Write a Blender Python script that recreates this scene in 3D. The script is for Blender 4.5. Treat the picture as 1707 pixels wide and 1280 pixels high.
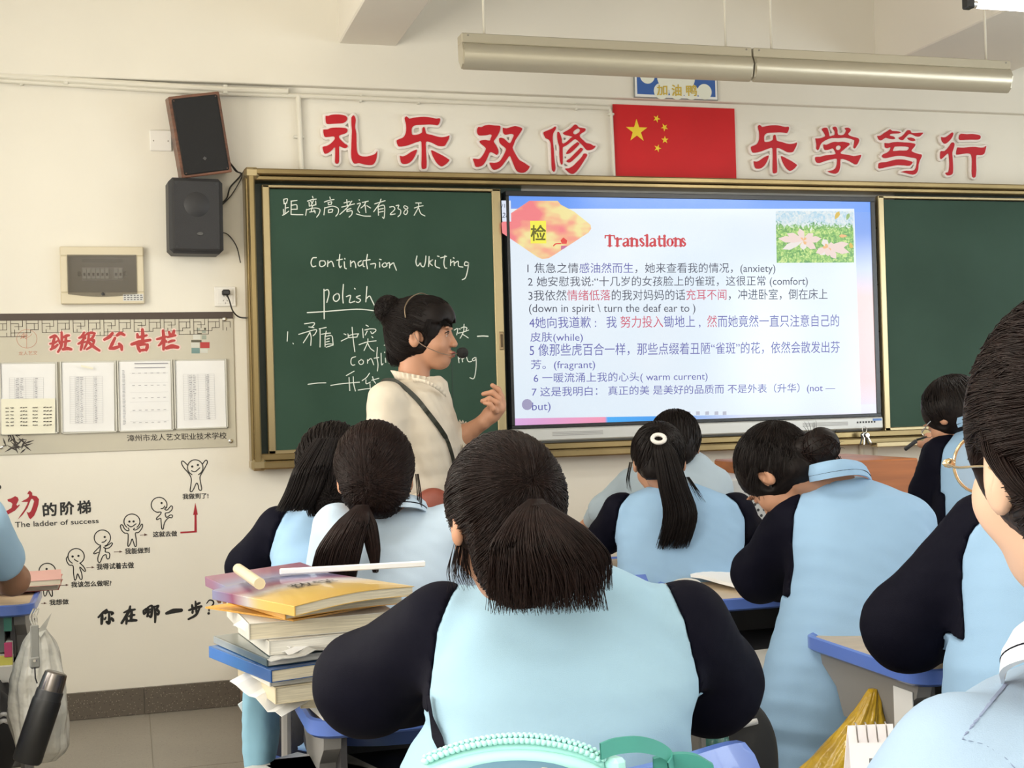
import bpy, bmesh, math, random
import numpy as np
from mathutils import Vector, Matrix, Euler
random.seed(7); rng = np.random.default_rng(7)
for o in list(bpy.data.objects): bpy.data.objects.remove(o)
sc = bpy.context.scene; COL = sc.collection
PI = math.pi
# ------------------------------------------------------------------ camera
FPX, YAW, PITCH, ROLL, DIST, EYE = 2208.94, .2830, .0101, -.0277, 5.978, 1.324
Fw = np.array([math.sin(YAW)*math.cos(PITCH), math.cos(YAW)*math.cos(PITCH), math.sin(PITCH)])
_r = np.array([math.cos(YAW), -math.sin(YAW), 0.]); _u = np.cross(_r, Fw)
Rt = _r*math.cos(ROLL)+_u*math.sin(ROLL); Up = -_r*math.sin(ROLL)+_u*math.cos(ROLL)
Cp = np.array([0, -DIST, EYE])
cam = bpy.data.cameras.new('camera'); camo = bpy.data.objects.new('camera', cam); COL.objects.link(camo)
cam.sensor_width = 36; cam.lens = FPX/1707*36; cam.clip_start = .05
M = Matrix.Identity(4)
for i in range(3):
    M[i][0] = Rt[i]; M[i][1] = Up[i]; M[i][2] = -Fw[i]; M[i][3] = Cp[i]
camo.matrix_world = M; sc.camera = camo
sc.view_settings.view_transform = 'Standard'; sc.view_settings.look = 'None'
sc.view_settings.exposure = EXPOSURE = 0.45; sc.view_settings.gamma = 1; sc.view_settings.use_curve_mapping = False
# ------------------------------------------------------------------ world and lights
wd = bpy.data.worlds.new('world'); sc.world = wd; wd.use_nodes = True
bg = wd.node_tree.nodes['Background']; bg.inputs[0].default_value = (.80, .90, 1, 1); bg.inputs[1].default_value = 1.3
def area(name, loc, rot, sx, sy, power, col):
    l = bpy.data.lights.new(name, 'AREA'); l.shape = 'RECTANGLE'; l.size = sx; l.size_y = sy; l.energy = power; l.color = col
    o = bpy.data.objects.new(name, l); COL.objects.link(o); o.location = loc; o.rotation_euler = rot; return o
XL, XR, YB, ZC = -1.45, 6.75, -9.0, 3.55
WIN = [(-2.3, 1.9), (-5.0, 1.9), (-7.5, 1.5)]           # centre y, width of the windows in both side walls
for yc, w in WIN:
    area('daylight_left', (XL-.10, yc, 1.85), (0, -PI/2, 0), 1.6, w, 74 if yc > -3 else 58, (1, .92, .77))
    area('daylight_right', (XR+.10, yc, 1.85), (0, PI/2, 0), 1.6, w, 22 if yc > -3 else 62, (.84, .93, 1))
TUBES = [(x, y) for y in (-3.6, -6.3, -8.2) for x in (.1, 2.7, 5.2)]
for x, y in TUBES:                                       # light of the classroom's fluorescent tubes
    if (x, y) == (2.7, -3.6): continue
    area('tube_light', (x, y, 2.80), (0, 0, 0), 1.2, .12, 13, (1, .97, .90))
# ------------------------------------------------------------------ helpers
def ray(px, py): return Fw+Rt*(px-853.5)/FPX-Up*(py-640)/FPX
def W(px, py, y=0.):
    d = ray(px, py); return Cp+d*((y-Cp[1])/d[1])
DD = 0.                                                  # extra distance given to the person being built
def P(px, py, t): return Cp+ray(px, py)*(t+DD)
def Zp(px, py, z):
    d = ray(px, py); return Cp+d*((z-Cp[2])/d[2])
MATS = {}
def mat(name, col=(.5, .5, .5), rough=.6, metal=0., noise=0., nscale=8., bump=0., bscale=60., emit=None, estr=1., alpha=1., coat=0., stretch=None, trans=0., spec=.5, col2=None, sheen=0., bump2=0., b2scale=6.):
    if name in MATS: return MATS[name]
    m = bpy.data.materials.new(name); m.use_nodes = True; nt = m.node_tree; b = nt.nodes['Principled BSDF']
    b.inputs['Base Color'].default_value = (*col, 1); b.inputs['Roughness'].default_value = rough; b.inputs['Metallic'].default_value = metal
    b.inputs['Coat Weight'].default_value = coat; b.inputs['Alpha'].default_value = alpha
    b.inputs['Transmission Weight'].default_value = trans; b.inputs['Specular IOR Level'].default_value = spec; b.inputs['Sheen Weight'].default_value = sheen
    if emit: b.inputs['Emission Color'].default_value = (*emit, 1); b.inputs['Emission Strength'].default_value = estr
    vec = None
    if noise or bump or bump2:
        tc = nt.nodes.new('ShaderNodeTexCoord'); mp = nt.nodes.new('ShaderNodeMapping'); nt.links.new(tc.outputs['Object'], mp.inputs[0])
        if stretch: mp.inputs['Scale'].default_value = stretch
        vec = mp.outputs[0]
    if noise:
        n = nt.nodes.new('ShaderNodeTexNoise'); n.inputs['Scale'].default_value = nscale; n.inputs['Detail'].default_value = 5; nt.links.new(vec, n.inputs['Vector'])
        mx = nt.nodes.new('ShaderNodeMix'); mx.data_type = 'RGBA'
        c2 = col2 or tuple(max(0, c*(1-noise)) for c in col)
        mx.inputs[6].default_value = (*col, 1); mx.inputs[7].default_value = (*c2, 1)
        rp = nt.nodes.new('ShaderNodeMapRange'); rp.inputs['From Min'].default_value = .35; rp.inputs['From Max'].default_value = .65
        nt.links.new(n.outputs['Fac'], rp.inputs['Value']); nt.links.new(rp.outputs[0], mx.inputs[0]); nt.links.new(mx.outputs[2], b.inputs['Base Color'])
    prev = None
    for bs, sc_, dist in ((bump, bscale, .002), (bump2, b2scale, .02)):
        if bs:
            n = nt.nodes.new('ShaderNodeTexNoise'); n.inputs['Scale'].default_value = sc_; n.inputs['Detail'].default_value = 3; nt.links.new(vec, n.inputs['Vector'])
            bp = nt.nodes.new('ShaderNodeBump'); bp.inputs['Strength'].default_value = bs; bp.inputs['Distance'].default_value = dist
            nt.links.new(n.outputs['Fac'], bp.inputs['Height'])
            if prev: nt.links.new(prev.outputs[0], bp.inputs['Normal'])
            nt.links.new(bp.outputs[0], b.inputs['Normal']); prev = bp
    MATS[name] = m; return m
def rootloc(p):
    v = Vector((0, 0, 0))
    while p is not None: v = v+p.location; p = p.parent
    return v
def link(name, me, parent=None):
    o = bpy.data.objects.new(name, me); COL.objects.link(o); o.parent = parent; return o
def tag(o, label=None, cat=None, group=None, kind=None):
    if label: o['label'] = label
    if cat: o['category'] = cat
    if group: o['group'] = group
    if kind: o['kind'] = kind
    return o
def thing(name, label, cat, loc=(0, 0, 0), group=None, rot=None):
    o = link(name, None); o.location = loc; o.empty_display_size = .05
    if rot: o.rotation_euler = rot
    return tag(o, label, cat, group)
def meshobj(name, V, F, mats, parent=None, smooth=False, mi=None, local=False, origin=None):
    V = np.asarray(V, float).reshape(-1, 3)
    off = np.zeros(3)
    if parent is not None and not local: off = np.array(rootloc(parent))
    if parent is None and origin is not None: off = np.array(origin, float)
    me = bpy.data.meshes.new(name)
    if isinstance(F, np.ndarray):
        me.vertices.add(len(V)); me.vertices.foreach_set('co', (V-off).astype(np.float32).ravel())
        nf, k = F.shape; me.loops.add(nf*k); me.loops.foreach_set('vertex_index', F.astype(np.int32).ravel())
        me.polygons.add(nf); me.polygons.foreach_set('loop_start', np.arange(0, nf*k, k, dtype=np.int32)); me.polygons.foreach_set('loop_total', np.full(nf, k, np.int32))
        me.update(calc_edges=True); me.validate()
    else: me.from_pydata([tuple(v) for v in (V-off)], [], [tuple(f) for f in F]); me.update()
    for m in (mats if isinstance(mats, (list, tuple)) else [mats]): me.materials.append(m)
    if mi is not None: me.polygons.foreach_set('material_index', np.asarray(mi, np.int32))
    if smooth: me.polygons.foreach_set('use_smooth', np.ones(len(me.polygons), bool))
    o = link(name, me, parent)
    if parent is None and origin is not None: o.location = tuple(origin)
    return o
class MB:
    def __init__(s): s.V = []; s.F = []; s.M = []
    def add(s, V, F, mi=0):
        n = len(s.V); s.V += [tuple(map(float, v)) for v in V]; s.F += [tuple(i+n for i in f) for f in F]; s.M += [mi]*len(F); return s
    def box(s, c, d, rot=None, bev=0., mi=0, taper=1.):
        c = np.array(c, float); h = np.array(d, float)/2
        if bev:
            b = min(bev, h.min()*.95)
            V = []
            for ax in range(3):
                for sx in (-1, 1):
                    for sy in (-1, 1):
                        for sz in (-1, 1):
                            v = np.array([sx, sy, sz])*h; w = np.array([sx, sy, sz])*b; w[ax] = 0; V.append(v-w)
            bm = bmesh.new()
            for v in V: bm.verts.new(v)
            bmesh.ops.convex_hull(bm, input=bm.verts[:]); bm.verts.ensure_lookup_table(); bm.verts.index_update()
            V = [np.array(v.co) for v in bm.verts]; F = [[v.index for v in f.verts] for f in bm.faces]; bm.free()
        else:
            V = [np.array([x, y, z])*h for z in (-1, 1) for y in (-1, 1) for x in (-1, 1)]
            F = [(0, 2, 3, 1), (4, 5, 7, 6), (0, 1, 5, 4), (2, 6, 7, 3), (0, 4, 6, 2), (1, 3, 7, 5)]
        if taper != 1.: V = [np.array([v[0]*(taper if v[2] < 0 else 1), v[1]*(taper if v[2] < 0 else 1), v[2]]) for v in V]
        if rot is not None:
            R = np.array(Euler(rot).to_matrix()); V = [R@v for v in V]
        return s.add([v+c for v in V], F, mi)
    def x2(s, a, b, mi=0, bev=0.):
        a = np.array(a, float); b = np.array(b, float); return s.box((a+b)/2, np.abs(b-a), bev=bev, mi=mi)
    def tube(s, pts, r, n=8, mi=0, cap=True, smooth_n=0):
        pts = [np.array(p, float) for p in pts]
        if smooth_n: pts = list(crom(np.array(pts), smooth_n))
        k = len(pts); rr = r if isinstance(r, (list, tuple, np.ndarray)) else [r]*k
        if len(rr) != k: rr = np.interp(np.linspace(0, 1, k), np.linspace(0, 1, len(rr)), rr)
        V = []; F = []; ref = None
        for i, p in enumerate(pts):
            t = pts[min(i+1, k-1)]-pts[max(i-1, 0)]; t = t/(np.linalg.norm(t)+1e-12)
            if ref is None: ref = np.array([0, 0, 1.]) if abs(t[2]) < .9 else np.array([1., 0, 0])
            a = np.cross(t, ref); a /= np.linalg.norm(a)+1e-12; b = np.cross(t, a); ref = np.cross(a, t)
            for j in range(n):
                q = 2*PI*j/n; V.append(p+rr[i]*(a*math.cos(q)+b*math.sin(q)))
        for i in range(k-1):
            for j in range(n): F.append((i*n+j, i*n+(j+1) % n, (i+1)*n+(j+1) % n, (i+1)*n+j))
        if cap: F.append(tuple(range(n-1, -1, -1))); F.append(tuple((k-1)*n+j for j in range(n)))
        return s.add(V, F, mi)
    def lathe(s, prof, c, axis=(0, 0, 1), n=24, mi=0):
        ax = np.array(axis, float); ax /= np.linalg.norm(ax); ref = np.array([1., 0, 0]) if abs(ax[0]) < .9 else np.array([0, 1., 0])
        a = np.cross(ax, ref); a /= np.linalg.norm(a); b = np.cross(ax, a); c = np.array(c, float)
        V = [c+ax*h+r*(a*math.cos(2*PI*j/n)+b*math.sin(2*PI*j/n)) for r, h in prof for j in range(n)]
        F = [(i*n+j, i*n+(j+1) % n, (i+1)*n+(j+1) % n, (i+1)*n+j) for i in range(len(prof)-1) for j in range(n)]
        F.append(tuple(range(n-1, -1, -1))); F.append(tuple((len(prof)-1)*n+j for j in range(n)))
        return s.add(V, F, mi)
    def prism(s, poly, dirv, mi=0):                     # flat polygon (3D points) extruded along dirv
        n = len(poly); poly = [np.array(p, float) for p in poly]; d = np.array(dirv, float)
        return s.add(poly+[p+d for p in poly], [tuple(range(n))]+[tuple(range(2*n-1, n-1, -1))]+[(i, (i+1) % n, n+(i+1) % n, n+i) for i in range(n)], mi)
    def build(s, name, mats, parent=None, smooth=False, local=False, origin=None):
        o = meshobj(name, s.V, s.F, mats, parent, smooth, s.M, local, origin)
        return o
def fixn(o):
    bm = bmesh.new(); bm.from_mesh(o.data); bmesh.ops.recalc_face_normals(bm, faces=bm.faces[:]); bm.to_mesh(o.data); bm.free(); return o
def autosmooth(o, ang=35):
    me = o.data; me.polygons.foreach_set('use_smooth', np.ones(len(me.polygons), bool))
    bm = bmesh.new(); bm.from_mesh(me)
    for e in bm.edges:
        if len(e.link_faces) == 2 and e.calc_face_angle(0) > math.radians(ang): e.smooth = False
    bm.to_mesh(me); bm.free(); return o
def crom(Pn, m):                                        # Catmull-Rom resample, m points per span
    Pn = np.asarray(Pn, float)
    if len(Pn) < 3: 
        t = np.linspace(0, 1, m*(len(Pn)-1)+1)[:, None]; return Pn[0]*(1-t)+Pn[-1]*t
    Q = np.vstack([2*Pn[0]-Pn[1], Pn, 2*Pn[-1]-Pn[-2]]); out = []
    for i in range(len(Pn)-1):
        p0, p1, p2, p3 = Q[i:i+4]
        for t in np.arange(m)/m:
            out.append(.5*((2*p1)+(-p0+p2)*t+(2*p0-5*p1+4*p2-p3)*t*t+(-p0+3*p1-3*p2+p3)*t**3))
    out.append(Pn[-1]); return np.array(out)
# ---- flat marks: strokes, polygons and lettering printed on an upright plane (y = const)
def ribbon2d(pts, w):                                    # pts (n,2), w (n) -> verts, faces
    pts = np.asarray(pts, float); n = len(pts)
    t = np.gradient(pts, axis=0) if n > 2 else np.repeat((pts[1:]-pts[:1]), n, 0)
    t /= np.linalg.norm(t, axis=1)[:, None]+1e-12; nn = np.stack([-t[:, 1], t[:, 0]], 1)
    V = []; F = []
    for i in range(n): V += [pts[i]+nn[i]*w[i]/2, pts[i]-nn[i]*w[i]/2]
    for i in range(n-1): F.append((2*i, 2*i+1, 2*i+3, 2*i+2))
    for e, sgn in ((0, -1), (n-1, 1)):                   # round ends
        b = len(V); V.append(pts[e]); k = 6
        a0 = math.atan2(nn[e][1], nn[e][0])
        for j in range(k+1): 
            a = a0-sgn*PI*j/k; V.append(pts[e]+np.array([math.cos(a), math.sin(a)])*w[e]/2)
        for j in range(k): F.append((b, b+1+j, b+2+j) if sgn < 0 else (b, b+2+j, b+1+j))
    return V, F
class Flat:                                              # marks given in photo pixels, stored on a wall plane
    def __init__(s, y=-.002, off=(0, 0), scale=1., px2=None): s.mb = MB(); s.y = y; s.off = off; s.s = scale
    def to(s, p):
        q = W(p[0]/s.s+s.off[0], p[1]/s.s+s.off[1], s.y); return q
    def view(s, off, scale): s.off = off; s.s = scale; return s
    def st(s, pts, w=1., mi=0, sm=5, taper=None):
        """stroke in view units; w in metres"""
        q = np.array([s.to(p)[[0, 2]] for p in pts])
        if sm and len(q) > 2: q = crom(q, sm)
        elif len(q) == 2: q = crom(q, 3)
        ws = np.interp(np.linspace(0, 1, len(q)), np.linspace(0, 1, len(w)), w) if isinstance(w, (list, tuple)) else np.full(len(q), w)
        V, F = ribbon2d(q, ws); s.y2 = s.y-random.random()*.0003
        s.mb.add([(v[0], s.y2, v[1]) for v in V], F, mi); return s
    def dot(s, p, r, mi=0):
        c = s.to(p); s.mb.add([(c[0]+r*math.cos(a), s.y-.0004, c[2]+r*math.sin(a)) for a in np.linspace(0, 2*PI, 14)[:-1]], [tuple(range(13))], mi); return s
    def poly(s, pts, mi=0, dy=0.):
        q = [s.to(p) for p in pts]; s.mb.add([(v[0], s.y-dy, v[2]) for v in q], [tuple(range(len(q)))], mi); return s
    def build(s, name, mats, parent=None, **k): return s.mb.build(name, mats, parent, **k)
def text_geo(txt, bold=0., shear=0., mats_idx=None, spacing=1.):
    c = bpy.data.curves.new('t', 'FONT'); c.body = txt; c.size = 1; c.offset = bold; c.shear = shear; c.resolution_u = 3; c.space_character = spacing
    nm = 1
    if mats_idx:
        nm = max(mats_idx)+1
        for i in range(nm): c.materials.append(mat('slide_ink_%d' % i))
        for i, k in enumerate(mats_idx): c.body_format[i].material_index = k
    o = bpy.data.objects.new('t', c); COL.objects.link(o)
    dg = bpy.context.evaluated_depsgraph_get(); dg.update(); me = bpy.data.meshes.new_from_object(o.evaluated_get(dg))
    V = np.array([v.co[:2] for v in me.vertices]); F = [tuple(p.vertices) for p in me.polygons]; mi = [p.material_index for p in me.polygons]
    bpy.data.objects.remove(o); bpy.data.curves.remove(c); bpy.data.meshes.remove(me)
    return V, F, mi
def text_on(mb, txt, quad, y, bold=0., shear=0., mi=0, mats_idx=None, frame=None):
    """fit txt into the quad of 4 wall points (x,z): top-left, top-right, bottom-right, bottom-left"""
    V, F, m = text_geo(txt, 0., shear, mats_idx)
    lo, hi = V.min(0), V.max(0); u = (V[:, 0]-lo[0])/(hi[0]-lo[0]); v = (V[:, 1]-lo[1])/(hi[1]-lo[1])
    q = [np.array(p) for p in quad]
    X = ((1-u)*v)[:, None]*q[0]+(u*v)[:, None]*q[1]+(u*(1-v))[:, None]*q[2]+((1-u)*(1-v))[:, None]*q[3]
    hgt = abs(q[0][1]-q[3][1]); b_ = bold*hgt
    for i, (dx, dz) in enumerate(((0, 0),) if b_ < .0003 else ((-b_, -b_), (b_, b_), (-b_, b_), (b_, -b_))):
        mb.add([(x+dx*.6, y-i*.00006, z+dz*.6) for x, z in X], F, mi)
        if mats_idx: mb.M[-len(F):] = m
    return mb
def wq(x0, y0, x1, y1, x2, y2, x3, y3, off=(0, 0), s=1., y=0.):
    return [W(a/s+off[0], b/s+off[1], y)[[0, 2]] for a, b in ((x0, y0), (x1, y1), (x2, y2), (x3, y3))]
# ---- surface nets over a signed distance function, evaluated only near the surface
def snet(fn, lo, hi, h, safety=1.6):
    lo = np.array(lo, float); hi = np.array(hi, float); B = 8
    nb = np.ceil((hi-lo)/(h*B)).astype(int)
    g = np.stack(np.meshgrid(*[np.arange(n) for n in nb], indexing='ij'), -1).reshape(-1, 3)
    cen = lo+(g+.5)*h*B; d = fn(cen)
    g = g[np.abs(d) < h*B*.9*safety+.004]
    l = np.arange(B+1); L = np.stack(np.meshgrid(l, l, l, indexing='ij'), -1).reshape(-1, 3)
    S = np.empty((len(g), B+1, B+1, B+1), np.float32)
    for a in range(0, len(g), 600):
        gg = g[a:a+600]; pts = lo+(gg[:, None, :]*B+L[None])*h
        S[a:a+600] = fn(pts.reshape(-1, 3)).reshape(-1, B+1, B+1, B+1)
    neg = S < 0
    cnt = np.zeros((len(g), B, B, B), np.int8)
    for i in (0, 1):
        for j in (0, 1):
            for k in (0, 1): cnt += neg[:, i:B+i, j:B+j, k:B+k]
    bi, ci, cj, ck = np.nonzero((cnt > 0) & (cnt < 8))
    if len(bi) == 0: return np.zeros((0, 3)), np.zeros((0, 4), int)
    acc = np.zeros((len(bi), 3)); num = np.zeros(len(bi))
    corners = [(i, j, k) for i in (0, 1) for j in (0, 1) for k in (0, 1)]
    for a in corners:
        for ax in range(3):
            if a[ax] == 0:
                b = list(a); b[ax] = 1
                sa = S[bi, ci+a[0], cj+a[1], ck+a[2]]; sb = S[bi, ci+b[0], cj+b[1], ck+b[2]]
                m = (sa < 0) != (sb < 0); t = np.where(m, sa/(sa-sb+1e-20), 0)
                p = np.array(a, float)[None].repeat(len(bi), 0); p[:, ax] += t
                acc += p*m[:, None]; num += m
    G = g[bi]*B+np.stack([ci, cj, ck], 1)
    V = lo+(G+acc/num[:, None])*h
    N = (nb*B+2).astype(np.int64); key = (G[:, 0]*N[1]+G[:, 1])*N[2]+G[:, 2]
    order = np.argsort(key); ks = key[order]
    def find(Q):
        kq = (Q[:, 0]*N[1]+Q[:, 1])*N[2]+Q[:, 2]; i = np.clip(np.searchsorted(ks, kq), 0, len(ks)-1)
        return np.where(ks[i] == kq, order[i], -1)
    Fs = []
    for ax in range(3):
        sl = [slice(0, B)]*3; s2 = list(sl); s2[ax] = slice(1, B+1)
        A = neg[(slice(None),)+tuple(sl)]; C = neg[(slice(None),)+tuple(s2)]
        b, i, j, k = np.nonzero(A != C); flip = A[b, i, j, k]
        Q = g[b]*B+np.stack([i, j, k], 1); u, v = (ax+1) % 3, (ax+2) % 3
        eu = np.zeros(3, int); eu[u] = 1; ev = np.zeros(3, int); ev[v] = 1
        q = np.stack([find(Q-eu-ev), find(Q-ev), find(Q), find(Q-eu)], 1)
        ok = (q >= 0).all(1); q = q[ok]; fl = flip[ok]
        q[~fl] = q[~fl][:, ::-1]; Fs.append(q)
    return V, np.vstack(Fs)
def vn(p): return p/(np.linalg.norm(p)+1e-12)
def smin(a, b, k):
    h = np.clip(.5+.5*(b-a)/k, 0, 1); return b*(1-h)+a*h-k*h*(1-h)
def rcone(p, a, b, ra, rb):
    a = np.asarray(a, float); b = np.asarray(b, float); ba = b-a; l = max(ba@ba, 1e-9)
    t = np.clip(((p-a)@ba)/l, 0, 1); return np.linalg.norm(p-a-t[:, None]*ba, axis=1)-(ra+(rb-ra)*t)
def ell(p, c, r, R=None):
    q = p-np.asarray(c)
    if R is not None: q = q@R                            # R columns = local axes
    r = np.asarray(r, float); k0 = np.linalg.norm(q/r, axis=1); k1 = np.linalg.norm(q/(r*r), axis=1)+1e-9
    return k0*(k0-1)/k1
# cheap smooth pseudo noise
_NK = rng.normal(size=(14, 3)); _NP = rng.uniform(0, 6.28, 14)
def wob(p, f, seed=0):
    r = np.zeros(len(p))
    for i in range(5):
        k = _NK[(i+seed) % 14]; r += np.sin((p*f)@k+_NP[(i*3+seed) % 14])
    return r/5
# ================================================================== the room
M_wall = mat('wall_paint', (.80, .765, .68), .75, noise=.06, nscale=1.2, bump=.15, bscale=40, bump2=.15, b2scale=3)
M_wlow = MATS['wall_paint']
M_ceil = mat('ceiling_paint', (.80, .76, .68), .8, noise=.04, nscale=1.5, bump=.1, bscale=30)
def struct(name, mb, m, **k):
    o = mb.build(name, m, **k) if isinstance(mb, MB) else mb
    o['kind'] = 'structure'; return o
# terrazzo: floor and skirting
def terrazzo(name, base, chipl, chipd, rough):
    m = mat(name, base, rough); nt = m.node_tree; b = nt.nodes['Principled BSDF']
    tc = nt.nodes.new('ShaderNodeTexCoord'); cur = None
    n = nt.nodes.new('ShaderNodeTexNoise'); n.inputs['Scale'].default_value = 2.2; n.inputs['Detail'].default_value = 6; nt.links.new(tc.outputs['Object'], n.inputs['Vector'])
    mx = nt.nodes.new('ShaderNodeMix'); mx.data_type = 'RGBA'; mx.inputs[6].default_value = (*[c*.82 for c in base], 1); mx.inputs[7].default_value = (*[min(1, c*1.15) for c in base], 1)
    nt.links.new(n.outputs['Fac'], mx.inputs[0]); cur = mx.outputs[2]
    for scl, col, th in ((70, chipd, .22), (95, chipl, .19), (48, chipl, .10)):
        v = nt.nodes.new('ShaderNodeTexVoronoi'); v.inputs['Scale'].default_value = scl; nt.links.new(tc.outputs['Object'], v.inputs['Vector'])
        lt = nt.nodes.new('ShaderNodeMath'); lt.operation = 'LESS_THAN'; lt.inputs[1].default_value = th; nt.links.new(v.outputs['Distance'], lt.inputs[0])
        ml = nt.nodes.new('ShaderNodeMath'); ml.operation = 'MULTIPLY'; ml.inputs[1].default_value = .55; nt.links.new(lt.outputs[0], ml.inputs[0])
        mm = nt.nodes.new('ShaderNodeMix'); mm.data_type = 'RGBA'; nt.links.new(ml.outputs[0], mm.inputs[0]); nt.links.new(cur, mm.inputs[6]); mm.inputs[7].default_value = (*col, 1); cur = mm.outputs[2]
    nt.links.new(cur, b.inputs['Base Color']); return m
M_floor = terrazzo('floor_terrazzo', (.30, .275, .235), (.40, .37, .32), (.2, .18, .155), .42)
M_skirt = terrazzo('skirting_terrazzo', (.12, .10, .08), (.42, .38, .31), (.05, .04, .035), .4)
M_groove = mat('floor_joint', (.45, .42, .36), .7)
# floor built as big slabs with thin brass-like joints
fl = struct('floor', MB().x2((XL-.1, YB-.1, -.05), (XR+.1, .1, -.004)), M_groove)
jx = [XL, -.62, .14+.0, 1.10, 2.06, 3.02, 3.98, 4.94, 5.90, XR]; jy = [YB, -7.6, -6.65, -5.7, -4.75, -3.8, -2.85, -1.9, -.95, 0]
jx[2] = float(Zp(250, 1200, 0)[0])
for i in range(len(jx)-1):
    for j in range(len(jy)-1):
        MB().x2((jx[i]+.002, jy[j]+.002, -.02), (jx[i+1]-.002, jy[j+1]-.002, 0)).build('slab', M_floor, fl)
struct('ceiling', MB().x2((XL-.1, YB-.1, ZC), (XR+.1, .1, ZC+.1)), M_ceil)
# front wall, thicker beam above the ledge
struct('wall_front', MB().x2((XL-.1, 0, 0), (XR+.1, .15, ZC)), M_wall)
struct('trim_1', MB().x2((XL, -.045, 2.745), (XR, .01, ZC), bev=.004), M_wall)
struct('wall_back', MB().x2((XL-.1, YB-.15, 0), (XR+.1, YB, ZC)), M_wall)
M_winf = mat('window_frame_white', (.75, .76, .76), .4)
M_glass = mat('window_glass', (.9, .95, .95), .02, alpha=.12)
for nm, x0, x1 in (('wall_left', XL-.15, XL), ('wall_right', XR, XR+.15)):
    m = MB(); ys = [YB]
    for yc, w in sorted(WIN): ys += [yc-w/2, yc+w/2]
    ys.append(0)
    m.x2((x0, YB, 0), (x1, 0, 1.02)); m.x2((x0, YB, 2.7), (x1, 0, ZC))
    for i in range(0, len(ys), 2): m.x2((x0, ys[i], 1.02), (x1, ys[i+1], 2.7))
    struct(nm, m, M_wall)
nwin = 0
for x in (XL-.07, XR+.07):
    for yc, w in WIN:
        nwin += 1; m = MB(); a, b = yc-w/2, yc+w/2
        for y in (a+.025, (a+b)/2, b-.025): m.box((x, y, 1.86), (.05, .05, 1.68))
        for z in (1.045, 2.2, 2.675): m.box((x, yc, z), (.05, w, .05))
        wo = struct('window_%d' % nwin, m, M_winf)
        MB().box((x, yc, 1.86), (.006, w-.05, 1.63)).build('pane', M_glass, wo)
# beams under the ceiling, running away from the board
xb = float(W(1450, 124)[0])
struct('trim_2', MB().x2((.955, YB, 2.943), (1.221, -.03, ZC), bev=.006), M_ceil)
struct('trim_3', MB().x2((3.70, YB, 2.943), (4.45, -.03, ZC), bev=.006), M_ceil)
sk = MB(); 
xs = [XL, -.95, float(W(240, 1150)[0]), 1.0, 2.0, 3.0, 4.0, 5.0, 6.0, XR]
bs = struct('baseboard_front', MB().x2((XL, -.004, 0), (XR, .0, .112)), M_groove)
for i in range(len(xs)-1): MB().x2((xs[i]+.001, -.016, .001), (xs[i+1]-.001, .0, .115), bev=.001).build('tile', M_skirt, bs)
# ================================================================== pipes, speakers, boxes on the wall
M_pvc = mat('pvc_white', (.72, .69, .60), .45)
M_pvcs = mat('pvc_clip', (.70, .68, .60), .5)
def pipe(pts, r, label):
    t = thing('conduit', label, 'pipe', pts[0]); 
    autosmooth(MB().tube(pts, r, 10).build('pipe', M_pvc, t)); return t
A = lambda px, py, y=-.02: W(px, py, y)
t = pipe([A(-60, 130), A(150, 143), A(330, 154), A(480, 159), A(1016, 180)], .011, 'long white plastic conduit running left to right just under the wall ledge')
for px in (32, 597-0, 693, 956):
    q = A(px, 0); z = np.interp(px, [-60, 330, 480, 1016], [A(-60, 130)[2], A(330, 154)[2], A(480, 159)[2], A(1016, 180)[2]])
    MB().box((q[0], -.012, z), (.014, .026, .032), bev=.003).build('clip', M_pvcs, t)
t = pipe([A(-60, 122, -.03), A(110, 133, -.03), A(375, 149, -.03), A(480, 152, -.03)], .014, 'second thicker conduit crossing above the long one at the top left of the wall')
for px in (110, 375): 
    q = A(px, 140); z = np.interp(px, [-60, 110, 375, 480], [A(-60, 122, -.03)[2], A(110, 133, -.03)[2], A(375, 149, -.03)[2], A(480, 152, -.03)[2]])
    MB().box((q[0], -.02, z), (.02, .04, .04), bev=.003).build('clip', M_pvcs, t)
t = pipe([A(497, 160), A(499, 200), A(503, 292)], .012, 'short vertical white conduit left of the first red character')
MB().box((A(498, 228)[0], -.012, A(498, 228)[2]), (.05, .024, .012), bev=.003).build('clip', M_pvcs, t)
t = pipe([A(1006, 180), A(1016, 181), A(1019, 190), A(1024, 300)], .008, 'thin vertical white conduit beside the left edge of the flag')
MB().box((A(1019, 190)[0], -.012, A(1019, 190)[2]), (.03, .024, .012), bev=.003).build('clip', M_pvcs, t)
# blank switch plate
q = W(268, 235); t = thing('wall_plate', 'small square blank white plate on the wall left of the tilted speaker', 'wall plate', (q[0], 0, q[2]))
MB().box((q[0], -.006, q[2]), (.094, .012, .092), bev=.004).build('plate', mat('plate_white', (.80, .78, .74), .35), t)
for s in (-1, 1): MB().lathe([(.003, 0), (.003, .002)], (q[0]+s*.031, -.012, q[2]-.002), (0, -1, 0), 10).build('screw', mat('screw_dark', (.3, .28, .25), .4, .8), t)
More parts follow.
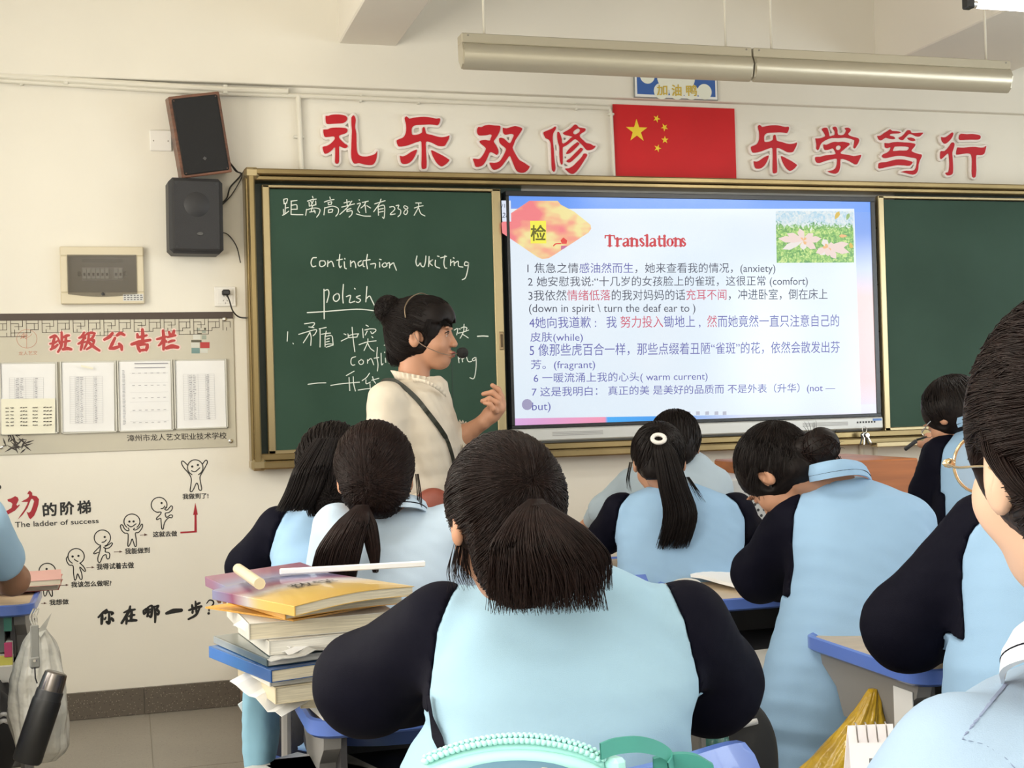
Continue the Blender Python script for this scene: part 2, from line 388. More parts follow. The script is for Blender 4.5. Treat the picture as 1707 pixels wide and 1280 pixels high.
# upper tilted wooden speaker
M_wood = mat('speaker_walnut', (.20, .085, .05), .45, noise=.5, nscale=5, stretch=(1, 1, 12)); M_grille = mat('speaker_cloth', (.012, .012, .013), .85, bump=.5, bscale=500)
q = W(331, 226, -.10); t = thing('wall_speaker', 'walnut speaker with black cloth front hung tilted high on the wall', 'speaker', tuple(q), rot=(math.radians(9), math.radians(-9.0), math.radians(2)))
autosmooth(MB().box((0, 0, 0), (.215, .15, .345), bev=.004).build('cabinet', M_wood, t, local=True), 30)
autosmooth(MB().box((0, -.078, 0), (.192, .014, .322), bev=.005).build('grille', M_grille, t, local=True), 30)
MB().box((0, -.086, -.10), (.012, .003, .012), rot=(0, .78, 0)).build('badge', mat('badge_grey', (.1, .1, .1), .3, .6), t, local=True)
for sx in (-1, 1):
    for sz in (-1, 1): MB().lathe([(.003, 0), (.003, .003)], (sx*.088, -.084, sz*.153), (0, -1, 0), 8).build('pin', mat('pin_brown', (.12, .06, .04), .4), t, local=True)
MB().box((0, .11, 0), (.05, .10, .06)).build('bracket', mat('black_metal', (.02, .02, .02), .4, .6), t, local=True)
# lower grey speaker
M_blk = mat('speaker_grey', (.035, .036, .040), .55); q = W(325, 362, -.11)
t = thing('wall_speaker', 'dark grey plastic speaker with perforated front upright under the walnut one', 'speaker', tuple(q), rot=(0, math.radians(.4), math.radians(4)))
autosmooth(MB().box((0, .02, 0), (.228, .15, .325), bev=.018).build('cabinet', M_blk, t, local=True), 20)
autosmooth(MB().box((0, -.062, 0), (.205, .018, .305), bev=.012).build('grille', mat('grille_grey', (.028, .028, .031), .6, bump=.9, bscale=700), t, local=True), 20)
ob = MB().lathe([(.055, 0), (.05, .003), (.02, .004), (0.001, .008)], (0, -.070, .045), (0, -1, 0), 32).build('driver_ring', mat('ring_grey', (.02, .02, .023), .5), t, local=True); autosmooth(ob)
ob = MB().lathe([(.016, 0), (.013, .003), (.001, .003)], (.012, -.071, -.13), (0, -1, 0), 24).build('badge', mat('badge_grey'), t, local=True)
ob.data.transform(Matrix.Translation((0, 0, -.13+.05)) @ Matrix.Diagonal((1, 1, .55, 1)) @ Matrix.Translation((0, 0, .13)))
for sx in (-1, 1):
    for sz in (-1, 1): MB().lathe([(.004, 0), (.004, .003)], (sx*.085, -.071, sz*.135), (0, -1, 0), 8).build('pin', M_blk, t, local=True)
MB().box((0, .10, 0), (.05, .03, .08)).build('bracket', mat('black_metal'), t, local=True)
# cables
M_cab = mat('cable_black', (.012, .012, .012), .5)
def cable(pts, label, r=.0035, name='cable'):
    p = [np.array(q) for q in pts]; o = autosmooth(MB().tube(p, r, 6, smooth_n=6).build(name, M_cab, None, origin=p[0])); return tag(o, label, 'cable')
cable([W(378, 262, -.06), W(392, 284, -.03), W(402, 291, -.03), W(384, 312, -.02), W(378, 330, -.03), W(366, 342, -.05)], 'two looped black speaker wires between walnut speaker and grey speaker')
cable([W(378, 264, -.06), W(396, 286, -.035), W(404, 292, -.035), W(388, 322, -.02), W(372, 340, -.04), W(364, 345, -.05)], 'thinner black wire twisted beside the looped speaker wires', .0025)
cable([W(366, 387, -.05), W(380, 391, -.01), W(394, 410, -.008), W(401, 438, -.03)], 'thin black wire from the grey speaker into the blackboard frame', .0022)
# breaker box
z0, z1 = W(100, 508)[2], W(100, 412)[2]; x0, x1 = W(101, 460)[0], W(240, 460)[0]
t = thing('breaker_box', 'cream electrical distribution box with smoked window over the notice board', 'electrical box', ((x0+x1)/2, 0, z0))
M_cream = mat('box_cream', (.64, .57, .42), .45)
def frame_ring(mb, x0, x1, z0, z1, bw, y0, y1, bev=.003):
    mb.x2((x0, y0, z0), (x1, y1, z0+bw[2]), bev=bev); mb.x2((x0, y0, z1-bw[3]), (x1, y1, z1), bev=bev)
    mb.x2((x0, y0, z0+bw[2]-.0005), (x0+bw[0], y1, z1-bw[3]+.0005), bev=bev); mb.x2((x1-bw[1], y0, z0+bw[2]-.0005), (x1, y1, z1-bw[3]+.0005), bev=bev); return mb
frame_ring(MB(), x0, x1, z0, z1, (.032, .032, .05, .04), -.035, 0, .004).build('cover_frame', M_cream, t)
MB().x2((x0+.02, -.006, z0+.02), (x1-.02, 0, z1-.02)).build('back_plate', mat('box_inside', (.20, .185, .16), .6), t)
cxb = (x0+x1)/2; zc = (z0+z1)/2+.008
MB().x2((cxb-.085, -.012, zc-.028), (cxb+.085, -.007, zc+.028)).build('mounting_strip', mat('strip_grey', (.42, .40, .38), .5), t)
for i in range(9):
    if i == 6: continue
    xx = cxb-.074+i*.0185
    br = MB().box((xx, -.02, zc), (.0165, .016, .046), bev=.0015).build('breaker', mat('breaker_white', (.55, .54, .52), .4), t)
    MB().box((xx, -.030, zc-.004), (.008, .008, .012), bev=.001).build('switch', mat('black_plastic', (.02, .02, .022), .4), br)
for s in (-1, 1): MB().box((cxb+s*.095, -.015, zc), (.014, .012, .02), bev=.003).build('end_stop', mat('black_plastic'), t)
MB().x2((cxb-.085, -.010, zc+.05), (cxb+.085, -.006, zc+.064)).build('label_strip', mat('strip_dark', (.12, .11, .10), .5), t)
nn = 12; pl = [(x0+.03, z1-.036)]+[(x0+.03+(x1-x0-.06)*i/nn, z0+.042-.012*math.sin(PI*i/nn)) for i in range(nn+1)]+[(x1-.03, z1-.036)]
MB().prism([(a, -.040, b) for a, b in pl], (0, .004, 0)).build('smoked_window', mat('smoked', (.14, .12, .09), .15, alpha=.38), t)
MB().lathe([(.007, 0), (.007, .004), (.001, .006)], (cxb, -.040, z0+.042), (0, -1, 0), 14).build('latch', mat('black_plastic'), t)
MB().x2((x1-.09, -.0365, z0+.012), (x1-.005, -.035, z0+.042)).build('sticker', mat('sticker_white', (.62, .62, .60), .5), t)
m = MB(); 
for r_ in range(3):
    for k in range(6): m.x2((x1-.086+k*.0135, -.0372, z0+.016+r_*.009), (x1-.086+k*.0135+.008+.003*((k*r_) % 2), -.0366, z0+.020+r_*.009))
sticker_ = m.build('sticker_print', mat('print_grey', (.15, .15, .16), .6), t)
# socket with plug
x0, x1, z0, z1 = W(357, 490)[0], W(393, 490)[0], W(376, 511)[2], W(376, 478)[2]
t = thing('wall_socket', 'white square wall socket beside the blackboard frame', 'socket', ((x0+x1)/2, 0, z0))
MB().x2((x0, -.010, z0), (x1, 0, z1), bev=.003).build('plate', mat('plate_white'), t)
MB().x2((x0+.012, -.012, z0+.01), (x1-.012, -.008, z1-.01), bev=.002).build('face', mat('plate_white'), t)
for dx, dz, a in ((-.008, .03, .5), (.008, .03, -.5), (0, .018, 0), (-.006, .05, 0), (.006, .05, 0)):
    MB().box(((x0+x1)/2+dx, -.0122, z0+dz-.004), (.002, .001, .008), rot=(0, a, 0)).build('slot', mat('black_plastic'), t)
q = ((x0+x1)/2+.002, -.03, z1-.028)
t = thing('power_plug', 'black plug with cord pushed into the wall socket', 'plug', q)
MB().box(q, (.034, .04, .024), bev=.005).build('plug_body', mat('black_plastic'), t)
autosmooth(MB().tube([q, W(382, 500, -.06), W(388, 518, -.05), W(398, 528, -.03), W(412, 530, -.04)], .0035, 6, smooth_n=6).build('cord', M_cab, t))
# ================================================================== notice board
M_nb = mat('notice_board_print', (.50, .465, .39), .12, noise=.18, nscale=1.6, coat=.5, col2=(.56, .53, .42))
nx0, nx1, nz0, nz1 = -1.05, W(390, 600)[0], 1.140, 1.737
t = thing('notice_board', 'glossy beige class notice board with red title and lattice border', 'notice board', ((nx0+nx1)/2, 0, nz0))
MB().x2((nx0, -.008, nz0), (nx1, 0, nz1), bev=.001).build('panel', M_nb, t)
F_ = Flat(-.0088)
M_ink = mat('ink_black', (.025, .018, .015), .5); M_lat = mat('lattice_brown', (.06, .04, .03), .5)
MB().x2((nx0, -.0092, nz1-.030), (nx1, -.0082, nz1), bev=0).build('border_band', M_lat, t)
# lattice of right-angled meanders, printed
def lat(xa, xb):
    m = MB(); w = .0022; H = nz1-.030
    def seg(x1_, z1_, x2_, z2_):
        m.x2((min(x1_, x2_)-w/2, -.0092, min(z1_, z2_)-w/2), (max(x1_, x2_)+w/2, -.0086, max(z1_, z2_)+w/2))
    x = xa; a = .0157; k = 0
    while x < xb-.02:
        for (u0, v0, u1, v1) in ((0, 0, 0, 4), (0, 1, 3, 1), (3, 0, 3, 1), (1, 3, 1, 4), (1, 3, 3, 3), (3, 1, 3, 3), (4, 0, 4, 3.9), (4, 1, 6, 1), (6, 1, 6, 3), (2, 3, 2, 2), (5, 2, 7, 2), (7, 0, 7, 2), (0, 4, 1, 4), (4, 4, 7.9, 4), (5, 3, 5, 4), (2, 2, 2, 1)):
            if x+u1*a < xb: seg(x+u0*a, H-v0*a*.83, x+u1*a, H-v1*a*.83)
        if k % 3 == 1:
            for (u0, v0, u1, v1) in ((0, 4, 0, 5.2), (0, 5.2, 8, 5.2), (8, 4, 8, 5.2), (3, 4, 3, 5.2), (4, 4, 4, 5.2), (5, 4, 5, 5.2)):
                if x+u1*a < xb: seg(x+u0*a, H-v0*a*.83, x+u1*a, H-v1*a*.83)
        x += 8*a; k += 1
    return m
lat(nx0+.02, nx1-.01).build('lattice_print', M_lat, t)
M_red = mat('print_red', (.42, .035, .035), .5); M_pale = mat('print_pink_edge', (.75, .55, .50), .5)
# title characters, brush strokes traced in view (70,540)/7.11
T5 = [
 [((100,160),(150,140),(175,150),5),((150,150),(135,215),(120,290),5),((95,235),(150,222),(185,200),4),((105,300),(150,275),(185,245),5),((190,165),(200,195),(210,235),3.5),((232,100),(235,190),(225,270),(190,330),5),
  ((250,160),(290,140),(320,135),5),((285,140),(280,215),(270,290),5),((245,215),(290,205),(330,200),4),((250,300),(300,290),(345,300),6)],
 [((500,100),(470,150),(440,165),4.5),((440,165),(500,150),(515,170),4.5),((515,130),(480,200),(430,235),4.5),((435,235),(480,220),(520,210),4),((480,220),(470,270),(460,305),5),((530,120),(580,105),(625,110),5),
  ((555,120),(545,200),(500,295),4.5),((625,110),(600,160),(560,190),4.5),((560,190),(610,190),(620,205),4.5),((620,205),(590,260),(530,300),4.5),((545,205),(600,260),(680,315),5.5)],
 [((835,110),(800,150),(740,185),6),((890,135),(930,110),(975,130),6),((865,165),(830,240),(805,285),5.5),((805,290),(860,285),(935,260),6),((915,235),(940,265),(945,305),6)],
 [((1130,120),(1135,145),(1140,160),5),((1130,160),(1180,150),(1240,135),5),((1190,65),(1195,140),(1190,225),6),((1065,240),(1150,215),(1280,190),6.5),((1130,250),(1145,290),(1160,325),5.5),((1145,255),(1200,240),(1250,245),5),((1250,245),(1245,280),(1235,310),6),((1155,315),(1200,308),(1240,305),5)],
 [((1365,180),(1420,165),(1470,150),5),((1435,80),(1445,190),(1440,300),6),((1435,180),(1410,230),(1385,255),4.5),((1455,190),(1470,205),(1475,215),4),((1505,95),(1515,120),(1520,130),5),((1565,80),(1555,110),(1530,140),5.5),((1490,155),(1540,140),(1580,135),5),((1500,215),(1540,200),(1570,195),5),((1475,285),(1540,265),(1610,275),7.5)]]
pale = Flat(-.0088, (70, 540), 7.11); redf = Flat(-.0094, (70, 540), 7.11)
for ch in T5:
    for s_ in ch:
        w = s_[-1]*.0029*.92; pts = s_[:-1]
        pale.st(pts, w+.0075); redf.st(pts, (w*.75, w, w*.7))
pale.build('title_edge', M_pale, t); redf.build('title_lettering', M_red, t)
F_ = Flat(-.0090)
m = MB(); text_on(m, '漳州市龙人艺文职业技术学校', wq(676, 1103, 1206, 1088, 1208, 1124, 680, 1138, (0, 380), 3.2), -.0090, bold=.012); m.build('school_name', M_ink, t)
# round emblem and its faint caption
F_ = Flat(-.0090, (0, 500), 8.535); ring = [(382+145*math.cos(a), 552+132*math.sin(a)) for a in np.linspace(0, 2*PI, 33)]
F_.st(ring, .0018, sm=0); F_.st([(378, 470), (378, 685)], .0018); F_.st([(378, 560), (330, 520), (300, 500)], .0015); F_.st([(378, 540), (430, 510), (455, 480)], .0015)
for i in range(26):
    a = random.random()*6.28; r_ = random.random()*60; x = 325+r_*math.cos(a); y = 520+r_*.8*math.sin(a); F_.st([(x, y), (x+12, y-10)], .0022)
m2 = F_.mb; text_on(m2, '龙人艺文', wq(265, 730, 535, 722, 535, 782, 265, 790, (0, 500), 8.535), -.0090); F_.build('emblem', mat('print_orange', (.48, .22, .15), .6), t)
# collage of small printed blocks at the right of the title
F_ = Flat(-.0090, (200, 500), 8.535)
for mi, (a, b, c, d) in ((0, (1140, 600, 1275, 685)), (1, (1015, 570, 1160, 602)), (2, (1018, 682, 1135, 760)), (3, (1140, 695, 1250, 755)), (3, (1010, 605, 1130, 680)), (3, (1040, 490, 1145, 560)), (1, (1110, 470, 1165, 490)), (4, (1165, 430, 1220, 470)), (4, (1090, 400, 1140, 430)), (1, (1195, 395, 1225, 425)), (4, (1165, 500, 1230, 560))):
    F_.poly([(a, b), (c, b), (c, d), (a, d)], mi)
F_.build('collage_print', [M_red, mat('print_dark_olive', (.10, .09, .06), .5), mat('print_teal', (.16, .27, .26), .5), mat('print_pale_grey', (.58, .58, .52), .5), mat('print_sage', (.30, .34, .28), .5)], t)
# printed bamboo at the lower left
F_ = Flat(-.0090)
for i in range(44):
    bx, by = 10+random.random()*30, 712+random.random()*45; a = random.choice([-.3, -.9, .3, 2.6, -2.4, 1.2, .9])+random.uniform(-.5, .5); l = 9+random.random()*14
    if by+l*math.sin(a) > 757: continue
    F_.st([(bx, by), (bx+l*.5*math.cos(a), by+l*.5*math.sin(a)), (bx+l*math.cos(a), by+l*math.sin(a))], (.001, .007, .001))
for i in range(9):
    bx, by = 30+i*4, 726-i*2.2; F_.st([(bx, by), (bx+9, by-3), (bx+17, by-4)], (.001, .006, .001))
F_.build('bamboo_print', M_ink, t)
for a, b in ((374, 532), (384, 735), (2, 745)):
    q = W(a, b); MB().lathe([(.009, 0), (.009, .006), (.004, .009), (.001, .009)], (q[0], -.008, q[2]), (0, -1, 0), 16).build('standoff_screw', mat('chrome', (.75, .74, .72), .2, 1.), t)
# papers pinned to the board
M_pap = mat('paper_white', (.80, .80, .80), .6); M_papc = mat('paper_cream', (.80, .78, .64), .6)
M_prt = mat('paper_print', (.30, .30, .34), .7); M_acr = mat('clear_pocket', (.75, .76, .70), .08, alpha=.22, coat=.4)
def paper(q, label, kind, cream=False, y=-.012, clip=False):
    """q: photo pixel corners TL TR BR BL"""
    c = [W(*p, y) for p in q]; t = thing('notice_paper', label, 'paper', tuple((c[2]+c[3])/2), 'papers pinned on the notice board')
    n = 8; V = []; F = []
    for j in range(n+1):
        for i in range(n+1):
            u, v = i/n, j/n; p = (c[0]*(1-u)+c[1]*u)*(1-v)+(c[3]*(1-u)+c[2]*u)*v
            p = p+np.array([0, -.002-.004*abs(math.sin(3*u+5*v+q[0][0]))*v, 0]); V.append(p)
    for j in range(n):
        for i in range(n): F.append((j*(n+1)+i, (j+1)*(n+1)+i, (j+1)*(n+1)+i+1, j*(n+1)+i+1))
    MB().add(V, F).build('sheet', M_papc if cream else M_pap, t, smooth=True)
    pr = MB()
    def at(u, v): 
        p = (c[0]*(1-u)+c[1]*u)*(1-v)+(c[3]*(1-u)+c[2]*u)*v; return (p[0], y-.0078, p[2])
    def line(u0, v0, u1, v1, w=.0008):
        a, b = np.array(at(u0, v0)), np.array(at(u1, v1)); d = vn(b-a); nrm = np.array([-d[2], 0, d[0]])*w/2
        pr.add([a+nrm, b+nrm, b-nrm, a-nrm], [(0, 1, 2, 3)])
    R = random.Random(int(q[0][0])+3)
    if kind == 'table':
        u0, u1, v0, v1 = .15, .78, .2, .88
        for k in range(26): line(u0, v0+(v1-v0)*k/25, u1, v0+(v1-v0)*k/25, .0004)
        for u in (u0, u0+.1, u0+.17, u0+.3, u1-.18, u1-.12, u1): line(u, v0, u, v1, .0006)
        for k in range(25):
            for u in (u0+.11, u0+.19, u1-.17): line(u+R.random()*.02, v0+(v1-v0)*(k+.5)/25, u+.03+R.random()*.04, v0+(v1-v0)*(k+.5)/25, .0022)
    elif kind == 'list':
        line(.3, .03, .95, .03, .0035); line(.3, .09, .9, .09, .003)
        for k in range(40): line(.06, .13+k*.02, .10+R.random()*.02, .13+k*.02, .002)
        for k in range(5):
            for j in range(6): line(.25+j*.12, .17+k*.18, .30+j*.12, .17+k*.18, .002)
        for k in range(6): line(.2, .17+k*.14, .95, .17+k*.14, .0004)
    else:
        for k in range(6):
            for j, wd_ in ((.08, .06), (.17, .06), (.35, .14), (.58, .1), (.78, .17)): 
                for s in range(3): line(j+s*wd_/3, .25+k*.1+R.random()*.02, j+s*wd_/3+wd_/4, .24+k*.1+R.random()*.02, .0035)
    pr.build('print', M_ink if kind == 'hand' else M_prt, t)
    return t
def pocket(q, label):
    c = [W(*p, -.011) for p in q]; x0, x1 = c[0][0]-.008, c[1][0]+.008; z1, z0 = c[0][2]+.006, c[2][2]-.006
    t = thing('paper_pocket', label, 'paper holder', ((x0+x1)/2, -.008, z0), 'clear pockets on the notice board')
    MB().x2((x0, -.0115, z0), (x1, -.0085, z1), bev=.001).build('backing', mat('pocket_grey', (.55, .54, .49), .25), t)
    fo = MB()
    for xx in (x0, x1-.006): fo.x2((xx, -.024, z0), (xx+.006, -.0085, z1), bev=.001)
    fo.x2((x0, -.024, z0), (x1, -.0085, z0+.006), bev=.001); fo.build('rim', mat('rim_clear', (.60, .59, .53), .15), t)
QP = [((2, 607), (92, 606), (93, 720), (3, 722)), ((103, 605), (190, 604), (191, 718), (104, 720)), ((198, 603), (284, 602), (286, 715), (200, 718)), ((292, 602), (374, 601), (377, 711), (295, 714))]
LB = ['first from the left', 'second from the left', 'third from the left', 'fourth, rightmost']
for i, q in enumerate(QP):
    pocket(q, 'clear paper holder on the notice board, %s of four' % LB[i])
    paper(q, 'white printed sheet with %s on the notice board, %s' % (['a small table', 'a tall table', 'a wide dotted list', 'a dense ruled table'][i], LB[i]), ['table', 'table', 'list', 'table'][i])
paper(((2, 665), (92, 664), (92, 722), (3, 724)), 'cream handwritten slip covering the lower half of the leftmost notice sheet', 'hand', True, -.022)
q = W(145, 612, -.03); t = tag(MB().box(q, (.05, .002, .008), rot=(0, .25, 0)).build('tape_strip', M_papc, None, origin=q), 'torn curl of tape on the second notice sheet', 'tape')
# ================================================================== wall decal: ladder of success
M_dred = mat('decal_red', (.36, .012, .025), .4); M_dblk = mat('decal_black', (.012, .012, .012), .45)
def decal(name, flat, m, label, cat='wall decal', grp=None):
    q = np.mean(np.array(flat.mb.V), 0); o = flat.mb.build(name, m, None, origin=q); return tag(o, label, cat, grp)
K = .0026
F_ = Flat(-.0012, (0, 760), 9.144)
F_.poly([(112,662),(170,645),(230,612),(270,630),(285,670),(250,740),(262,760),(300,735),(298,755),(230,830),(160,870),(110,898),(85,880),(68,845),(120,825),(175,790),(190,730),(170,710),(120,690)])
F_.poly([(415,580),(430,545),(455,528),(490,560),(492,600),(560,615),(595,660),(585,740),(560,820),(520,910),(465,965),(440,940),(405,850),(440,865),(470,840),(500,760),(520,690),(500,655),(475,655),(455,700),(420,790),(350,890),(270,970),(300,920),(370,820),(410,740),(425,700),(390,700),(320,700),(360,675),(410,650),(440,620),(445,585)])
F_.poly([(0,975),(60,1040),(90,1040),(118,985),(130,1080),(130,1125),(105,1130),(60,1070),(20,1010)]); decal('wall_character', F_, M_dred, 'large red brush character in the ladder decal at the far left')
F_ = Flat(-.0012); F_.dot((-2, 812), .010); decal('wall_character', F_, M_dblk, 'black dot of a cut-off character at the left photo edge')
m = MB(); text_on(m, '的', wq(648, 722, 855, 708, 862, 905, 665, 918, (0, 760), 9.144), -.0012, bold=.05); text_on(m, '阶', wq(920, 705, 1125, 690, 1128, 885, 925, 900, (0, 760), 9.144), -.0012, bold=.05); text_on(m, '梯', wq(1180, 690, 1380, 675, 1385, 872, 1185, 882, (0, 760), 9.144), -.0012, bold=.05)
tag(m.build('wall_lettering', M_dblk, None, origin=W(110, 850)), 'bold black characters right of the red decal character', 'wall lettering')
m = MB(); text_on(m, 'The ladder of success', wq(228, 1005, 1500, 950, 1505, 1020, 232, 1090, (0, 760), 9.144), -.0012, bold=.02)
tag(m.build('wall_lettering', M_dblk, None, origin=W(95, 870)), 'black English line the ladder of success on the wall', 'wall lettering')
def cap(txt, q, off, s, label):
    m = MB(); text_on(m, txt, wq(*q, off, s), -.0012, bold=.035); tag(m.build('wall_lettering', M_dblk, None, origin=W(q[0]/s+off[0], q[1]/s+off[1])), label, 'wall lettering', 'captions of the wall figures')
V8, S8 = (230, 760), 9.142; V9, S9 = (140, 840), 10.667; V10, S10 = (50, 900), 10.667
cap('我做到了!', (680, 575, 1070, 562, 1072, 645, 682, 658), V8, S8, 'small caption under the cheering wall figure')
cap('这就去做', (228, 1150, 595, 1138, 597, 1222, 230, 1235), V8, S8, 'small caption under the kicking wall figure')
cap('我能做到', (728, 790, 1165, 768, 1168, 868, 732, 890), V9, S9, 'small caption under the arms-up wall figure')
cap('我得试着去做', (222, 1062, 885, 1030, 888, 1140, 228, 1168), V9, S9, 'small caption under the running wall figure')
cap('我该怎么做呢?', (730, 742, 1445, 712, 1447, 812, 735, 842), V10, S10, 'small caption under the wall figure scratching its head')
cap('我想做', (345, 1060, 683, 1045, 685, 1140, 348, 1160), V10, S10, 'small caption under the doubting wall figure')
cap('我做不到', (20, 1032, 62, 1029, 62, 1039, 20, 1042), (0, 0), 1, 'half-hidden lowest caption behind the desk at left')
def figure(view, s, circ, strokes, eyes, mouth, label, w=.0042):
    F_ = Flat(-.0012, view, s); c = circ
    a = np.linspace(c[4], c[5], 34); F_.st([(c[0]+c[2]*math.cos(x), c[1]+c[3]*math.sin(x)) for x in a], w, sm=0)
    for q in strokes: F_.st(q, w)
    for e in eyes: F_.dot(e, .0048)
    F_.st(mouth, w); decal('wall_figure', F_, M_dblk, label, 'wall decal', 'outlined stick people of the ladder decal')
R_ = math.radians
figure(V8, S8, (872, 175, 118, 118, R_(115), R_(425)), [((760,145),(700,85),(670,80),(665,115),(700,180),(780,275),(812,350),(805,450),(795,530),(820,542),(850,500),(890,415),(915,440),(930,510),(960,525),(970,490),(955,410),(945,320),(985,240),(1040,140),(1058,90),(1040,62),(1015,80),(985,120))], [(827, 160), (912, 137)], ((815,225),(870,238),(942,180)), 'cheering outline figure with both arms raised at the top of the ladder decal')
figure(V8, S8, (322, 745, 120, 115, R_(95), R_(385)), [((290,857),(350,855),(340,890),(285,945),(290,970),(345,950),(352,1000),(362,1100),(385,1110),(395,1050),(420,990),(470,940),(515,940),(525,905),(490,900),(440,935),(420,910),(420,870),(470,860),(515,820),(525,775),(500,762),(450,820),(410,815),(425,780))], [(360, 717)], ((352,802),(385,795),(407,762)), 'kicking outline figure one step below the cheering one')
figure(V9, S9, (852, 310, 142, 132, R_(130), R_(410)), [((785,425),(800,465),(770,475),(720,440),(690,380),(660,370),(648,400),(670,465),(720,515),(780,530),(785,620),(778,730),(795,752),(830,690),(855,620),(880,680),(905,750),(930,740),(930,640),(915,520),(970,505),(1030,430),(1042,375),(1025,358),(980,420),(920,460),(880,455),(900,430))], [(807, 312), (882, 310)], ((772,368),(840,405),(925,352)), 'outline figure with both arms bent upward, middle of the ladder decal')
figure(V9, S9, (327, 600, 145, 138, R_(110), R_(410)), [((278,728),(290,745),(180,860),(190,885),(270,860),(245,960),(255,1030),(290,1030),(335,930),(390,900),(400,950),(420,978),(450,960),(458,890),(430,860),(380,850),(380,795),(345,770),(400,790),(460,770),(505,710),(490,690),(450,715),(400,745),(370,748),(420,720)), ((295,745),(285,820),(270,870))], [(368, 587)], ((320,682),(365,670),(395,638)), 'running outline figure below the arms-up one')
figure(V10, S10, (820, 290, 145, 138, R_(118), R_(420)), [((670,295),(645,330),(660,390),(700,445),(765,460),(775,600),(795,710),(820,690),(848,600),(890,690),(925,690),(920,600),(885,480),(965,555),(985,540),(950,470),(885,410))], [(757, 293), (862, 282)], ((790,342),(815,365),(852,380)), 'outline figure scratching its head, second from the bottom')
figure(V10, S10, (307, 552, 147, 138, R_(125), R_(420)), [((235,680),(235,800),(245,960),(265,998),(290,970),(318,880),(350,950),(385,1003),(400,960),(380,800),(360,775),(440,820),(450,790),(400,740),(350,690)), ((300,640),(280,690),(295,710),(280,750),(245,765)), ((305,645),(300,700))], [(295, 515)], ((303,607),(330,585),(378,580)), 'doubting outline figure with hand at chin, lowest fully visible one')
def arrow(view, s, x0, y0, x1, y1, label, w=.0022):
    F_ = Flat(-.0012, view, s); F_.st([(x0, y0), (x1-25, y1)], w); F_.poly([(x1-55, y1-20), (x1, y1), (x1-55, y1+20)]); decal('wall_arrow', F_, mat('decal_brown', (.12, .06, .045), .5), label, 'arrow decal', 'small arrows of the ladder decal')
arrow(V8, S8, 30, 1207, 150, 1200, 'small dark arrow pointing to the caption under the kicking figure'); arrow(V9, S9, 535, 852, 685, 848, 'small dark arrow right of the running figure'); arrow(V9, S9, 45, 1130, 190, 1126, 'small dark arrow right of the head-scratching figure')
arrow(V10, S10, 540, 808, 690, 800, 'small dark arrow right of the doubting figure'); arrow(V10, S10, 200, 1126, 300, 1123, 'small dark arrow beside the lowest full caption')
F_ = Flat(-.0012, V8, S8); F_.poly([(645,1155),(860,1140),(862,895),(840,900),(875,710),(912,895),(893,895),(897,1165),(645,1180)]); decal('wall_arrow', F_, M_dred, 'big dark red bent arrow pointing up to the cheering figure', 'arrow decal')
# brush line at the bottom
C6 = [((215,200),(170,240),(110,300),5),((160,250),(155,320),(150,385),6),((225,215),(200,250),5),((190,250),(240,235),(295,245),(280,265),5),((245,260),(250,320),(245,380),(215,360),6),((205,300),(190,330),4),((280,310),(300,345),6),
 ((440,240),(500,215),(580,200),5),((520,160),(500,230),(410,375),6),((470,270),(475,330),(470,385),5),((500,290),(540,275),(575,270),5),((540,215),(535,280),(530,335),6),((490,350),(540,340),(600,340),6),
 ((690,215),(700,260),5),((690,215),(735,190),(725,235),(705,255),5),((745,175),(800,150),(800,220),(790,295),(765,285),5),((750,210),(795,195),4),((750,240),(790,230),4),((755,180),(755,240),(740,290),5),((830,160),(845,250),(842,365),5),((840,165),(885,150),(865,195),(890,230),(880,265),(855,250),5),
 ((990,250),(1080,220),(1180,210),9),((1365,95),(1370,150),(1370,180),5),((1375,135),(1420,115),5),((1320,140),(1325,180),5),((1280,210),(1350,185),(1440,160),6),((1375,190),(1378,240),5),((1330,215),(1325,245),5),((1420,180),(1370,270),(1275,325),5),
 ((1510,120),(1545,80),(1590,90),(1595,130),(1545,185),(1540,220),3)]
F_ = Flat(-.0012, (150, 990), 7.76)
for s_ in C6: w = s_[-1]*.0028*.86; F_.st(s_[:-1], (w*.6, w, w*.75))
F_.dot((1535, 250), .006); decal('wall_lettering', F_, M_dblk, 'black brush-written question at the bottom of the wall decal', 'wall lettering')
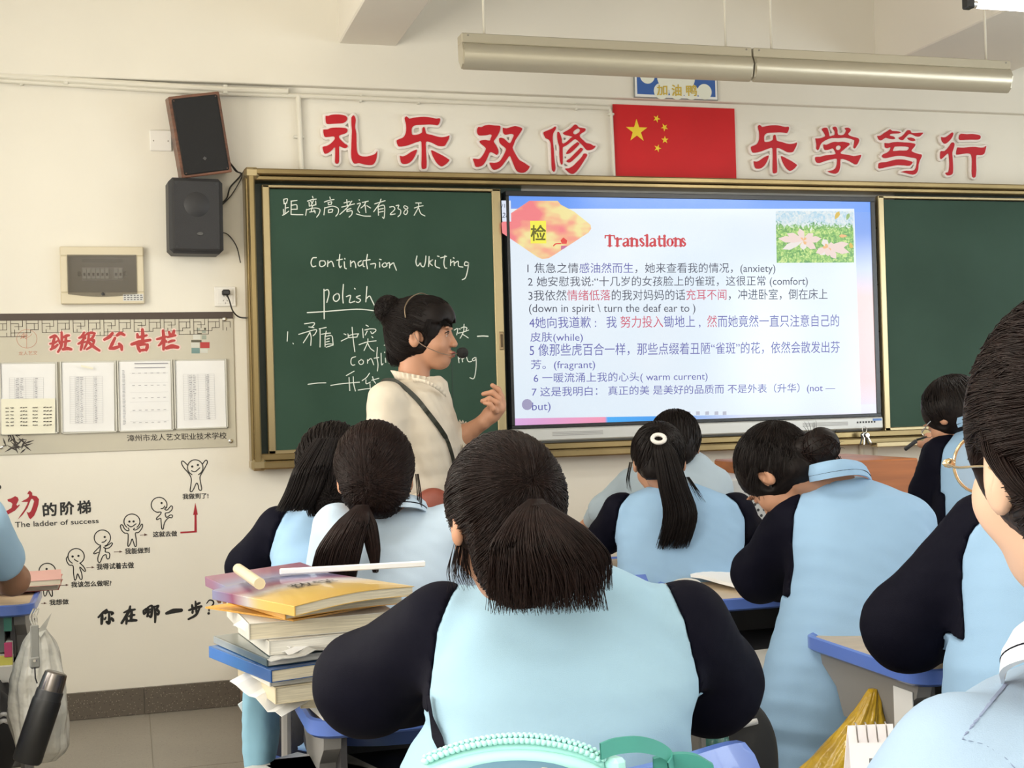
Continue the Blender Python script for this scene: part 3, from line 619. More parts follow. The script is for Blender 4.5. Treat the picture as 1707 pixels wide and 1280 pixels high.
# scuffs low on the wall
# ================================================================== red characters above the board
M_cr = mat('sign_red', (.50, .012, .022), .5, spec=.3); M_cw = mat('sign_foam_white', (.82, .76, .72), .55)
LE = {'li': ((525, 180), [[(190,140),(240,140),(290,122),(380,115),(480,122),(550,145),(575,185),(555,235),(500,268),(420,275),(330,280),(230,285),(200,265),(190,200)],
 [(150,385),(230,380),(270,358),(370,348),(500,352),(560,365),(580,400),(555,445),(500,465),(440,485),(425,520),(470,580),(530,635),(575,660),(580,690),(540,715),(490,700),(440,680),(428,700),(428,950),(400,990),(375,985),(357,950),(360,700),(310,740),(250,790),(195,812),(165,800),(145,740),(140,690),(200,678),(270,640),(330,580),(355,540),(345,510),(310,505),(200,518),(165,495),(150,430)],
 [(650,165),(680,130),(710,155),(725,220),(715,300),(715,360),(735,450),(740,700),(755,790),(780,835),(840,860),(920,862),(1000,845),(1060,820),(1090,790),(1105,765),(1100,850),(1085,930),(1040,1000),(980,1015),(900,1008),(830,990),(770,980),(710,990),(670,950),(648,870),(645,750),(655,500),(658,400),(650,300),(648,220)]]),
 'le': ((645, 180), [[(315,175),(340,150),(370,165),(400,190),(470,175),(600,158),(720,160),(800,175),(880,190),(930,183),(948,205),(935,260),(905,305),(860,300),(770,292),(680,295),(560,300),(490,312),(450,345),(438,385),(440,440),(450,475),(500,480),(560,468),(610,445),(628,420),(632,360),(655,338),(675,360),(690,430),(710,460),(800,480),(900,510),(970,520),(1050,510),(1100,490),(1110,500),(1095,560),(1060,620),(1030,670),(980,680),(910,672),(830,630),(760,602),(695,600),(692,700),(698,850),(705,950),(703,1050),(690,1075),(650,1085),(622,1070),(615,1000),(618,850),(615,600),(560,600),(490,620),(400,655),(300,680),(220,685),(190,655),(175,600),(180,570),(240,545),(290,520),(325,470),(343,400),(342,300),(325,230)],
 [(230,850),(280,860),(340,840),(430,780),(520,740),(533,760),(500,850),(450,930),(380,985),(300,995),(260,975),(240,920)],
 [(785,755),(810,755),(900,800),(1000,850),(1100,915),(1110,930),(1060,990),(1000,1030),(960,1035),(900,990),(850,920),(810,840)]]),
 'shuang': ((775, 190), [[(220,265),(240,230),(290,235),(350,205),(430,192),(520,205),(610,210),(632,230),(615,310),(570,400),(520,470),(515,500),(555,560),(590,630),(595,690),(570,725),(530,705),(480,680),(440,685),(415,740),(380,820),(330,900),(280,930),(220,942),(185,925),(165,860),(145,795),(210,800),(265,795),(320,730),(360,660),(375,610),(340,570),(290,530),(260,485),(310,465),(370,460),(440,475),(460,430),(480,380),(450,362),(400,375),(320,382),(255,380),(225,350),(215,310)],
 [(675,245),(740,255),(820,232),(890,215),(960,230),(1015,255),(1010,290),(960,370),(900,460),(865,550),(848,600),(870,660),(920,750),(970,820),(1050,865),(1130,920),(1150,930),(1130,980),(1070,1035),(1000,1045),(940,1025),(900,970),(860,880),(825,790),(800,745),(770,770),(720,840),(660,920),(600,970),(530,992),(490,975),(460,920),(440,865),(520,870),(600,850),(650,800),(700,710),(730,640),(720,600),(670,560),(620,510),(608,450),(625,422),(690,435),(750,490),(790,520),(820,500),(850,430),(872,380),(850,355),(800,355),(730,370),(690,345),(675,300)]]),
 'xiu': ((890, 190), [[(175,320),(250,290),(330,255),(370,225),(395,235),(380,285),(345,340),(333,420),(340,520),(352,620),(360,750),(372,870),(383,960),(370,1020),(345,1020),(322,980),(315,880),(312,750),(305,600),(300,520),(270,455),(215,432),(190,390),(172,350)],
 [(420,320),(445,320),(475,380),(495,450),(500,510),(530,525),(600,480),(660,420),(690,405),(620,385),(550,370),(518,335),(580,300),(660,250),(710,200),(735,187),(765,200),(800,240),(870,250),(915,262),(912,300),(870,330),(820,365),(820,410),(880,470),(930,515),(1000,530),(1060,565),(1095,565),(1080,600),(1030,635),(960,645),(920,620),(870,560),(800,490),(740,445),(680,480),(600,545),(540,580),(512,600),(512,700),(513,850),(505,895),(485,890),(465,820),(455,700),(455,580),(430,500),(415,400)],
 [(740,280),(790,255),(822,280),(810,320),(750,360),(715,360),(695,335),(710,300)],
 [(770,500),(805,520),(795,550),(730,620),(650,690),(590,712),(575,695),(610,640),(680,570)],[(830,600),(865,615),(865,645),(800,720),(720,800),(650,858),(600,855),(580,830),(640,790),(720,710),(790,640)],
 [(885,705),(930,705),(945,740),(910,800),(860,880),(800,970),(740,1040),(690,1065),(640,1050),(590,1010),(558,970),(620,965),(700,920),(760,860),(820,800),(860,750)]]),
 'xue': ((1345, 190), [[(155,435),(240,432),(320,400),(330,375),(300,320),(270,275),(290,250),(350,245),(375,280),(395,360),(405,400),(450,385),(495,370),(500,310),(462,250),(480,228),(520,230),(545,290),(555,370),(650,372),(690,320),(700,285),(675,252),(740,245),(778,275),(770,310),(735,350),(750,380),(830,410),(900,425),(930,460),(915,520),(885,570),(855,612),(832,595),(840,540),(850,480),(840,460),(760,435),(680,420),(560,428),(450,425),(360,455),(280,500),(240,550),(215,620),(195,640),(170,610),(175,550),(165,490)],
 [(300,540),(350,548),(420,515),(490,495),(560,500),(630,492),(700,505),(755,520),(755,550),(720,580),(650,640),(600,680),(605,705),(640,715),(740,728),(830,750),(900,740),(962,725),(955,770),(920,840),(895,890),(850,892),(780,850),(700,815),(600,800),(595,900),(582,980),(560,1030),(515,1060),(440,1050),(370,1020),(440,1005),(500,975),(530,920),(540,850),(535,795),(450,805),(350,830),(260,860),(220,872),(175,860),(155,820),(155,765),(230,762),(330,735),(430,725),(510,712),(512,680),(490,640),(470,612),(430,620),(370,640),(320,635),(300,590)],
 [(520,580),(565,555),(608,575),(600,620),(550,645),(515,620)]]),
 'du': ((1450, 190), [[(135,390),(190,385),(260,335),(320,300),(360,272),(395,300),(470,305),(550,322),(520,345),(440,348),(370,355),(355,385),(420,400),(450,435),(420,448),(350,440),(290,420),(240,445),(200,468),(160,450)],
 [(510,425),(570,395),(620,350),(670,290),(720,295),(740,335),(820,340),(945,332),(920,370),(880,400),(820,395),(760,365),(700,355),(660,390),(620,430),(590,462),(545,455)],[(668,425),(730,418),(790,440),(808,475),(750,480),(700,460)],
 [(265,515),(340,520),(400,505),(490,498),(600,505),(700,510),(760,520),(808,535),(795,580),(760,620),(740,660),(800,690),(880,715),(918,720),(920,760),(890,820),(865,900),(860,980),(830,1050),(770,1078),(680,1060),(600,1038),(550,1032),(640,1010),(740,1010),(800,990),(830,920),(840,840),(830,790),(740,775),(620,750),(500,745),(400,760),(320,780),(250,782),(218,750),(240,715),(300,690),(350,655),(375,600),(350,590),(310,610),(270,585)],
 [(440,580),(560,575),(690,585),(695,620),(650,650),(520,650),(420,660),(410,640)],[(160,880),(195,860),(290,855),(360,835),(460,812),(560,808),(650,820),(750,850),(755,870),(710,920),(620,915),(500,910),(400,925),(300,945),(180,970),(155,950)]]),
 'xing': ((1555, 190), [[(150,410),(220,415),(290,370),(345,328),(365,350),(345,410),(290,480),(230,527),(190,515),(160,470)],
 [(335,510),(365,505),(385,540),(370,610),(345,680),(348,760),(355,850),(360,960),(355,1050),(320,1085),(260,1090),(230,1060),(240,1040),(275,1035),(290,980),(298,880),(290,760),(280,700),(240,720),(190,770),(150,800),(135,780),(135,700),(150,658),(210,660),(280,590)],
 [(470,390),(500,352),(600,360),(700,355),(800,370),(845,390),(845,430),(810,455),(700,455),(580,458),(490,462),(465,430)],
 [(440,595),(540,600),(640,588),(760,585),(850,600),(920,590),(948,570),(935,640),(910,710),(850,730),(780,728),(768,780),(768,880),(772,1000),(760,1110),(735,1130),(705,1110),(695,1000),(700,850),(690,740),(660,705),(600,700),(500,715),(430,722),(418,700),(430,630)]])}
LE['le2'] = ((1240, 190), [[((x-175)*.87+130, (y-150)*.92+195) for x, y in pl] for pl in LE['le'][1]])
LBL = {'li': 'first red foam character over the blackboard, far left', 'le': 'second red foam character over the blackboard from the left', 'shuang': 'third red foam character over the blackboard from the left', 'xiu': 'fourth red foam character, just left of the flag',
       'le2': 'red foam character just right of the flag', 'xue': 'second red foam character right of the flag', 'du': 'third red foam character right of the flag', 'xing': 'last red foam character at the far right'}
def poly_sdf(P2, polys):
    d = np.full(len(P2), 1e9)
    ins = np.zeros(len(P2), bool)
    for pl in polys:
        pl = np.asarray(pl); b = np.roll(pl, -1, 0)
        for a_, b_ in zip(pl, b):
            e = b_-a_; w = P2-a_; t_ = np.clip((w@e)/(e@e+1e-12), 0, 1); d = np.minimum(d, ((w-t_[:, None]*e)**2).sum(1))
            c = (a_[1] <= P2[:, 1]) != (b_[1] <= P2[:, 1])
            if e[1] != 0: ins ^= c & (P2[:, 0] < a_[0]+e[0]*(P2[:, 1]-a_[1])/e[1])
    return np.where(ins, -1, 1)*np.sqrt(d)
for k, (off, pls) in LE.items():
    pl3 = [[W(x/10.667+off[0], y/10.667+off[1], -.02)[[0, 2]] for x, y in pl] for pl in pls]
    allp = np.vstack(pl3); c = allp.mean(0); t = thing('foam_character', LBL[k], 'wall lettering', (c[0], 0, allp[:, 1].min()), 'red foam characters above the blackboard')
    cu = bpy.data.curves.new('c', 'CURVE'); cu.dimensions = '2D'; cu.fill_mode = 'BOTH'; cu.extrude = .003
    for pl in pl3:
        q = np.array(pl); q = crom(np.vstack([q, q[:1]]), 2)[:-1]
        sp = cu.splines.new('POLY'); sp.points.add(len(q)-1); sp.use_cyclic_u = True
        for i, p in enumerate(q): sp.points[i].co = (p[0], p[1], 0, 1)
    o = bpy.data.objects.new('c', cu); COL.objects.link(o); dg = bpy.context.evaluated_depsgraph_get(); dg.update(); me = bpy.data.meshes.new_from_object(o.evaluated_get(dg))
    V = np.array([v.co for v in me.vertices]); F = [tuple(p.vertices) for p in me.polygons]; bpy.data.objects.remove(o); bpy.data.curves.remove(cu)
    meshobj('red_face', np.stack([V[:, 0], -.0185-V[:, 2], V[:, 1]], 1), F, M_cr, t)
    outer = [p for p in pl3]
    def fn(p, outer=outer):
        d2 = poly_sdf(p[:, [0, 2]], outer)-.0125; dy = np.abs(p[:, 1]+.0085)-.0085; return np.maximum(d2, dy)
    lo, hi = allp.min(0), allp.max(0)
    V, F = snet(fn, (lo[0]-.03, -.024, lo[1]-.03), (hi[0]+.03, .006, hi[1]+.03), .0035); ob = meshobj('white_backing', V, F, M_cw, t, smooth=False); autosmooth(ob, 50)
# flag
M_flag = mat('flag_red', (.60, .014, .018), .55, spec=.3, noise=.12, nscale=3); M_star = mat('flag_yellow', (.85, .62, .03), .45)
fx0, fx1, fz0, fz1 = 2.281, 2.921, 2.357, 2.722
t = thing('national_flag', 'red flag panel with five yellow stars fixed over the board', 'flag', ((fx0+fx1)/2, 0, fz0))
MB().x2((fx0, -.010, fz0), (fx1, 0, fz1)).build('panel', M_flag, t)
def star(c, r, a0):
    pts = [(c[0]+(r if i % 2 == 0 else r*.382)*math.sin(a0+i*PI/5), -.0125, c[1]+(r if i % 2 == 0 else r*.382)*math.cos(a0+i*PI/5)) for i in range(10)]
    o = MB().prism([pts[i] for i in range(10)], (0, .0025, 0)).build('star', M_star, t); return o
V7 = lambda x, y: W(x/6.4+1040, y/6.4+110)[[0, 2]]
star(V7(128, 698), .058, 0)
for (x, y, a) in ((340, 567, .4), (424, 660, .75), (428, 793, 0.0), (350, 882, .35)): star(V7(x, y), .0195, a)
# blue sign above the flag
t = thing('small_sign', 'blue and white small sign with yellow characters above the flag', 'sign', (2.6, -.045, 2.75))
c0 = W(1057, 120, -.05); c1 = W(1195, 174, -.05); sx0, sx1, sz0, sz1 = c0[0], c1[0], 2.748, 2.748+.25
MB().x2((sx0-.004, -.056, sz0), (sx1+.004, -.045, sz1)).build('border', mat('sign_edge_grey', (.25, .27, .27), .4), t)
MB().x2((sx0, -.0575, sz0+.004), (sx1, -.055, sz1-.004)).build('white_margin', mat('sign_white', (.85, .86, .84), .4), t)
MB().x2((sx0+.010, -.0585, sz0+.016), (sx1-.010, -.057, sz1-.016)).build('blue_field', mat('sign_blue', (.035, .12, .42), .4), t)
Fl = Flat(-.0590, (1040, 110), 6.4)
for i, (x, y, r) in enumerate(((400, 268, 95), (565, 270, 98), (715, 275, 95), (860, 275, 92), (250, 105, 92), (480, 120, 150), (640, 130, 140))):
    q = W(x/6.4+1040, y/6.4+110, -.059); rr = r/6.4*.00265
    Fl.mb.add([(q[0]+rr*math.cos(a), -.0590-i*.00008, min(q[2]+rr*math.sin(a), sz1-.016)) for a in np.linspace(0, 2*PI, 29)[:-1]], [tuple(range(28))])
Fl.build('white_circles', mat('sign_cream', (.82, .84, .74), .5), t)
m = MB()
for ch, a in (('加', (352, 205, 460, 200, 462, 308, 356, 312)), ('油', (510, 200, 612, 198, 614, 318, 514, 318)), ('鸭', (662, 205, 775, 200, 777, 318, 668, 318))):
    text_on(m, ch, wq(*a, (1040, 110), 6.4, -.0605), -.0605, bold=.035)
m.build('lettering', mat('sign_gold', (.62, .45, .06), .5), t)
# ================================================================== blackboard
M_al = mat('champagne_aluminium', (.36, .275, .135), .30, .9, noise=.25, nscale=3, stretch=(1, 1, .3))
M_al2 = mat('champagne_light', (.44, .36, .21), .30, .85)
M_grn = mat('board_green', (.021, .054, .035), .5, spec=.2, noise=.28, nscale=1.8, col2=(.030, .070, .048), bump=.05, bscale=200)
M_grd = mat('board_green_dark', (.018, .042, .034), .4)
bx0, bx1, bz0, bz1 = .515, 4.81, 1.040, 2.354
BB = thing('blackboard', 'long sliding blackboard with champagne metal frame on the front wall', 'blackboard', ((bx0+bx1)/2, 0, bz0))
m = MB(); m.x2((bx0+.03, -.14, bz1-.028), (bx1-.03, -.002, bz1), bev=.006); m.x2((bx0+.03, -.125, bz1-.05), (bx1-.03, -.002, bz1-.030), bev=.004); m.build('top_rail', M_al, BB)
m = MB(); m.x2((bx0+.03, -.14, bz0), (bx1-.03, -.002, bz0+.034), bev=.006); m.x2((bx0+.03, -.10, bz0+.036), (bx1-.03, -.002, bz0+.066), bev=.004); m.build('bottom_rail', M_al, BB)
for xx in (bx0, bx1-.05):
    m = MB(); m.x2((xx+.012, -.14, bz0+.002), (xx+.042, -.002, bz1-.002), bev=.006); m.x2((xx, -.12, bz0+.01), (xx+.016, -.002, bz1-.01), bev=.006); m.build('side_rail', M_al, BB)
for xx in (bx0+.03, bx1-.03):
    for zz in (bz0+.02, bz1-.02): MB().box((xx, -.07, zz), (.066, .142, .05), bev=.012).build('corner_cap', M_al2, BB)
MB().x2((bx0+.04, -.030, bz0+.05), (1.80, -.022, bz1-.05)).build('fixed_board', M_grd, BB)
MB().x2((3.80, -.030, bz0+.05), (bx1-.04, -.022, bz1-.05)).build('fixed_board', M_grd, BB)
MB().x2((1.80, -.022, bz0+.05), (3.80, -.010, bz1-.05)).build('back_panel', mat('back_panel_grey', (.45, .44, .41), .5), BB)
for k in range(4): z_ = W(1455, [382, 475, 553, 620][k])[2]; MB().x2((3.64, -.026, z_-.003), (3.73, -.021, z_+.003)).build('panel_seam', mat('black_plastic'), BB)
def slider(x0, x1, label, gx0, gx1):
    z0, z1 = bz0+.052, bz1-.062; y0, y1 = -.085, -.058
    s = MB().x2((x0+.02, -.078, z0+.02), (x1-.02, -.066, z1-.02)).build('sliding_panel', M_grn, BB); s['label'] = label
    o = MB(); o.x2((x0, y0, z0), (x0+.034, y1, z1), bev=.004); o.build('stile', M_al2, s)
    o = MB(); o.x2((x1-.044, y0, z0), (x1, y1, z1), bev=.004); o.build('stile', M_al2, s)
    MB().x2((x0, y0, z1-.014), (x1, y1, z1), bev=.003).build('rail', M_al2, s); MB().x2((x0, y0, z0), (x1, y1, z0+.028), bev=.003).build('rail', M_al2, s)
    return s
pan = W(441, 500, -.085)[0], W(836+4, 500, -.085)[0]
SP = slider(pan[0], pan[1], 'left sliding green panel with chalk writing', 0, 0)
q = W(837, 568, -.088); MB().box((q[0]-.002, -.086, q[2]), (.022, .006, .085), bev=.008).build('lock_plate', mat('bronze', (.30, .22, .13), .3, .9), SP)
MB().box((q[0]-.002, -.0895, q[2]), (.011, .004, .06), bev=.004).build('finger_pull', mat('bronze_dark', (.10, .07, .04), .4, .8), SP)
xl = W(1469, 500, -.085)[0]; SR = slider(xl, xl+1.14, 'right sliding green panel, blank', 0, 0)
MB().x2((W(756, 700, -.079)[0]-.0015, -.0795, bz0+.08), (W(756, 700, -.079)[0]+.0015, -.0778, bz0+.62)).build('seam', M_grd, SP)
# chalk tray under the rail
M_chalk = mat('chalk', (.72, .76, .70), .9)
m = MB(); m.x2((3.55, -.19, bz0-.012), (bx1-.05, -.13, bz0-.002), bev=.003); m.x2((3.55, -.195, bz0-.012), (bx1-.05, -.185, bz0+.012), bev=.003); m.build('chalk_ledge', M_al2, BB)
CH = {}
def chalk(key, view, s, p, w):
    if key not in CH: CH[key] = Flat(-.0786)
    CH[key].view(view, s).st(p, w)
w = .0042
for p in [ # 距离高考还有238天
 [(85,85),(90,130)],[(85,80),(125,75),(118,115)],[(88,128),(120,120)],[(105,130),(100,230)],[(108,175),(135,170)],[(82,190),(85,245)],[(72,255),(100,240),(140,210)],[(165,100),(230,92)],[(168,100),(165,245)],[(172,145),(225,140),(232,185)],[(170,190),(232,188)],[(165,245),(230,248),(295,248)],
 [(400,48),(405,65)],[(345,100),(390,85),(440,78)],[(380,100),(400,125)],[(410,95),(385,140)],[(362,110),(365,155)],[(365,155),(435,140)],[(435,100),(437,140)],[(335,190),(325,255)],[(335,195),(420,175),(480,190),(470,240),(445,275)],[(400,150),(385,215)],[(370,220),(430,210)],[(415,195),(430,230)],
 [(590,55),(595,75)],[(530,110),(580,92),(635,82)],[(570,115),(575,140)],[(572,115),(610,108),(605,135)],[(575,140),(605,135)],[(535,170),(525,250)],[(535,175),(620,155),(680,180),(680,230),(655,265)],[(575,195),(575,225)],[(575,195),(620,190),(612,222)],[(578,225),(615,220)],
 [(745,120),(790,108),(810,105)],[(775,85),(780,155)],[(720,165),(780,150),(860,130)],[(830,100),(780,170),(700,245)],[(775,195),(820,180)],[(790,190),(775,215),(830,205),(830,245),(800,275)],
 [(910,85),(915,90)],[(890,130),(925,125),(895,190),(915,225)],[(880,240),(960,262),(1035,265)],[(945,115),(1010,100)],[(985,105),(965,145),(930,175)],[(975,140),(985,225)],[(995,150),(1035,175)],
 [(1080,130),(1140,112),(1195,95)],[(1150,78),(1130,130),(1070,215)],[(1118,160),(1122,255)],[(1118,160),(1180,145),(1190,200),(1182,285),(1165,275)],[(1125,190),(1175,180)],[(1125,222),(1175,212)],
 [(1245,165),(1285,160),(1300,190),(1250,245),(1305,240)],[(1315,150),(1345,145),(1335,180),(1365,200),(1360,245),(1335,270)],[(1440,165),(1410,150),(1400,170),(1440,205),(1425,245),(1400,235),(1410,205),(1445,175)],
 [(1530,120),(1590,120)],[(1515,175),(1560,160),(1610,150)],[(1560,122),(1560,165),(1512,255)],[(1560,170),(1585,235),(1630,262)]]: chalk('a%d' % sum(p[0][0] > t for t in (310, 508, 690, 875, 1062, 1235, 1500)), (460, 320), 6.565, p, w)
w = .0048
for p in [[(155,110),(120,115),(105,160),(120,195),(150,190)],[(215,140),(190,145),(188,185),(210,195),(240,175),(235,145),(215,140)],[(265,140),(262,195)],[(265,165),(295,145),(310,160),(320,195)],[(378,80),(370,170),(380,205),(392,190)],[(350,135),(402,125)],[(420,150),(425,205),(440,215)],[(425,118),(427,124)],[(480,140),(482,195)],[(482,165),(510,145),(525,170),(530,205)],[(580,140),(552,160),(560,190),(590,175),(598,145),(600,190),(612,195)],[(640,80),(630,150),(640,215)],[(600,140),(665,130)],[(670,172),(715,168),(712,210)],[(755,155),(757,200)],[(755,125),(770,130)],[(800,160),(780,180),(795,200),(825,185),(812,160),(800,160)],[(830,165),(850,160),(850,208)],[(852,185),(885,160),(895,180),(915,230)],
 [(1110,95),(1100,150),(1115,190),(1140,160),(1140,140),(1150,185),(1175,195),(1190,150),(1195,95)],[(1225,100),(1220,195)],[(1222,150),(1260,130),(1230,158),(1255,185)],[(1285,135),(1285,190),(1325,210)],[(1305,95),(1320,100)],[(1375,90),(1365,160),(1375,205),(1392,210)],[(1335,112),(1390,98)],[(1430,130),(1428,185)],[(1455,112),(1462,116)],[(1430,160),(1460,145),(1465,185)],[(1465,165),(1500,145),(1505,190),(1545,200)],[(1600,160),(1570,150),(1560,180),(1590,185),(1600,160),(1590,230),(1570,300),(1540,320)],
 [(228,410),(230,690)],[(230,425),(265,415),(275,455),(255,535)],[(350,450),(320,475),(320,510),(345,525),(372,500),(370,460),(350,450)],[(412,365),(405,470),(410,540)],[(440,480),(480,470),(470,535),(520,525)],[(518,402),(524,408)],[(570,470),(535,485),(575,510),(555,535),(535,530)],[(635,385),(625,530)],[(628,500),(660,475),(680,510),(712,575)],[(70,632),(230,622),(540,600),(740,618)]]: chalk('b0' if p[0][1] < 360 and p[0][0] < 950 else 'b1' if p[0][1] < 340 else 'b2', (500, 410), 5.69, p, w)
w = .0040
for p in [[(152,178),(145,300)],[(220,325),(226,335)],[(370,75),(420,68),(490,60),(495,85),(460,120)],[(425,115),(490,125)],[(295,212),(400,180),(520,150),(510,200),(480,230)],[(440,185),(400,250),(355,320)],[(440,185),(455,250),(450,355)],
 [(560,140),(650,122)],[(570,140),(572,250),(570,375)],[(590,210),(650,200),(705,195)],[(650,170),(640,230)],[(635,230),(635,370)],[(635,240),(720,230),(735,300),(740,345)],[(655,275),(690,265)],[(650,310),(690,300)],[(640,345),(690,335),(740,340)],[(650,378),(740,350)],
 [(880,205),(905,215)],[(845,298),(890,275),(935,255)],[(930,205),(945,255)],[(930,235),(1000,210),(1070,205)],[(1065,205),(1050,240)],[(945,255),(1050,245)],[(985,120),(1000,280),(1020,435)],
 [(1165,92),(1195,108)],[(1120,140),(1130,255)],[(1150,155),(1220,140),(1285,145),(1290,170),(1260,190)],[(1180,170),(1155,220)],[(1225,175),(1240,200),(1265,195)],[(1240,240),(1255,255)],[(1075,345),(1180,310),(1295,295)],[(1190,270),(1185,320),(1140,420)],[(1185,320),(1220,390),(1270,430)],[(1400,352),(1460,350),(1530,335)],
 [(1030,500),(980,520),(970,580),(990,610),(1020,605)],[(1100,540),(1070,565),(1090,600),(1125,590),(1130,555),(1100,535)],[(1185,540),(1185,585)],[(1185,560),(1230,525),(1265,605)],[(1312,380),(1305,500),(1320,600),(1312,685)],[(1270,520),(1330,510)],[(1360,455),(1365,600),(1385,590)],[(1405,440),(1407,448)],[(1415,520),(1420,575)],[(1500,520),(1465,545),(1470,590),(1505,580)],
 [(415,858),(530,842),(645,838)],[(710,872),(850,850),(1080,830)],[(910,745),(1010,688)],[(945,770),(950,850),(955,940)],[(1000,760),(1005,850),(1028,945)],[(1210,715),(1170,770),(1115,810)],[(1165,800),(1168,850),(1220,830)],[(1250,760),(1265,810),(1290,845)],[(1240,805),(1330,780)],[(1215,850),(1225,970)],[(1065,932),(1180,915),(1290,912)]]: chalk('c0' if p[0][1] < 480 and p[0][0] < 250 else 'c1' if p[0][0] < 545 and p[0][1] < 300 else 'c2' if p[0][0] < 760 and p[0][1] < 480 else 'c3' if p[0][1] < 480 and p[0][0] < 1075 and p[0][1] != 380 else 'c4' if p[0][1] < 350 and p[0][0] < 1395 else 'c5' if p[0][0] == 1400 else 'c6' if p[0][1] < 680 else 'c7', (460, 530), 7.76, p, w)
w = .0040
for p in [[(465,110),(460,240)],[(410,180),(460,160),(515,175),(500,215)],[(375,190),(395,200)],[(360,270),(450,250),(545,215)],[(455,240),(430,300),(395,360)],[(430,285),(490,320),(540,355)],[(290,215),(350,190),(335,300)],[(360,690),(375,795)],[(375,730),(415,690),(440,780)],[(440,730),(500,690),(530,760),(560,780),(600,770)],[(660,700),(615,730),(625,760),(665,745),(678,700),(680,850),(660,1010),(630,1080),(570,1062)]]: chalk('d0' if p[0][1] < 400 else 'd1', (730, 530), 10.667, p, w)
chalk('d2', (730, 530), 10.667, [(705, 325), (800, 320), (890, 325)], .0058)
for k_ in CH: CH[k_].build('chalk_writing', M_chalk, SP)

# faint smear marks
# ================================================================== interactive display
def emat(name, col, s=1., rough=.25):
    m = mat(name, (.01, .01, .012), rough, spec=.35, emit=col, estr=s); return m
EM = .70
X0, X1, Z0, Z1 = 1.716, 3.612, 1.192, 2.258; YS = -.100
DS = thing('interactive_display', 'large lit flat panel showing a lesson slide, in the middle of the blackboard', 'screen', ((X0+X1)/2, -.02, Z0-.1))
m = MB(); frame_ring(m, X0-.012, X1+.022, Z0-.014, Z1+.022, (.014, .024, .016, .024), -.106, -.03, .002); m.build('bezel', mat('bezel_black', (.012, .014, .018), .25), DS)
MB().x2((X0-.005, -.09, Z0-.005), (X1+.01, -.03, Z1+.01)).build('housing', mat('black_plastic'), DS)
MB().x2((X0-.012, -.108, Z0-.075), (X1+.03, -.03, Z0-.016), bev=.006).build('speaker_bar', mat('bar_silver', (.55, .56, .55), .35, .3), DS)
m = MB(); xx = X0+.18
for k in range(3): m.x2((xx, -.1095, Z0-.052+k*.007), (xx+.25, -.1075, Z0-.049+k*.007))
for k in range(3): m.x2((X1-.42, -.1095, Z0-.052+k*.007), (X1-.17, -.1075, Z0-.049+k*.007))
m.build('bar_grille', mat('grille_silver', (.3, .3, .3), .4), DS)
MB().lathe([(.008, 0), (.008, .002), (.0055, .002), (.0055, .001)], ((X0+X1)/2+.28, -.108, Z0-.045), (0, -1, 0), 18).build('power_button', mat('grille_silver'), DS)
m = MB(); 
for k in range(7): m.x2((X1-.12+k*.016, -.1095, Z0-.045), (X1-.112+k*.016, -.1075, Z0-.036))
m.build('ports', mat('black_plastic'), DS)
MB().x2((X1-.03, -.1095, Z0-.035), (X1+.02, -.1075, Z0-.024)).build('port_label', mat('label_blue', (.10, .22, .55), .4), DS)
# slide background: soft vertical gradient picture
def slide_bg():
    m = mat('slide_background', (.01, .01, .012), .18, spec=.6); nt = m.node_tree; b = nt.nodes['Principled BSDF']
    tc = nt.nodes.new('ShaderNodeTexCoord'); sp = nt.nodes.new('ShaderNodeSeparateXYZ'); nt.links.new(tc.outputs['Generated'], sp.inputs[0])
    def ramp(inp, stops):
        r = nt.nodes.new('ShaderNodeValToRGB'); nt.links.new(inp, r.inputs[0]); e = r.color_ramp.elements
        e[0].position, e[0].color = stops[0][0], (*stops[0][1], 1); e[1].position, e[1].color = stops[-1][0], (*stops[-1][1], 1)
        for p, c in stops[1:-1]: q = e.new(p); q.color = (*c, 1)
        return r.outputs[0]
    L = ramp(sp.outputs[2], [(0, (.45, .30, .75)), (.10, (.75, .35, .75)), (.25, (.92, .20, .38)), (.48, (.85, .24, .34)), (.60, (.85, .50, .55)), (.66, (.20, .33, .90)), (1, (.14, .30, .90))])
    Rr = ramp(sp.outputs[2], [(0, (.75, .78, .92)), (.15, (.90, .62, .62)), (.55, (.90, .66, .64)), (.68, (.62, .70, .95)), (.85, (.20, .36, .85)), (1, (.13, .33, .90))])
    mx = nt.nodes.new('ShaderNodeMix'); mx.data_type = 'RGBA'; nt.links.new(sp.outputs[0], mx.inputs[0]); nt.links.new(L, mx.inputs[6]); nt.links.new(Rr, mx.inputs[7])
    g = nt.nodes.new('ShaderNodeMath'); g.operation = 'GREATER_THAN'; g.inputs[1].default_value = .95; nt.links.new(sp.outputs[2], g.inputs[0])
    m2 = nt.nodes.new('ShaderNodeMix'); m2.data_type = 'RGBA'; nt.links.new(g.outputs[0], m2.inputs[0]); nt.links.new(mx.outputs[2], m2.inputs[6]); m2.inputs[7].default_value = (.12, .32, .92, 1)
    bt = ramp(sp.outputs[0], [(0, (.70, .40, .75)), (.235, (.90, .30, .45)), (.24, (.03, .40, .92)), (.40, (.03, .30, .85)), (.62, (.70, .74, .92)), (1, (.80, .80, .92))])
    l = nt.nodes.new('ShaderNodeMath'); l.operation = 'LESS_THAN'; l.inputs[1].default_value = .045; nt.links.new(sp.outputs[2], l.inputs[0])
    m3 = nt.nodes.new('ShaderNodeMix'); m3.data_type = 'RGBA'; nt.links.new(l.outputs[0], m3.inputs[0]); nt.links.new(m2.outputs[2], m3.inputs[6]); nt.links.new(bt, m3.inputs[7])
    nt.links.new(m3.outputs[2], b.inputs['Emission Color']); b.inputs['Emission Strength'].default_value = EM; return m
MB().x2((X0, YS, Z0), (X1, YS+.008, Z1)).build('display_surface', slide_bg(), DS)
SC, SO = 2.586, (820, 310)
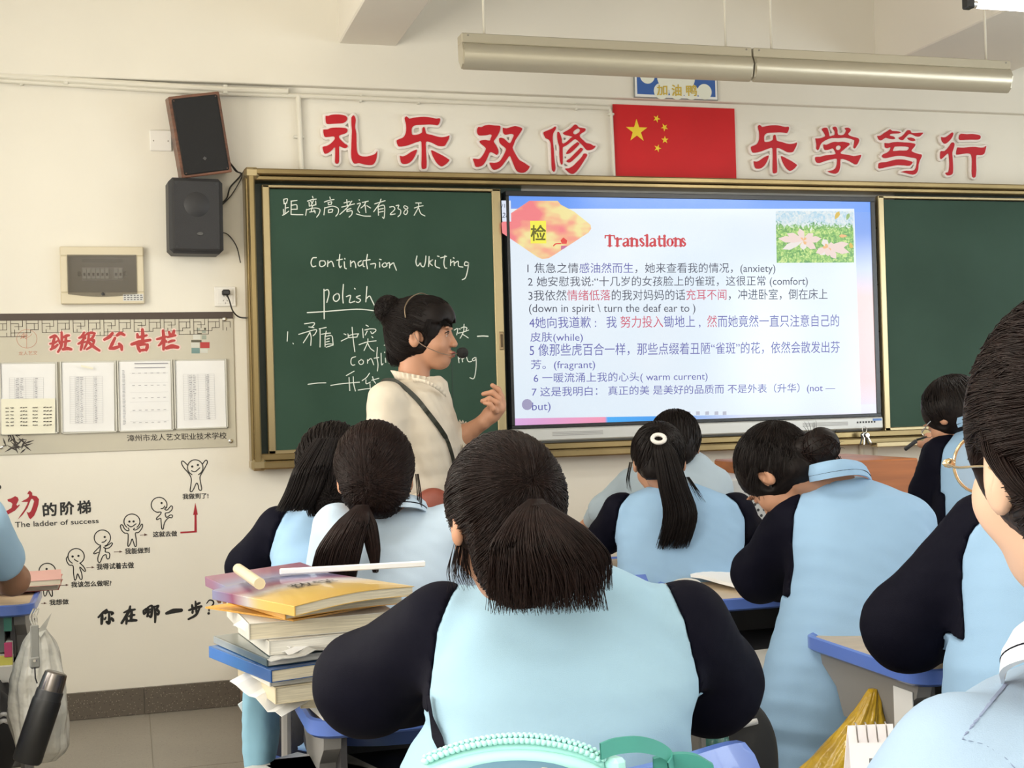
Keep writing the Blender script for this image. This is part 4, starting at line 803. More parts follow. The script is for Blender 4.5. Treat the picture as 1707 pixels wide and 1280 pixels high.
def slide_white():
    m = mat('slide_paper', (.01, .01, .012), .16, spec=.6); nt = m.node_tree; b = nt.nodes['Principled BSDF']
    tc = nt.nodes.new('ShaderNodeTexCoord'); n = nt.nodes.new('ShaderNodeTexNoise'); n.inputs['Scale'].default_value = 1.7; nt.links.new(tc.outputs['Object'], n.inputs['Vector'])
    mx = nt.nodes.new('ShaderNodeMix'); mx.data_type = 'RGBA'; nt.links.new(n.outputs['Fac'], mx.inputs[0]); mx.inputs[6].default_value = (.66, .80, .93, 1); mx.inputs[7].default_value = (.84, .88, .93, 1)
    nt.links.new(mx.outputs[2], b.inputs['Emission Color']); b.inputs['Emission Strength'].default_value = EM*1.02; return m
F1 = Flat(YS-.0008, SO, SC); F1.poly([(66, 98), (1562, 98), (1592, 978), (95, 1002)]); F1.build('slide_page', slide_white(), DS)
# sunset lozenge at the top left
F1 = Flat(YS-.0016, (820, 320), 9.483)
def rnd(poly, k=3): 
    q = np.array(poly+[poly[0]], float); return [tuple(p) for p in crom(q, k)[:-1]]
loz = [(150, 490), (310, 330), (590, 140), (1040, 140), (1090, 200), (1300, 310), (1500, 470), (1560, 520), (1570, 580), (1530, 640), (1300, 790), (1000, 985), (900, 1045), (800, 1060), (720, 1030), (560, 920), (165, 650)]
F1.poly(loz)
lm = mat('slide_sunset', (.01, .01, .012), .2); nt = lm.node_tree; b = nt.nodes['Principled BSDF']
tc = nt.nodes.new('ShaderNodeTexCoord'); mp = nt.nodes.new('ShaderNodeMapping'); mp.inputs['Scale'].default_value = (1, 1, 1.8); nt.links.new(tc.outputs['Object'], mp.inputs[0]); n = nt.nodes.new('ShaderNodeTexNoise'); n.inputs['Scale'].default_value = 7; n.inputs['Detail'].default_value = 2; nt.links.new(mp.outputs[0], n.inputs['Vector'])
rp = nt.nodes.new('ShaderNodeValToRGB'); e = rp.color_ramp.elements; e[0].position, e[0].color = .38, (.90, .22, .24, 1); e[1].position, e[1].color = .62, (.90, .78, .34, 1); q = e.new(.5); q.color = (.92, .42, .26, 1)
sp = nt.nodes.new('ShaderNodeSeparateXYZ'); nt.links.new(tc.outputs['Generated'], sp.inputs[0]); ad = nt.nodes.new('ShaderNodeMath'); ad.operation = 'MULTIPLY_ADD'; ad.inputs[1].default_value = .22; nt.links.new(sp.outputs[0], ad.inputs[0]); 
sb = nt.nodes.new('ShaderNodeMath'); sb.operation = 'SUBTRACT'; sb.inputs[1].default_value = .11; nt.links.new(n.outputs['Fac'], sb.inputs[0]); nt.links.new(sb.outputs[0], ad.inputs[2]); nt.links.new(ad.outputs[0], rp.inputs[0]); nt.links.new(rp.outputs[0], b.inputs['Emission Color']); b.inputs['Emission Strength'].default_value = EM
F1.build('slide_sunset_picture', lm, DS)
F1 = Flat(YS-.0024, (820, 320), 9.483)
F1.poly([(150, 135), (298, 135), (305, 468), (165, 468)], 0); F1.poly([(605, 455), (855, 455), (860, 812), (612, 812)], 1, .0004)
F1.mb.add([], []); 
for a in [((1085, 765), (1130, 718), (1190, 765), (1180, 820), (1105, 820))]: F1.poly(list(a), 2)
F1.st([(975, 850), (1010, 820), (1090, 815)], .006, 2); F1.poly([(1095, 850), (1195, 850), (1150, 890), (1090, 915)], 3)
F1.build('slide_marks', [emat('slide_ink_white', (.75, .82, .95), EM), emat('slide_yellow', (.95, .88, .08), EM), emat('slide_ink_flare', (.80, .06, .05), EM), emat('slide_ink_mauve', (.60, .16, .32), EM)], DS)
for i, c in enumerate(((.055, .06, .10), (.12, .12, .42), (.62, .07, .14))):
    MATS['slide_ink_%d' % i] = emat('slide_ink_%d' % i, c, EM)
SL = [("1 焦急之情感油然而生，她来查看我的情况，(anxiety)", (153, 331, 1222, 331, 1222, 381, 153, 383), '0'*6+'1'*5+'0'*40),
 ("2 她安慰我说:“十几岁的女孩脸上的雀斑，这很正常 (comfort)", (155, 390, 1362, 386, 1362, 436, 155, 440), '0'*60),
 ("3我依然情绪低落的我对妈妈的话充耳不闻，冲进卧室，倒在床上", (157, 448, 1447, 442, 1447, 490, 158, 496), '0'*4+'2'*4+'0'*7+'2'*4+'0'*30),
 ("(down in spirit \\ turn the deaf ear to )", (160, 509, 877, 509, 877, 553, 160, 555), '0'*60),
 ("4她向我道歉 :   我 努力投入锄地上 ,  然而她竟然一直只注意自己的", (160, 563, 1497, 553, 1497, 608, 162, 615), '1'*13+'2'*4+'1'*6+'2'*2+'1'*40),
 ("皮肤(while)", (165, 630, 392, 630, 392, 677, 166, 678), '1'*30), ("5 像那些虎百合一样，那些点缀着丑陋“雀斑”的花，依然会散发出芬", (163, 680, 1500, 668, 1500, 720, 163, 735), '1'*60),
 ("芳。(fragrant)", (168, 749, 445, 747, 445, 795, 169, 797), '1'*30), ("6 一暖流涌上我的心头( warm current)", (180, 806, 930, 798, 930, 844, 180, 855), '1'*60),
 ("7 这是我明白： 真正的美 是美好的品质而 不是外表（升华）(not —", (172, 866, 1480, 848, 1480, 893, 172, 914), '1'*60), ("but)", (173, 933, 253, 931, 253, 976, 173, 978), '1'*9)]
for txt, q, ci in SL:
    m = MB(); text_on(m, txt, wq(*q, SO, SC, YS-.0018), YS-.0018, bold=.004, mats_idx=[int(c) for c in ci[:len(txt)]]+[0]*max(0, len(txt)-len(ci)))
    nm_ = max(m.M)+1; m.build('slide_text', [MATS['slide_ink_%d' % i] for i in range(max(nm_, 1))], DS)
m = MB(); text_on(m, '检', wq(615, 525, 850, 525, 850, 770, 617, 770, (820, 320), 9.483, YS-.003), YS-.0034, bold=.03); m.build('slide_text', emat('slide_ink_olive', (.14, .13, .01), EM), DS)
m = MB(); text_on(m, '/12', wq(150, 190, 268, 185, 268, 245, 150, 250, (820, 320), 9.483, YS-.003), YS-.0034); text_on(m, '28', wq(155, 328, 275, 325, 278, 405, 158, 408, (820, 320), 9.483, YS-.003), YS-.0034, bold=.01, shear=.2); m.build('slide_text', emat('slide_ink_dark', (.05, .07, .12), EM), DS)
# serif headline, drawn with thick stems and thin serifs
TW = Flat(YS-.0018, SO, SC); T_, t_ = .013, .0045
base, xh, cap_ = 258, 226, 212
def stem(x, y0, y1, serif='b'):
    TW.st([(x, y0), (x, y1)], T_, sm=0)
    if 'b' in serif: TW.st([(x-9, y1), (x+10, y1)], t_, sm=0)
    if 't' in serif: TW.st([(x-10, y0+2), (x, y0)], t_+.002, sm=0)
x = 490
TW.st([(488, 214), (528, 214)], t_+.001); TW.st([(489, 214), (488, 224)], t_+.002); TW.st([(527, 214), (529, 224)], t_+.002); stem(508, 214, 258)
def L_r(x): stem(x, xh, base, 'bt'); TW.st([(x, 238), (x+8, 229), (x+17, 228)], (t_, .009))
def L_a(x): TW.st([(x, 232), (x+8, 226), (x+18, 230), (x+19, 245), (x+19, 257), (x+26, 256)], (t_, t_, T_, T_, t_)); TW.st([(x+18, 240), (x+3, 246), (x, 254), (x+8, 259), (x+18, 252)], (t_, T_*.8, T_*.8, t_))
def L_n(x): stem(x, xh, base, 'bt'); TW.st([(x, 236), (x+10, 227), (x+20, 232)], (t_, .010)); stem(x+22, 233, base)
def L_s(x): TW.st([(x+15, 234), (x+8, 226), (x, 232), (x+8, 242), (x+16, 250), (x+8, 259), (x, 252)], (t_, .009, .011, .009, t_))
def L_l(x): stem(x, cap_, base, 'bt')
def L_t(x): TW.st([(x, 217), (x, 250), (x+6, 258), (x+12, 254)], (T_*.8, T_, t_)); TW.st([(x-8, 228), (x+10, 227)], t_+.001)
def L_i(x): stem(x, xh, base, 'bt'); TW.dot((x, 216), .0075)
def L_o(x): a = np.linspace(0, 2*PI, 17); TW.st([(x+11+11*math.cos(q), 243+16*math.sin(q)) for q in a], (T_, t_, T_, t_, T_), sm=0)
L_r(541); L_a(567); L_n(603); L_s(639); L_l(669); L_a(683); L_t(722); L_i(744); L_o(757); L_n(793-1); L_s(818)
TW.build('slide_headline', emat('slide_red', (.62, .035, .05), EM), DS)
# flower picture on the slide
FP = Flat(YS-.0018, (1280, 330), 9.483); FP.poly([(125, 205), (1350, 205), (1362, 1020), (140, 1025)])
fm = mat('slide_meadow', (.01, .01, .012), .2); nt = fm.node_tree; b = nt.nodes['Principled BSDF']; tc = nt.nodes.new('ShaderNodeTexCoord')
n = nt.nodes.new('ShaderNodeTexNoise'); n.inputs['Scale'].default_value = 55; n.inputs['Detail'].default_value = 4; n.inputs['Distortion'].default_value = 1.2; nt.links.new(tc.outputs['Object'], n.inputs['Vector'])
sp = nt.nodes.new('ShaderNodeSeparateXYZ'); nt.links.new(tc.outputs['Generated'], sp.inputs[0])
g = nt.nodes.new('ShaderNodeValToRGB'); e = g.color_ramp.elements; e[0].position, e[0].color = .35, (.10, .33, .08, 1); e[1].position, e[1].color = .65, (.72, .86, .30, 1); q = e.new(.5); q.color = (.30, .60, .13, 1); nt.links.new(n.outputs['Fac'], g.inputs[0])
k = nt.nodes.new('ShaderNodeValToRGB'); e = k.color_ramp.elements; e[0].position, e[0].color = .35, (.42, .66, .82, 1); e[1].position, e[1].color = .6, (.80, .86, .86, 1); nt.links.new(n.outputs['Fac'], k.inputs[0])
a = nt.nodes.new('ShaderNodeMath'); a.operation = 'MULTIPLY_ADD'; a.inputs[1].default_value = .5; nt.links.new(n.outputs['Fac'], a.inputs[0]); nt.links.new(sp.outputs[2], a.inputs[2])
mr = nt.nodes.new('ShaderNodeMapRange'); mr.inputs['From Min'].default_value = .93; mr.inputs['From Max'].default_value = .99; nt.links.new(a.outputs[0], mr.inputs['Value'])
mx = nt.nodes.new('ShaderNodeMix'); mx.data_type = 'RGBA'; nt.links.new(mr.outputs[0], mx.inputs[0]); nt.links.new(g.outputs[0], mx.inputs[6]); nt.links.new(k.outputs[0], mx.inputs[7]); nt.links.new(mx.outputs[2], b.inputs['Emission Color']); b.inputs['Emission Strength'].default_value = EM*.95
FP.build('slide_meadow_picture', fm, DS)
FP = Flat(YS-.0026, (1280, 330), 9.483)
def petal(c, tip, w, mi):
    c = np.array(c, float); tip = np.array(tip, float); d = tip-c; n_ = np.array([-d[1], d[0]])/np.linalg.norm(d)*w
    FP.poly([tuple(c), tuple(c+d*.35+n_*.8), tuple(c+d*.7+n_), tuple(tip), tuple(c+d*.7-n_), tuple(c+d*.35-n_*.8)], mi, random.random()*.0004)
for c, tips in (((560, 680), ((160, 640), (300, 560), (230, 810), (500, 480), (720, 560), (850, 640), (560, 820), (760, 800))), ((950, 780), ((760, 870), (820, 900), (1080, 960), (1290, 860), (1280, 720), (870, 650), (950, 920), (1050, 730)))):
    for tp in tips: petal(c, tp, 52, random.choice([0, 0, 1]))
    for i in range(6): 
        aa = i*1.05; petal(c, (c[0]+90*math.cos(aa), c[1]+65*math.sin(aa)), 22, 2)
petal((1060, 340), (1130, 210), 35, 3); petal((1245, 350), (1285, 240), 28, 4); petal((1300, 700), (1330, 800), 30, 3); petal((1260, 600), (1120, 600), 26, 2)
FP.build('slide_lilies', [emat('slide_petal', (.88, .70, .64), EM), emat('slide_petal_white', (.86, .80, .76), EM), emat('slide_stamen', (.88, .50, .22), EM), emat('slide_leaf_gold', (.72, .50, .08), EM), emat('slide_leaf', (.32, .50, .18), EM)], DS)
FB = Flat(YS-.0026, SO, SC); FB.dot((152, 942), .026, 0)
for i, xx in enumerate((805, 848, 888, 928, 968, 1003)): FB.poly([(xx-8, 972), (xx+8, 971), (xx+8, 986), (xx-8, 987)], 1)
FB.build('slide_buttons', [emat('slide_button_grey', (.36, .34, .52), EM), emat('slide_button_pale', (.50, .52, .62), EM)], DS)
# keys hanging at the right of the bar, cords beside the display
q = W(1441, 716, -.14); t = thing('key_bunch', 'bunch of keys hanging from the right end of the display bar', 'keys', tuple(q))
a_ = np.linspace(0, 2*PI, 17); MB().tube([q+np.array([.013*math.cos(v), 0, .016*math.sin(v)]) for v in a_], .0018, 6, cap=False).build('key_ring', mat('chrome'), t, smooth=True)
for i, (dx, an, c) in enumerate(((-.022, -.35, 0), (-.006, -.1, 1), (.01, .25, 0), (.02, .5, 1))):
    k_ = MB(); c_ = q+np.array([dx*.5, -.004*i, -.028]); k_.lathe([(.011, -.0015), (.013, 0), (.011, .0015)], c_, (0, -1, 0), 12); k_.box(c_+np.array([math.sin(an)*.024, 0, -.026]), (.007, .002, .04), rot=(0, -an, 0)); k_.build('key', mat('chrome') if c else mat('key_black', (.02, .02, .02), .35), t)
cable([W(1447, 600, -.04), W(1462, 635, -.03), W(1471, 670, -.03), W(1465, 695, -.04), W(1450, 690, -.05)], 'thin black cord looping behind the right edge of the display', .003)
cable([W(1446, 675, -.05), W(1455, 692, -.04), W(1470, 708, -.05)], 'short thick black cord low beside the display', .005)
q = W(1452, 381, -.04); t = tag(MB().tube([W(1444, 382, -.04), W(1466, 378, -.04)], .004, 6).build('cable', M_cab, None, origin=q), 'short black cord at the upper right of the display', 'cable')
q = W(715, 293, -.05); tag(MB().tube([q+np.array([.032*math.cos(v), 0, .014*math.sin(v)]) for v in np.linspace(0, 2*PI, 15)], .0035, 6).build('cable_coil', M_cab, None, origin=q), 'little coil of dark cord lying on the blackboard top rail', 'cable')
for xx in (1436, 1460): 
    q0, q1 = W(xx, 742, -.01), W(xx, 800, -.01); tag(MB().tube([q0, (q0[0], -.01, .2)], .012, 8).build('conduit', M_pvc, None, origin=(q0[0], -.01, .2)), '%s vertical conduit below the right end of the display' % ('left' if xx < 1450 else 'right'), 'pipe')
# ================================================================== lamps
M_lamp = mat('lamp_cream_metal', (.50, .46, .36), .28, .45); M_rod = mat('rod_cream', (.70, .66, .56), .4)
def board_lamp(x0, x1, label):
    t = thing('board_lamp', label, 'ceiling lamp', ((x0+x1)/2, -1.0, 2.738), 'blackboard lamps under the ceiling')
    MB().x2((x0, -1.035, 2.700), (x1, -.965, 2.738), bev=.003).build('channel', M_lamp, t)
    pr = [(-1.030, 2.700), (-1.046, 2.690), (-1.052, 2.668), (-1.048, 2.640), (-1.034, 2.615), (-1.012, 2.600), (-1.008, 2.603), (-1.028, 2.620), (-1.040, 2.643), (-1.043, 2.668), (-1.036, 2.688), (-1.024, 2.694)]
    o = MB().prism([(x0+.006, y, z) for y, z in pr], (x1-x0-.012, 0, 0)).build('reflector', M_lamp, t); fixn(o); autosmooth(o, 50)
    for xx in (x0, x1-.006):
        o = MB().prism([(xx, -1.035, 2.700), (xx, -1.05, 2.668), (xx, -1.034, 2.617), (xx, -1.012, 2.602), (xx, -.975, 2.64), (xx, -.968, 2.700)], (.006, 0, 0)).build('end_cap', M_lamp, t); fixn(o)
    MB().tube([(x0+.03, -.995, 2.665), (x1-.03, -.995, 2.665)], .012, 12).build('tube', mat('tube_off', (.85, .85, .82), .3), t, smooth=True)
    for xx in (x0+.012, x1-.03): MB().box((xx+.01, -.995, 2.68), (.014, .022, .05), bev=.002).build('socket', mat('plate_white'), t)
    for xx in (x0+.10, x1-.10):
        MB().tube([(xx, -1.0, 2.738), (xx, -1.0, ZC)], .0055, 8).build('rod', M_rod, t, smooth=True)
    for xx in (x0+.025, x1-.025): MB().lathe([(.004, 0), (.004, .002)], (xx, -1.035, 2.728), (0, -1, 0), 8).build('screw', mat('screw_dark'), t)
board_lamp(1.274, 2.506, 'left one of two cream metal board lamps hanging end to end'); board_lamp(2.514, 3.754, 'right one of two cream metal board lamps hanging end to end')
M_lit = mat('tube_lit', (.9, .9, .9), .3, emit=(1, .98, .93), estr=7)
def tube_lamp(x0, y, z, label, grp='fluorescent ceiling lamps', L=1.22):
    t = thing('tube_lamp', label, 'ceiling lamp', (x0+L/2, y, z), grp)
    MB().x2((x0, y-.03, z+.025), (x0+L, y+.03, z+.07), bev=.004).build('housing', mat('lamp_white', (.75, .74, .70), .4), t)
    MB().tube([(x0+.03, y, z), (x0+L-.03, y, z)], .014, 12).build('lit_tube', M_lit, t, smooth=True)
    for s, xx in ((-1, x0+.015), (1, x0+L-.015)):
        o = MB().box((xx, y, z+.008), (.03, .036, .05), bev=.004).build('tube_socket', mat('black_plastic'), t); MB().lathe([(.015, 0), (.015, .02)], (xx-s*.008, y, z), (1, 0, 0), 12).build('metal_cap', mat('chrome'), o)
    for xx in (x0+.12, x0+L-.12): MB().tube([(xx, y, z+.07), (xx, y, ZC)], .005, 8).build('rod', M_rod, t, smooth=True)
q = P(1608, 6, 4.5); LX, LY, LZ = float(q[0]), float(q[1]), float(q[2])
tube_lamp(LX, LY, LZ, 'lit bare fluorescent tube at the top right corner')
area('tube_light_front', (LX+.6, LY, LZ-.03), (0, 0, 0), 1.15, .05, 12, (1, .97, .9))
for i, (x, y) in enumerate(TUBES):
    if (x, y) == (2.7, -3.6): continue
    t_ = tube_lamp(x-.61, y, 2.86, '%s fluorescent ceiling lamp of the %s row over the rear desks' % (('left', 'middle', 'right')[i % 3], ('front', 'second', 'third')[i//3]), 'fluorescent lamps over the rear rows')
# ================================================================== platform and podium
M_plat = mat('platform_wood', (.36, .22, .13), .5, noise=.35, nscale=4, stretch=(1, 6, 6))
t = thing('platform', 'low wooden teaching platform along the front wall', 'platform', (2.6, -.65, 0))
MB().x2((.447, -1.42, .0), (5.2, -.018, .17), bev=.004).build('riser', mat('platform_riser', (.30, .20, .13), .55, noise=.3, nscale=5), t)
for i in range(8): MB().x2((.440+i*.60, -1.435, .172), (.438+(i+1)*.60, -.017, .198), bev=.002).build('plank', M_plat, t)
M_pod = mat('podium_metal', (.50, .50, .49), .4, .2); M_podw = mat('podium_wood', (.40, .125, .03), .4, noise=.35, nscale=3, stretch=(.6, 3, 9))
px0, px1 = float(P(1206, 790, 4.75)[0]), 3.05; py = -1.30
t = thing('podium', 'teacher podium with perforated metal side and orange wood panel', 'podium', ((px0+px1)/2, py+.3, .2)); PZ = 1.035
xm = float(P(1372, 800, 4.8)[0])
m = MB().x2((px0, py, .20), (xm, py+.55, PZ-.05), bev=.006).build('cabinet', M_pod, t)
MB().x2((xm, py-.012, .20), (px1, py+.55, PZ), bev=.006).build('wood_panel', M_podw, t)
MB().x2((px0-.012, py-.008, PZ-.06), (px0+.05, py+.5, PZ-.025), bev=.004).build('wood_trim', mat('trim_brown', (.16, .12, .08), .5), t)
# perforated sheet: dots are recessed cups, joined (too many to be picked out)
m = MB(); 
for j in range(26):
    for i in range(14):
        xx = px0+.06+i*.026+(j % 2)*.013; zz = PZ-.13-j*.022
        if xx < xm-.02: m.lathe([(.0062, .0), (.0055, .002), (.001, .0025)], (xx, py-.0008, zz), (0, 1, 0), 7)
o = m.build('perforations', mat('black_plastic'), t); o['kind'] = 'stuff'
# ================================================================== school desks and chairs
M_blue = mat('desk_edge_blue', (.105, .19, .58), .3, coat=.25); M_top = mat('desk_top_laminate', (.55, .43, .29), .35, noise=.15, nscale=6, stretch=(1, 6, 1))
M_leg = mat('desk_leg_grey', (.235, .225, .215), .45); M_legd = mat('drawer_dark', (.045, .042, .045), .6)
def school_desk(x0, y0, label, w=.60, d=.42, z=.75, group='school desks'):
    t = thing('school_desk', label, 'desk', (x0+w/2, y0+d/2, 0), group)
    # rounded blue rim swept round the top
    R = .05; pts = []
    for (cx_, cy_, a0) in ((x0+w-R, y0+d-R, 0), (x0+R, y0+d-R, PI/2), (x0+R, y0+R, PI), (x0+w-R, y0+R, 3*PI/2)):
        for k in range(5): pts.append((cx_+R*math.cos(a0+k*PI/8), cy_+R*math.sin(a0+k*PI/8)))
    cx0, cy0 = x0+w/2, y0+d/2; tp = [(cx0+(a-cx0)*.95, cy0+(b-cy0)*.95, z-.018) for a, b in pts]; fixn(MB().prism(tp, (0, 0, .018)).build('top', M_top, t))
    prof = [(0, z+.003), (0, z-.024), (-.008, z-.030), (-.030, z-.028), (-.030, z-.018), (-.018, z+.001), (-.006, z+.006)]
    V = []; n = len(pts); k_ = len(prof)
    for i, p in enumerate(pts):
        t_ = np.array(pts[(i+1) % n])-np.array(pts[i-1]); t_ /= np.linalg.norm(t_); nn = np.array([t_[1], -t_[0]])
        for o_, z_ in prof: V.append((p[0]+nn[0]*o_, p[1]+nn[1]*o_, z_))
    F = [(i*k_+j, ((i+1) % n)*k_+j, ((i+1) % n)*k_+(j+1) % k_, i*k_+(j+1) % k_) for i in range(n) for j in range(k_)]
    o = MB().add(V, F).build('rim', M_blue, t); fixn(o); autosmooth(o, 45)
    # drawer box open to the student (front = -y)
    m = MB(); m.x2((x0+.06, y0+.05, z-.17), (x0+w-.06, y0+d-.04, z-.155)); m.x2((x0+.06, y0+d-.055, z-.17), (x0+w-.06, y0+d-.04, z-.03)); m.x2((x0+.06, y0+.05, z-.17), (x0+.072, y0+d-.04, z-.03)); m.x2((x0+w-.072, y0+.05, z-.17), (x0+w-.06, y0+d-.04, z-.03)); m.build('drawer', M_legd, t)
    for s, xx in ((-1, x0+.045), (1, x0+w-.045)):
        pr = [(y0+.04, z-.03), (y0+d-.04, z-.03), (y0+d-.05, z-.06), (y0+d-.11, z-.10), (y0+d-.14, z-.16), (y0+.14, z-.16), (y0+.11, z-.10), (y0+.05, z-.06)]
        o = MB().prism([(xx-.016, a, b) for a, b in pr], (.032, 0, 0)).build('bracket', M_leg, t); fixn(o)
        MB().box((xx, y0+d/2, (z-.16)/2+.03), (.034, .09, z-.19), bev=.012).build('leg', M_leg, t)
        MB().box((xx, y0+d/2, .022), (.04, d-.02, .04), bev=.014).build('foot', M_leg, t)
    MB().box((x0+w/2, y0+d/2+.02, .25), (w-.11, .03, .05), bev=.008).build('crossbar', M_leg, t)
    return t
def chair(x, y, label, rz=0., h=.83, group='school chairs'):
    """x,y centre of seat; backrest towards -y"""
    t = thing('school_chair', label, 'chair', (x, y, 0), group, rot=(0, 0, rz))
    L = dict(local=True)
    def panel(name, w, hgt, th, cz, cy, curve, flat=False):
        V = []; F = []; n, k = 12, 8
        for s in (0, 1):
            for j in range(k+1):
                for i in range(n+1):
                    u = i/n*2-1; v = j/k*2-1
                    uu = u*(1-.10*v*v*v*v); vv = v*(1-.12*u*u*u*u)
                    if flat: V.append((uu*w/2, cy+vv*hgt/2, cz+curve*(u*u)-s*th))
                    else: V.append((uu*w/2, cy-curve*(1-u*u)+(.02*v)+s*th, cz+vv*hgt/2))
        m_ = (n+1)*(k+1)
        for s in (0, 1):
            for j in range(k):
                for i in range(n):
                    a = s*m_+j*(n+1)+i; f = (a, a+1, a+n+2, a+n+1); F.append(f if s == 0 else f[::-1])
        for j in range(k):
            for a in (j*(n+1), j*(n+1)+n): F.append((a, a+n+1, m_+a+n+1, m_+a))
        for i in range(n):
            for a in (i, k*(n+1)+i): F.append((a, a+1, m_+a+1, m_+a))
        o = MB().add(V, F).build(name, M_blue, t, **L); fixn(o); autosmooth(o, 50)
    panel('seat', .40, .38, .018, .44, 0, .012, True); panel('backrest', .40, .17, .016, h-.085, -.19, .03)
    for s in (-1, 1):
        autosmooth(MB().tube([(s*.15, -.185, h-.06), (s*.155, -.18, .46), (s*.17, -.21, .25), (s*.18, -.23, .012)], .0125, 8).build('leg', M_leg, t, **L)); autosmooth(MB().tube([(s*.155, -.18, .425), (s*.155, .15, .425), (s*.17, .19, .25), (s*.175, .20, .012)], .0125, 8).build('leg', M_leg, t, **L))
        MB().tube([(s*.171, -.21, .18), (s*.173, .19, .18)], .009, 6).build('stretcher', M_leg, t, **L)
    return t
DC = school_desk(.300, -3.60, 'blue-rimmed school desk under the tall pile of books at left centre', .62)
DM = school_desk(1.515, -2.65, 'blue-rimmed school desk in front of the student with the loose bun')
DN = school_desk(1.497, -3.66, 'blue-rimmed school desk with the yellow bag hanging from its side', .62, .48)
DL = school_desk(-.276-.62, -1.83, 'blue-rimmed school desk at the far left edge', .62)
DA = school_desk(.295, -2.16, 'school desk in front of the loose-haired student at left', .5)
DP = school_desk(1.48, -1.98, 'school desk in front of the ponytailed student with the white hair tie', .6, .38)
DF = school_desk(.60, -4.72, 'school desk in front of the bespectacled student at right', .60, .40); DW = school_desk(-.02, -4.72, 'school desk nearest the camera under the turquoise pencil case', .60, .40)
chair(.602, -4.16, 'blue plastic school chair under the student nearest the middle', rz=.36, h=.836); 
for i, (x, y, l) in enumerate(((1.76, -2.86, 'blue school chair under the student with the bun'), (.56, -3.02, 'blue school chair under the student in the white polo'), (.50, -2.60, 'blue school chair under the long-haired student at left'), (1.62, -2.04, 'blue school chair under the white-tied ponytail'), (1.62, -4.10, 'blue school chair of the student at the right edge'), (.86, -5.25, 'blue school chair of the bespectacled student'), (1.85, -1.64, 'blue school chair in the front row'), (2.62, -2.30, 'blue school chair under the boy at right'), (-.62, -2.22, 'blue school chair at the far left'))):
    chair(x, y, l, h=.78)
school_desk(2.32, -2.02, 'school desk in front of the boy at the right', .6, .4)
# ================================================================== people: signed distance bodies
class Body:
    """ordered list of distance primitives, culled block by block"""
    def __init__(s): s.pr = []
    def cone(s, a, b, ra, rb, k=.012):
        a = np.array(a, float); b = np.array(b, float)
        s.pr.append((lambda p: rcone(p, a, b, ra, rb), (a+b)/2, np.linalg.norm(b-a)/2+max(ra, rb), k, 1)); return s
    def chain(s, pts, rs, k=.012):
        for i in range(len(pts)-1): s.cone(pts[i], pts[i+1], rs[i], rs[i+1], k)
        return s
    def ell(s, c, r, R=None, k=.012, op=1):
        c = np.array(c, float); s.pr.append((lambda p: ell(p, c, r, R), c, max(r), k, op)); return s
    def fn(s, f, c, R, k=.012, op=1): s.pr.append((f, np.array(c, float), R, k, op)); return s
    def __call__(s, p, cull=False):
        d = np.full(len(p), 1.0)
        if cull:
            c = (p.max(0)+p.min(0))/2; r = np.linalg.norm(p.max(0)-c)
        for f, pc, R, k, op in s.pr:
            if cull and np.linalg.norm(pc-c)-R-r > .05: continue
            q = f(p)
            if op == 1: d = smin(d, q, k) if k else np.minimum(d, q)
            elif op == -1: d = -smin(-d, q, k) if k else np.maximum(d, -q)
            else: d = np.maximum(d, q)
        return d
    def bounds(s, pad=.02):
        lo = np.min([c-R for f, c, R, k, op in s.pr if op == 1], 0); hi = np.max([c+R for f, c, R, k, op in s.pr if op == 1], 0); return lo-pad, hi+pad
def sdmesh(name, fn, lo, hi, h, m, parent, blockwise=None):
    if blockwise is None: blockwise = isinstance(fn, Body)
    if blockwise:
        def f2(p):
            n = 729
            if len(p) % n or len(p) == 0: return fn(p)
            return np.concatenate([fn(p[i:i+n], True) for i in range(0, len(p), n)])
        first = [True]
        def f3(p):
            if first[0]: first[0] = False; return fn(p)
            return f2(p)
        V, F = snet(f3, lo, hi, h)
    else: V, F = snet(fn, lo, hi, h)
    if len(V) == 0: return None
    return meshobj(name, V, F, m, parent, smooth=True)
def split_parts(name, V, F, m, parent, label=None, minf=60):
    """one object for every connected piece"""
    lab = np.arange(len(V))
    while True:
        mn = lab[F].min(1); new = lab.copy()
        for k in range(F.shape[1]): np.minimum.at(new, F[:, k], mn)
        new = new[new]
        if (new == lab).all(): break
        lab = new
    fl = lab[F[:, 0]]; out = []
    for l in np.unique(fl):
        f = F[fl == l]
        if len(f) < minf: continue
        ids, inv = np.unique(f, return_inverse=True); o = meshobj(name, V[ids], inv.reshape(f.shape), m, parent, smooth=True)
        if label: o['label'] = label
        out.append(o)
    return out
def rotm(yaw, pitch=0., roll=0.):
    """columns: right, forward, up; yaw from +Y towards +X; pitch > 0 looks down"""
    f = np.array([math.sin(yaw)*math.cos(pitch), math.cos(yaw)*math.cos(pitch), -math.sin(pitch)])
    r = np.array([math.cos(yaw), -math.sin(yaw), 0.]); u = np.cross(r, f)
    return np.stack([r*math.cos(roll)+u*math.sin(roll), f, -r*math.sin(roll)+u*math.cos(roll)], 1)
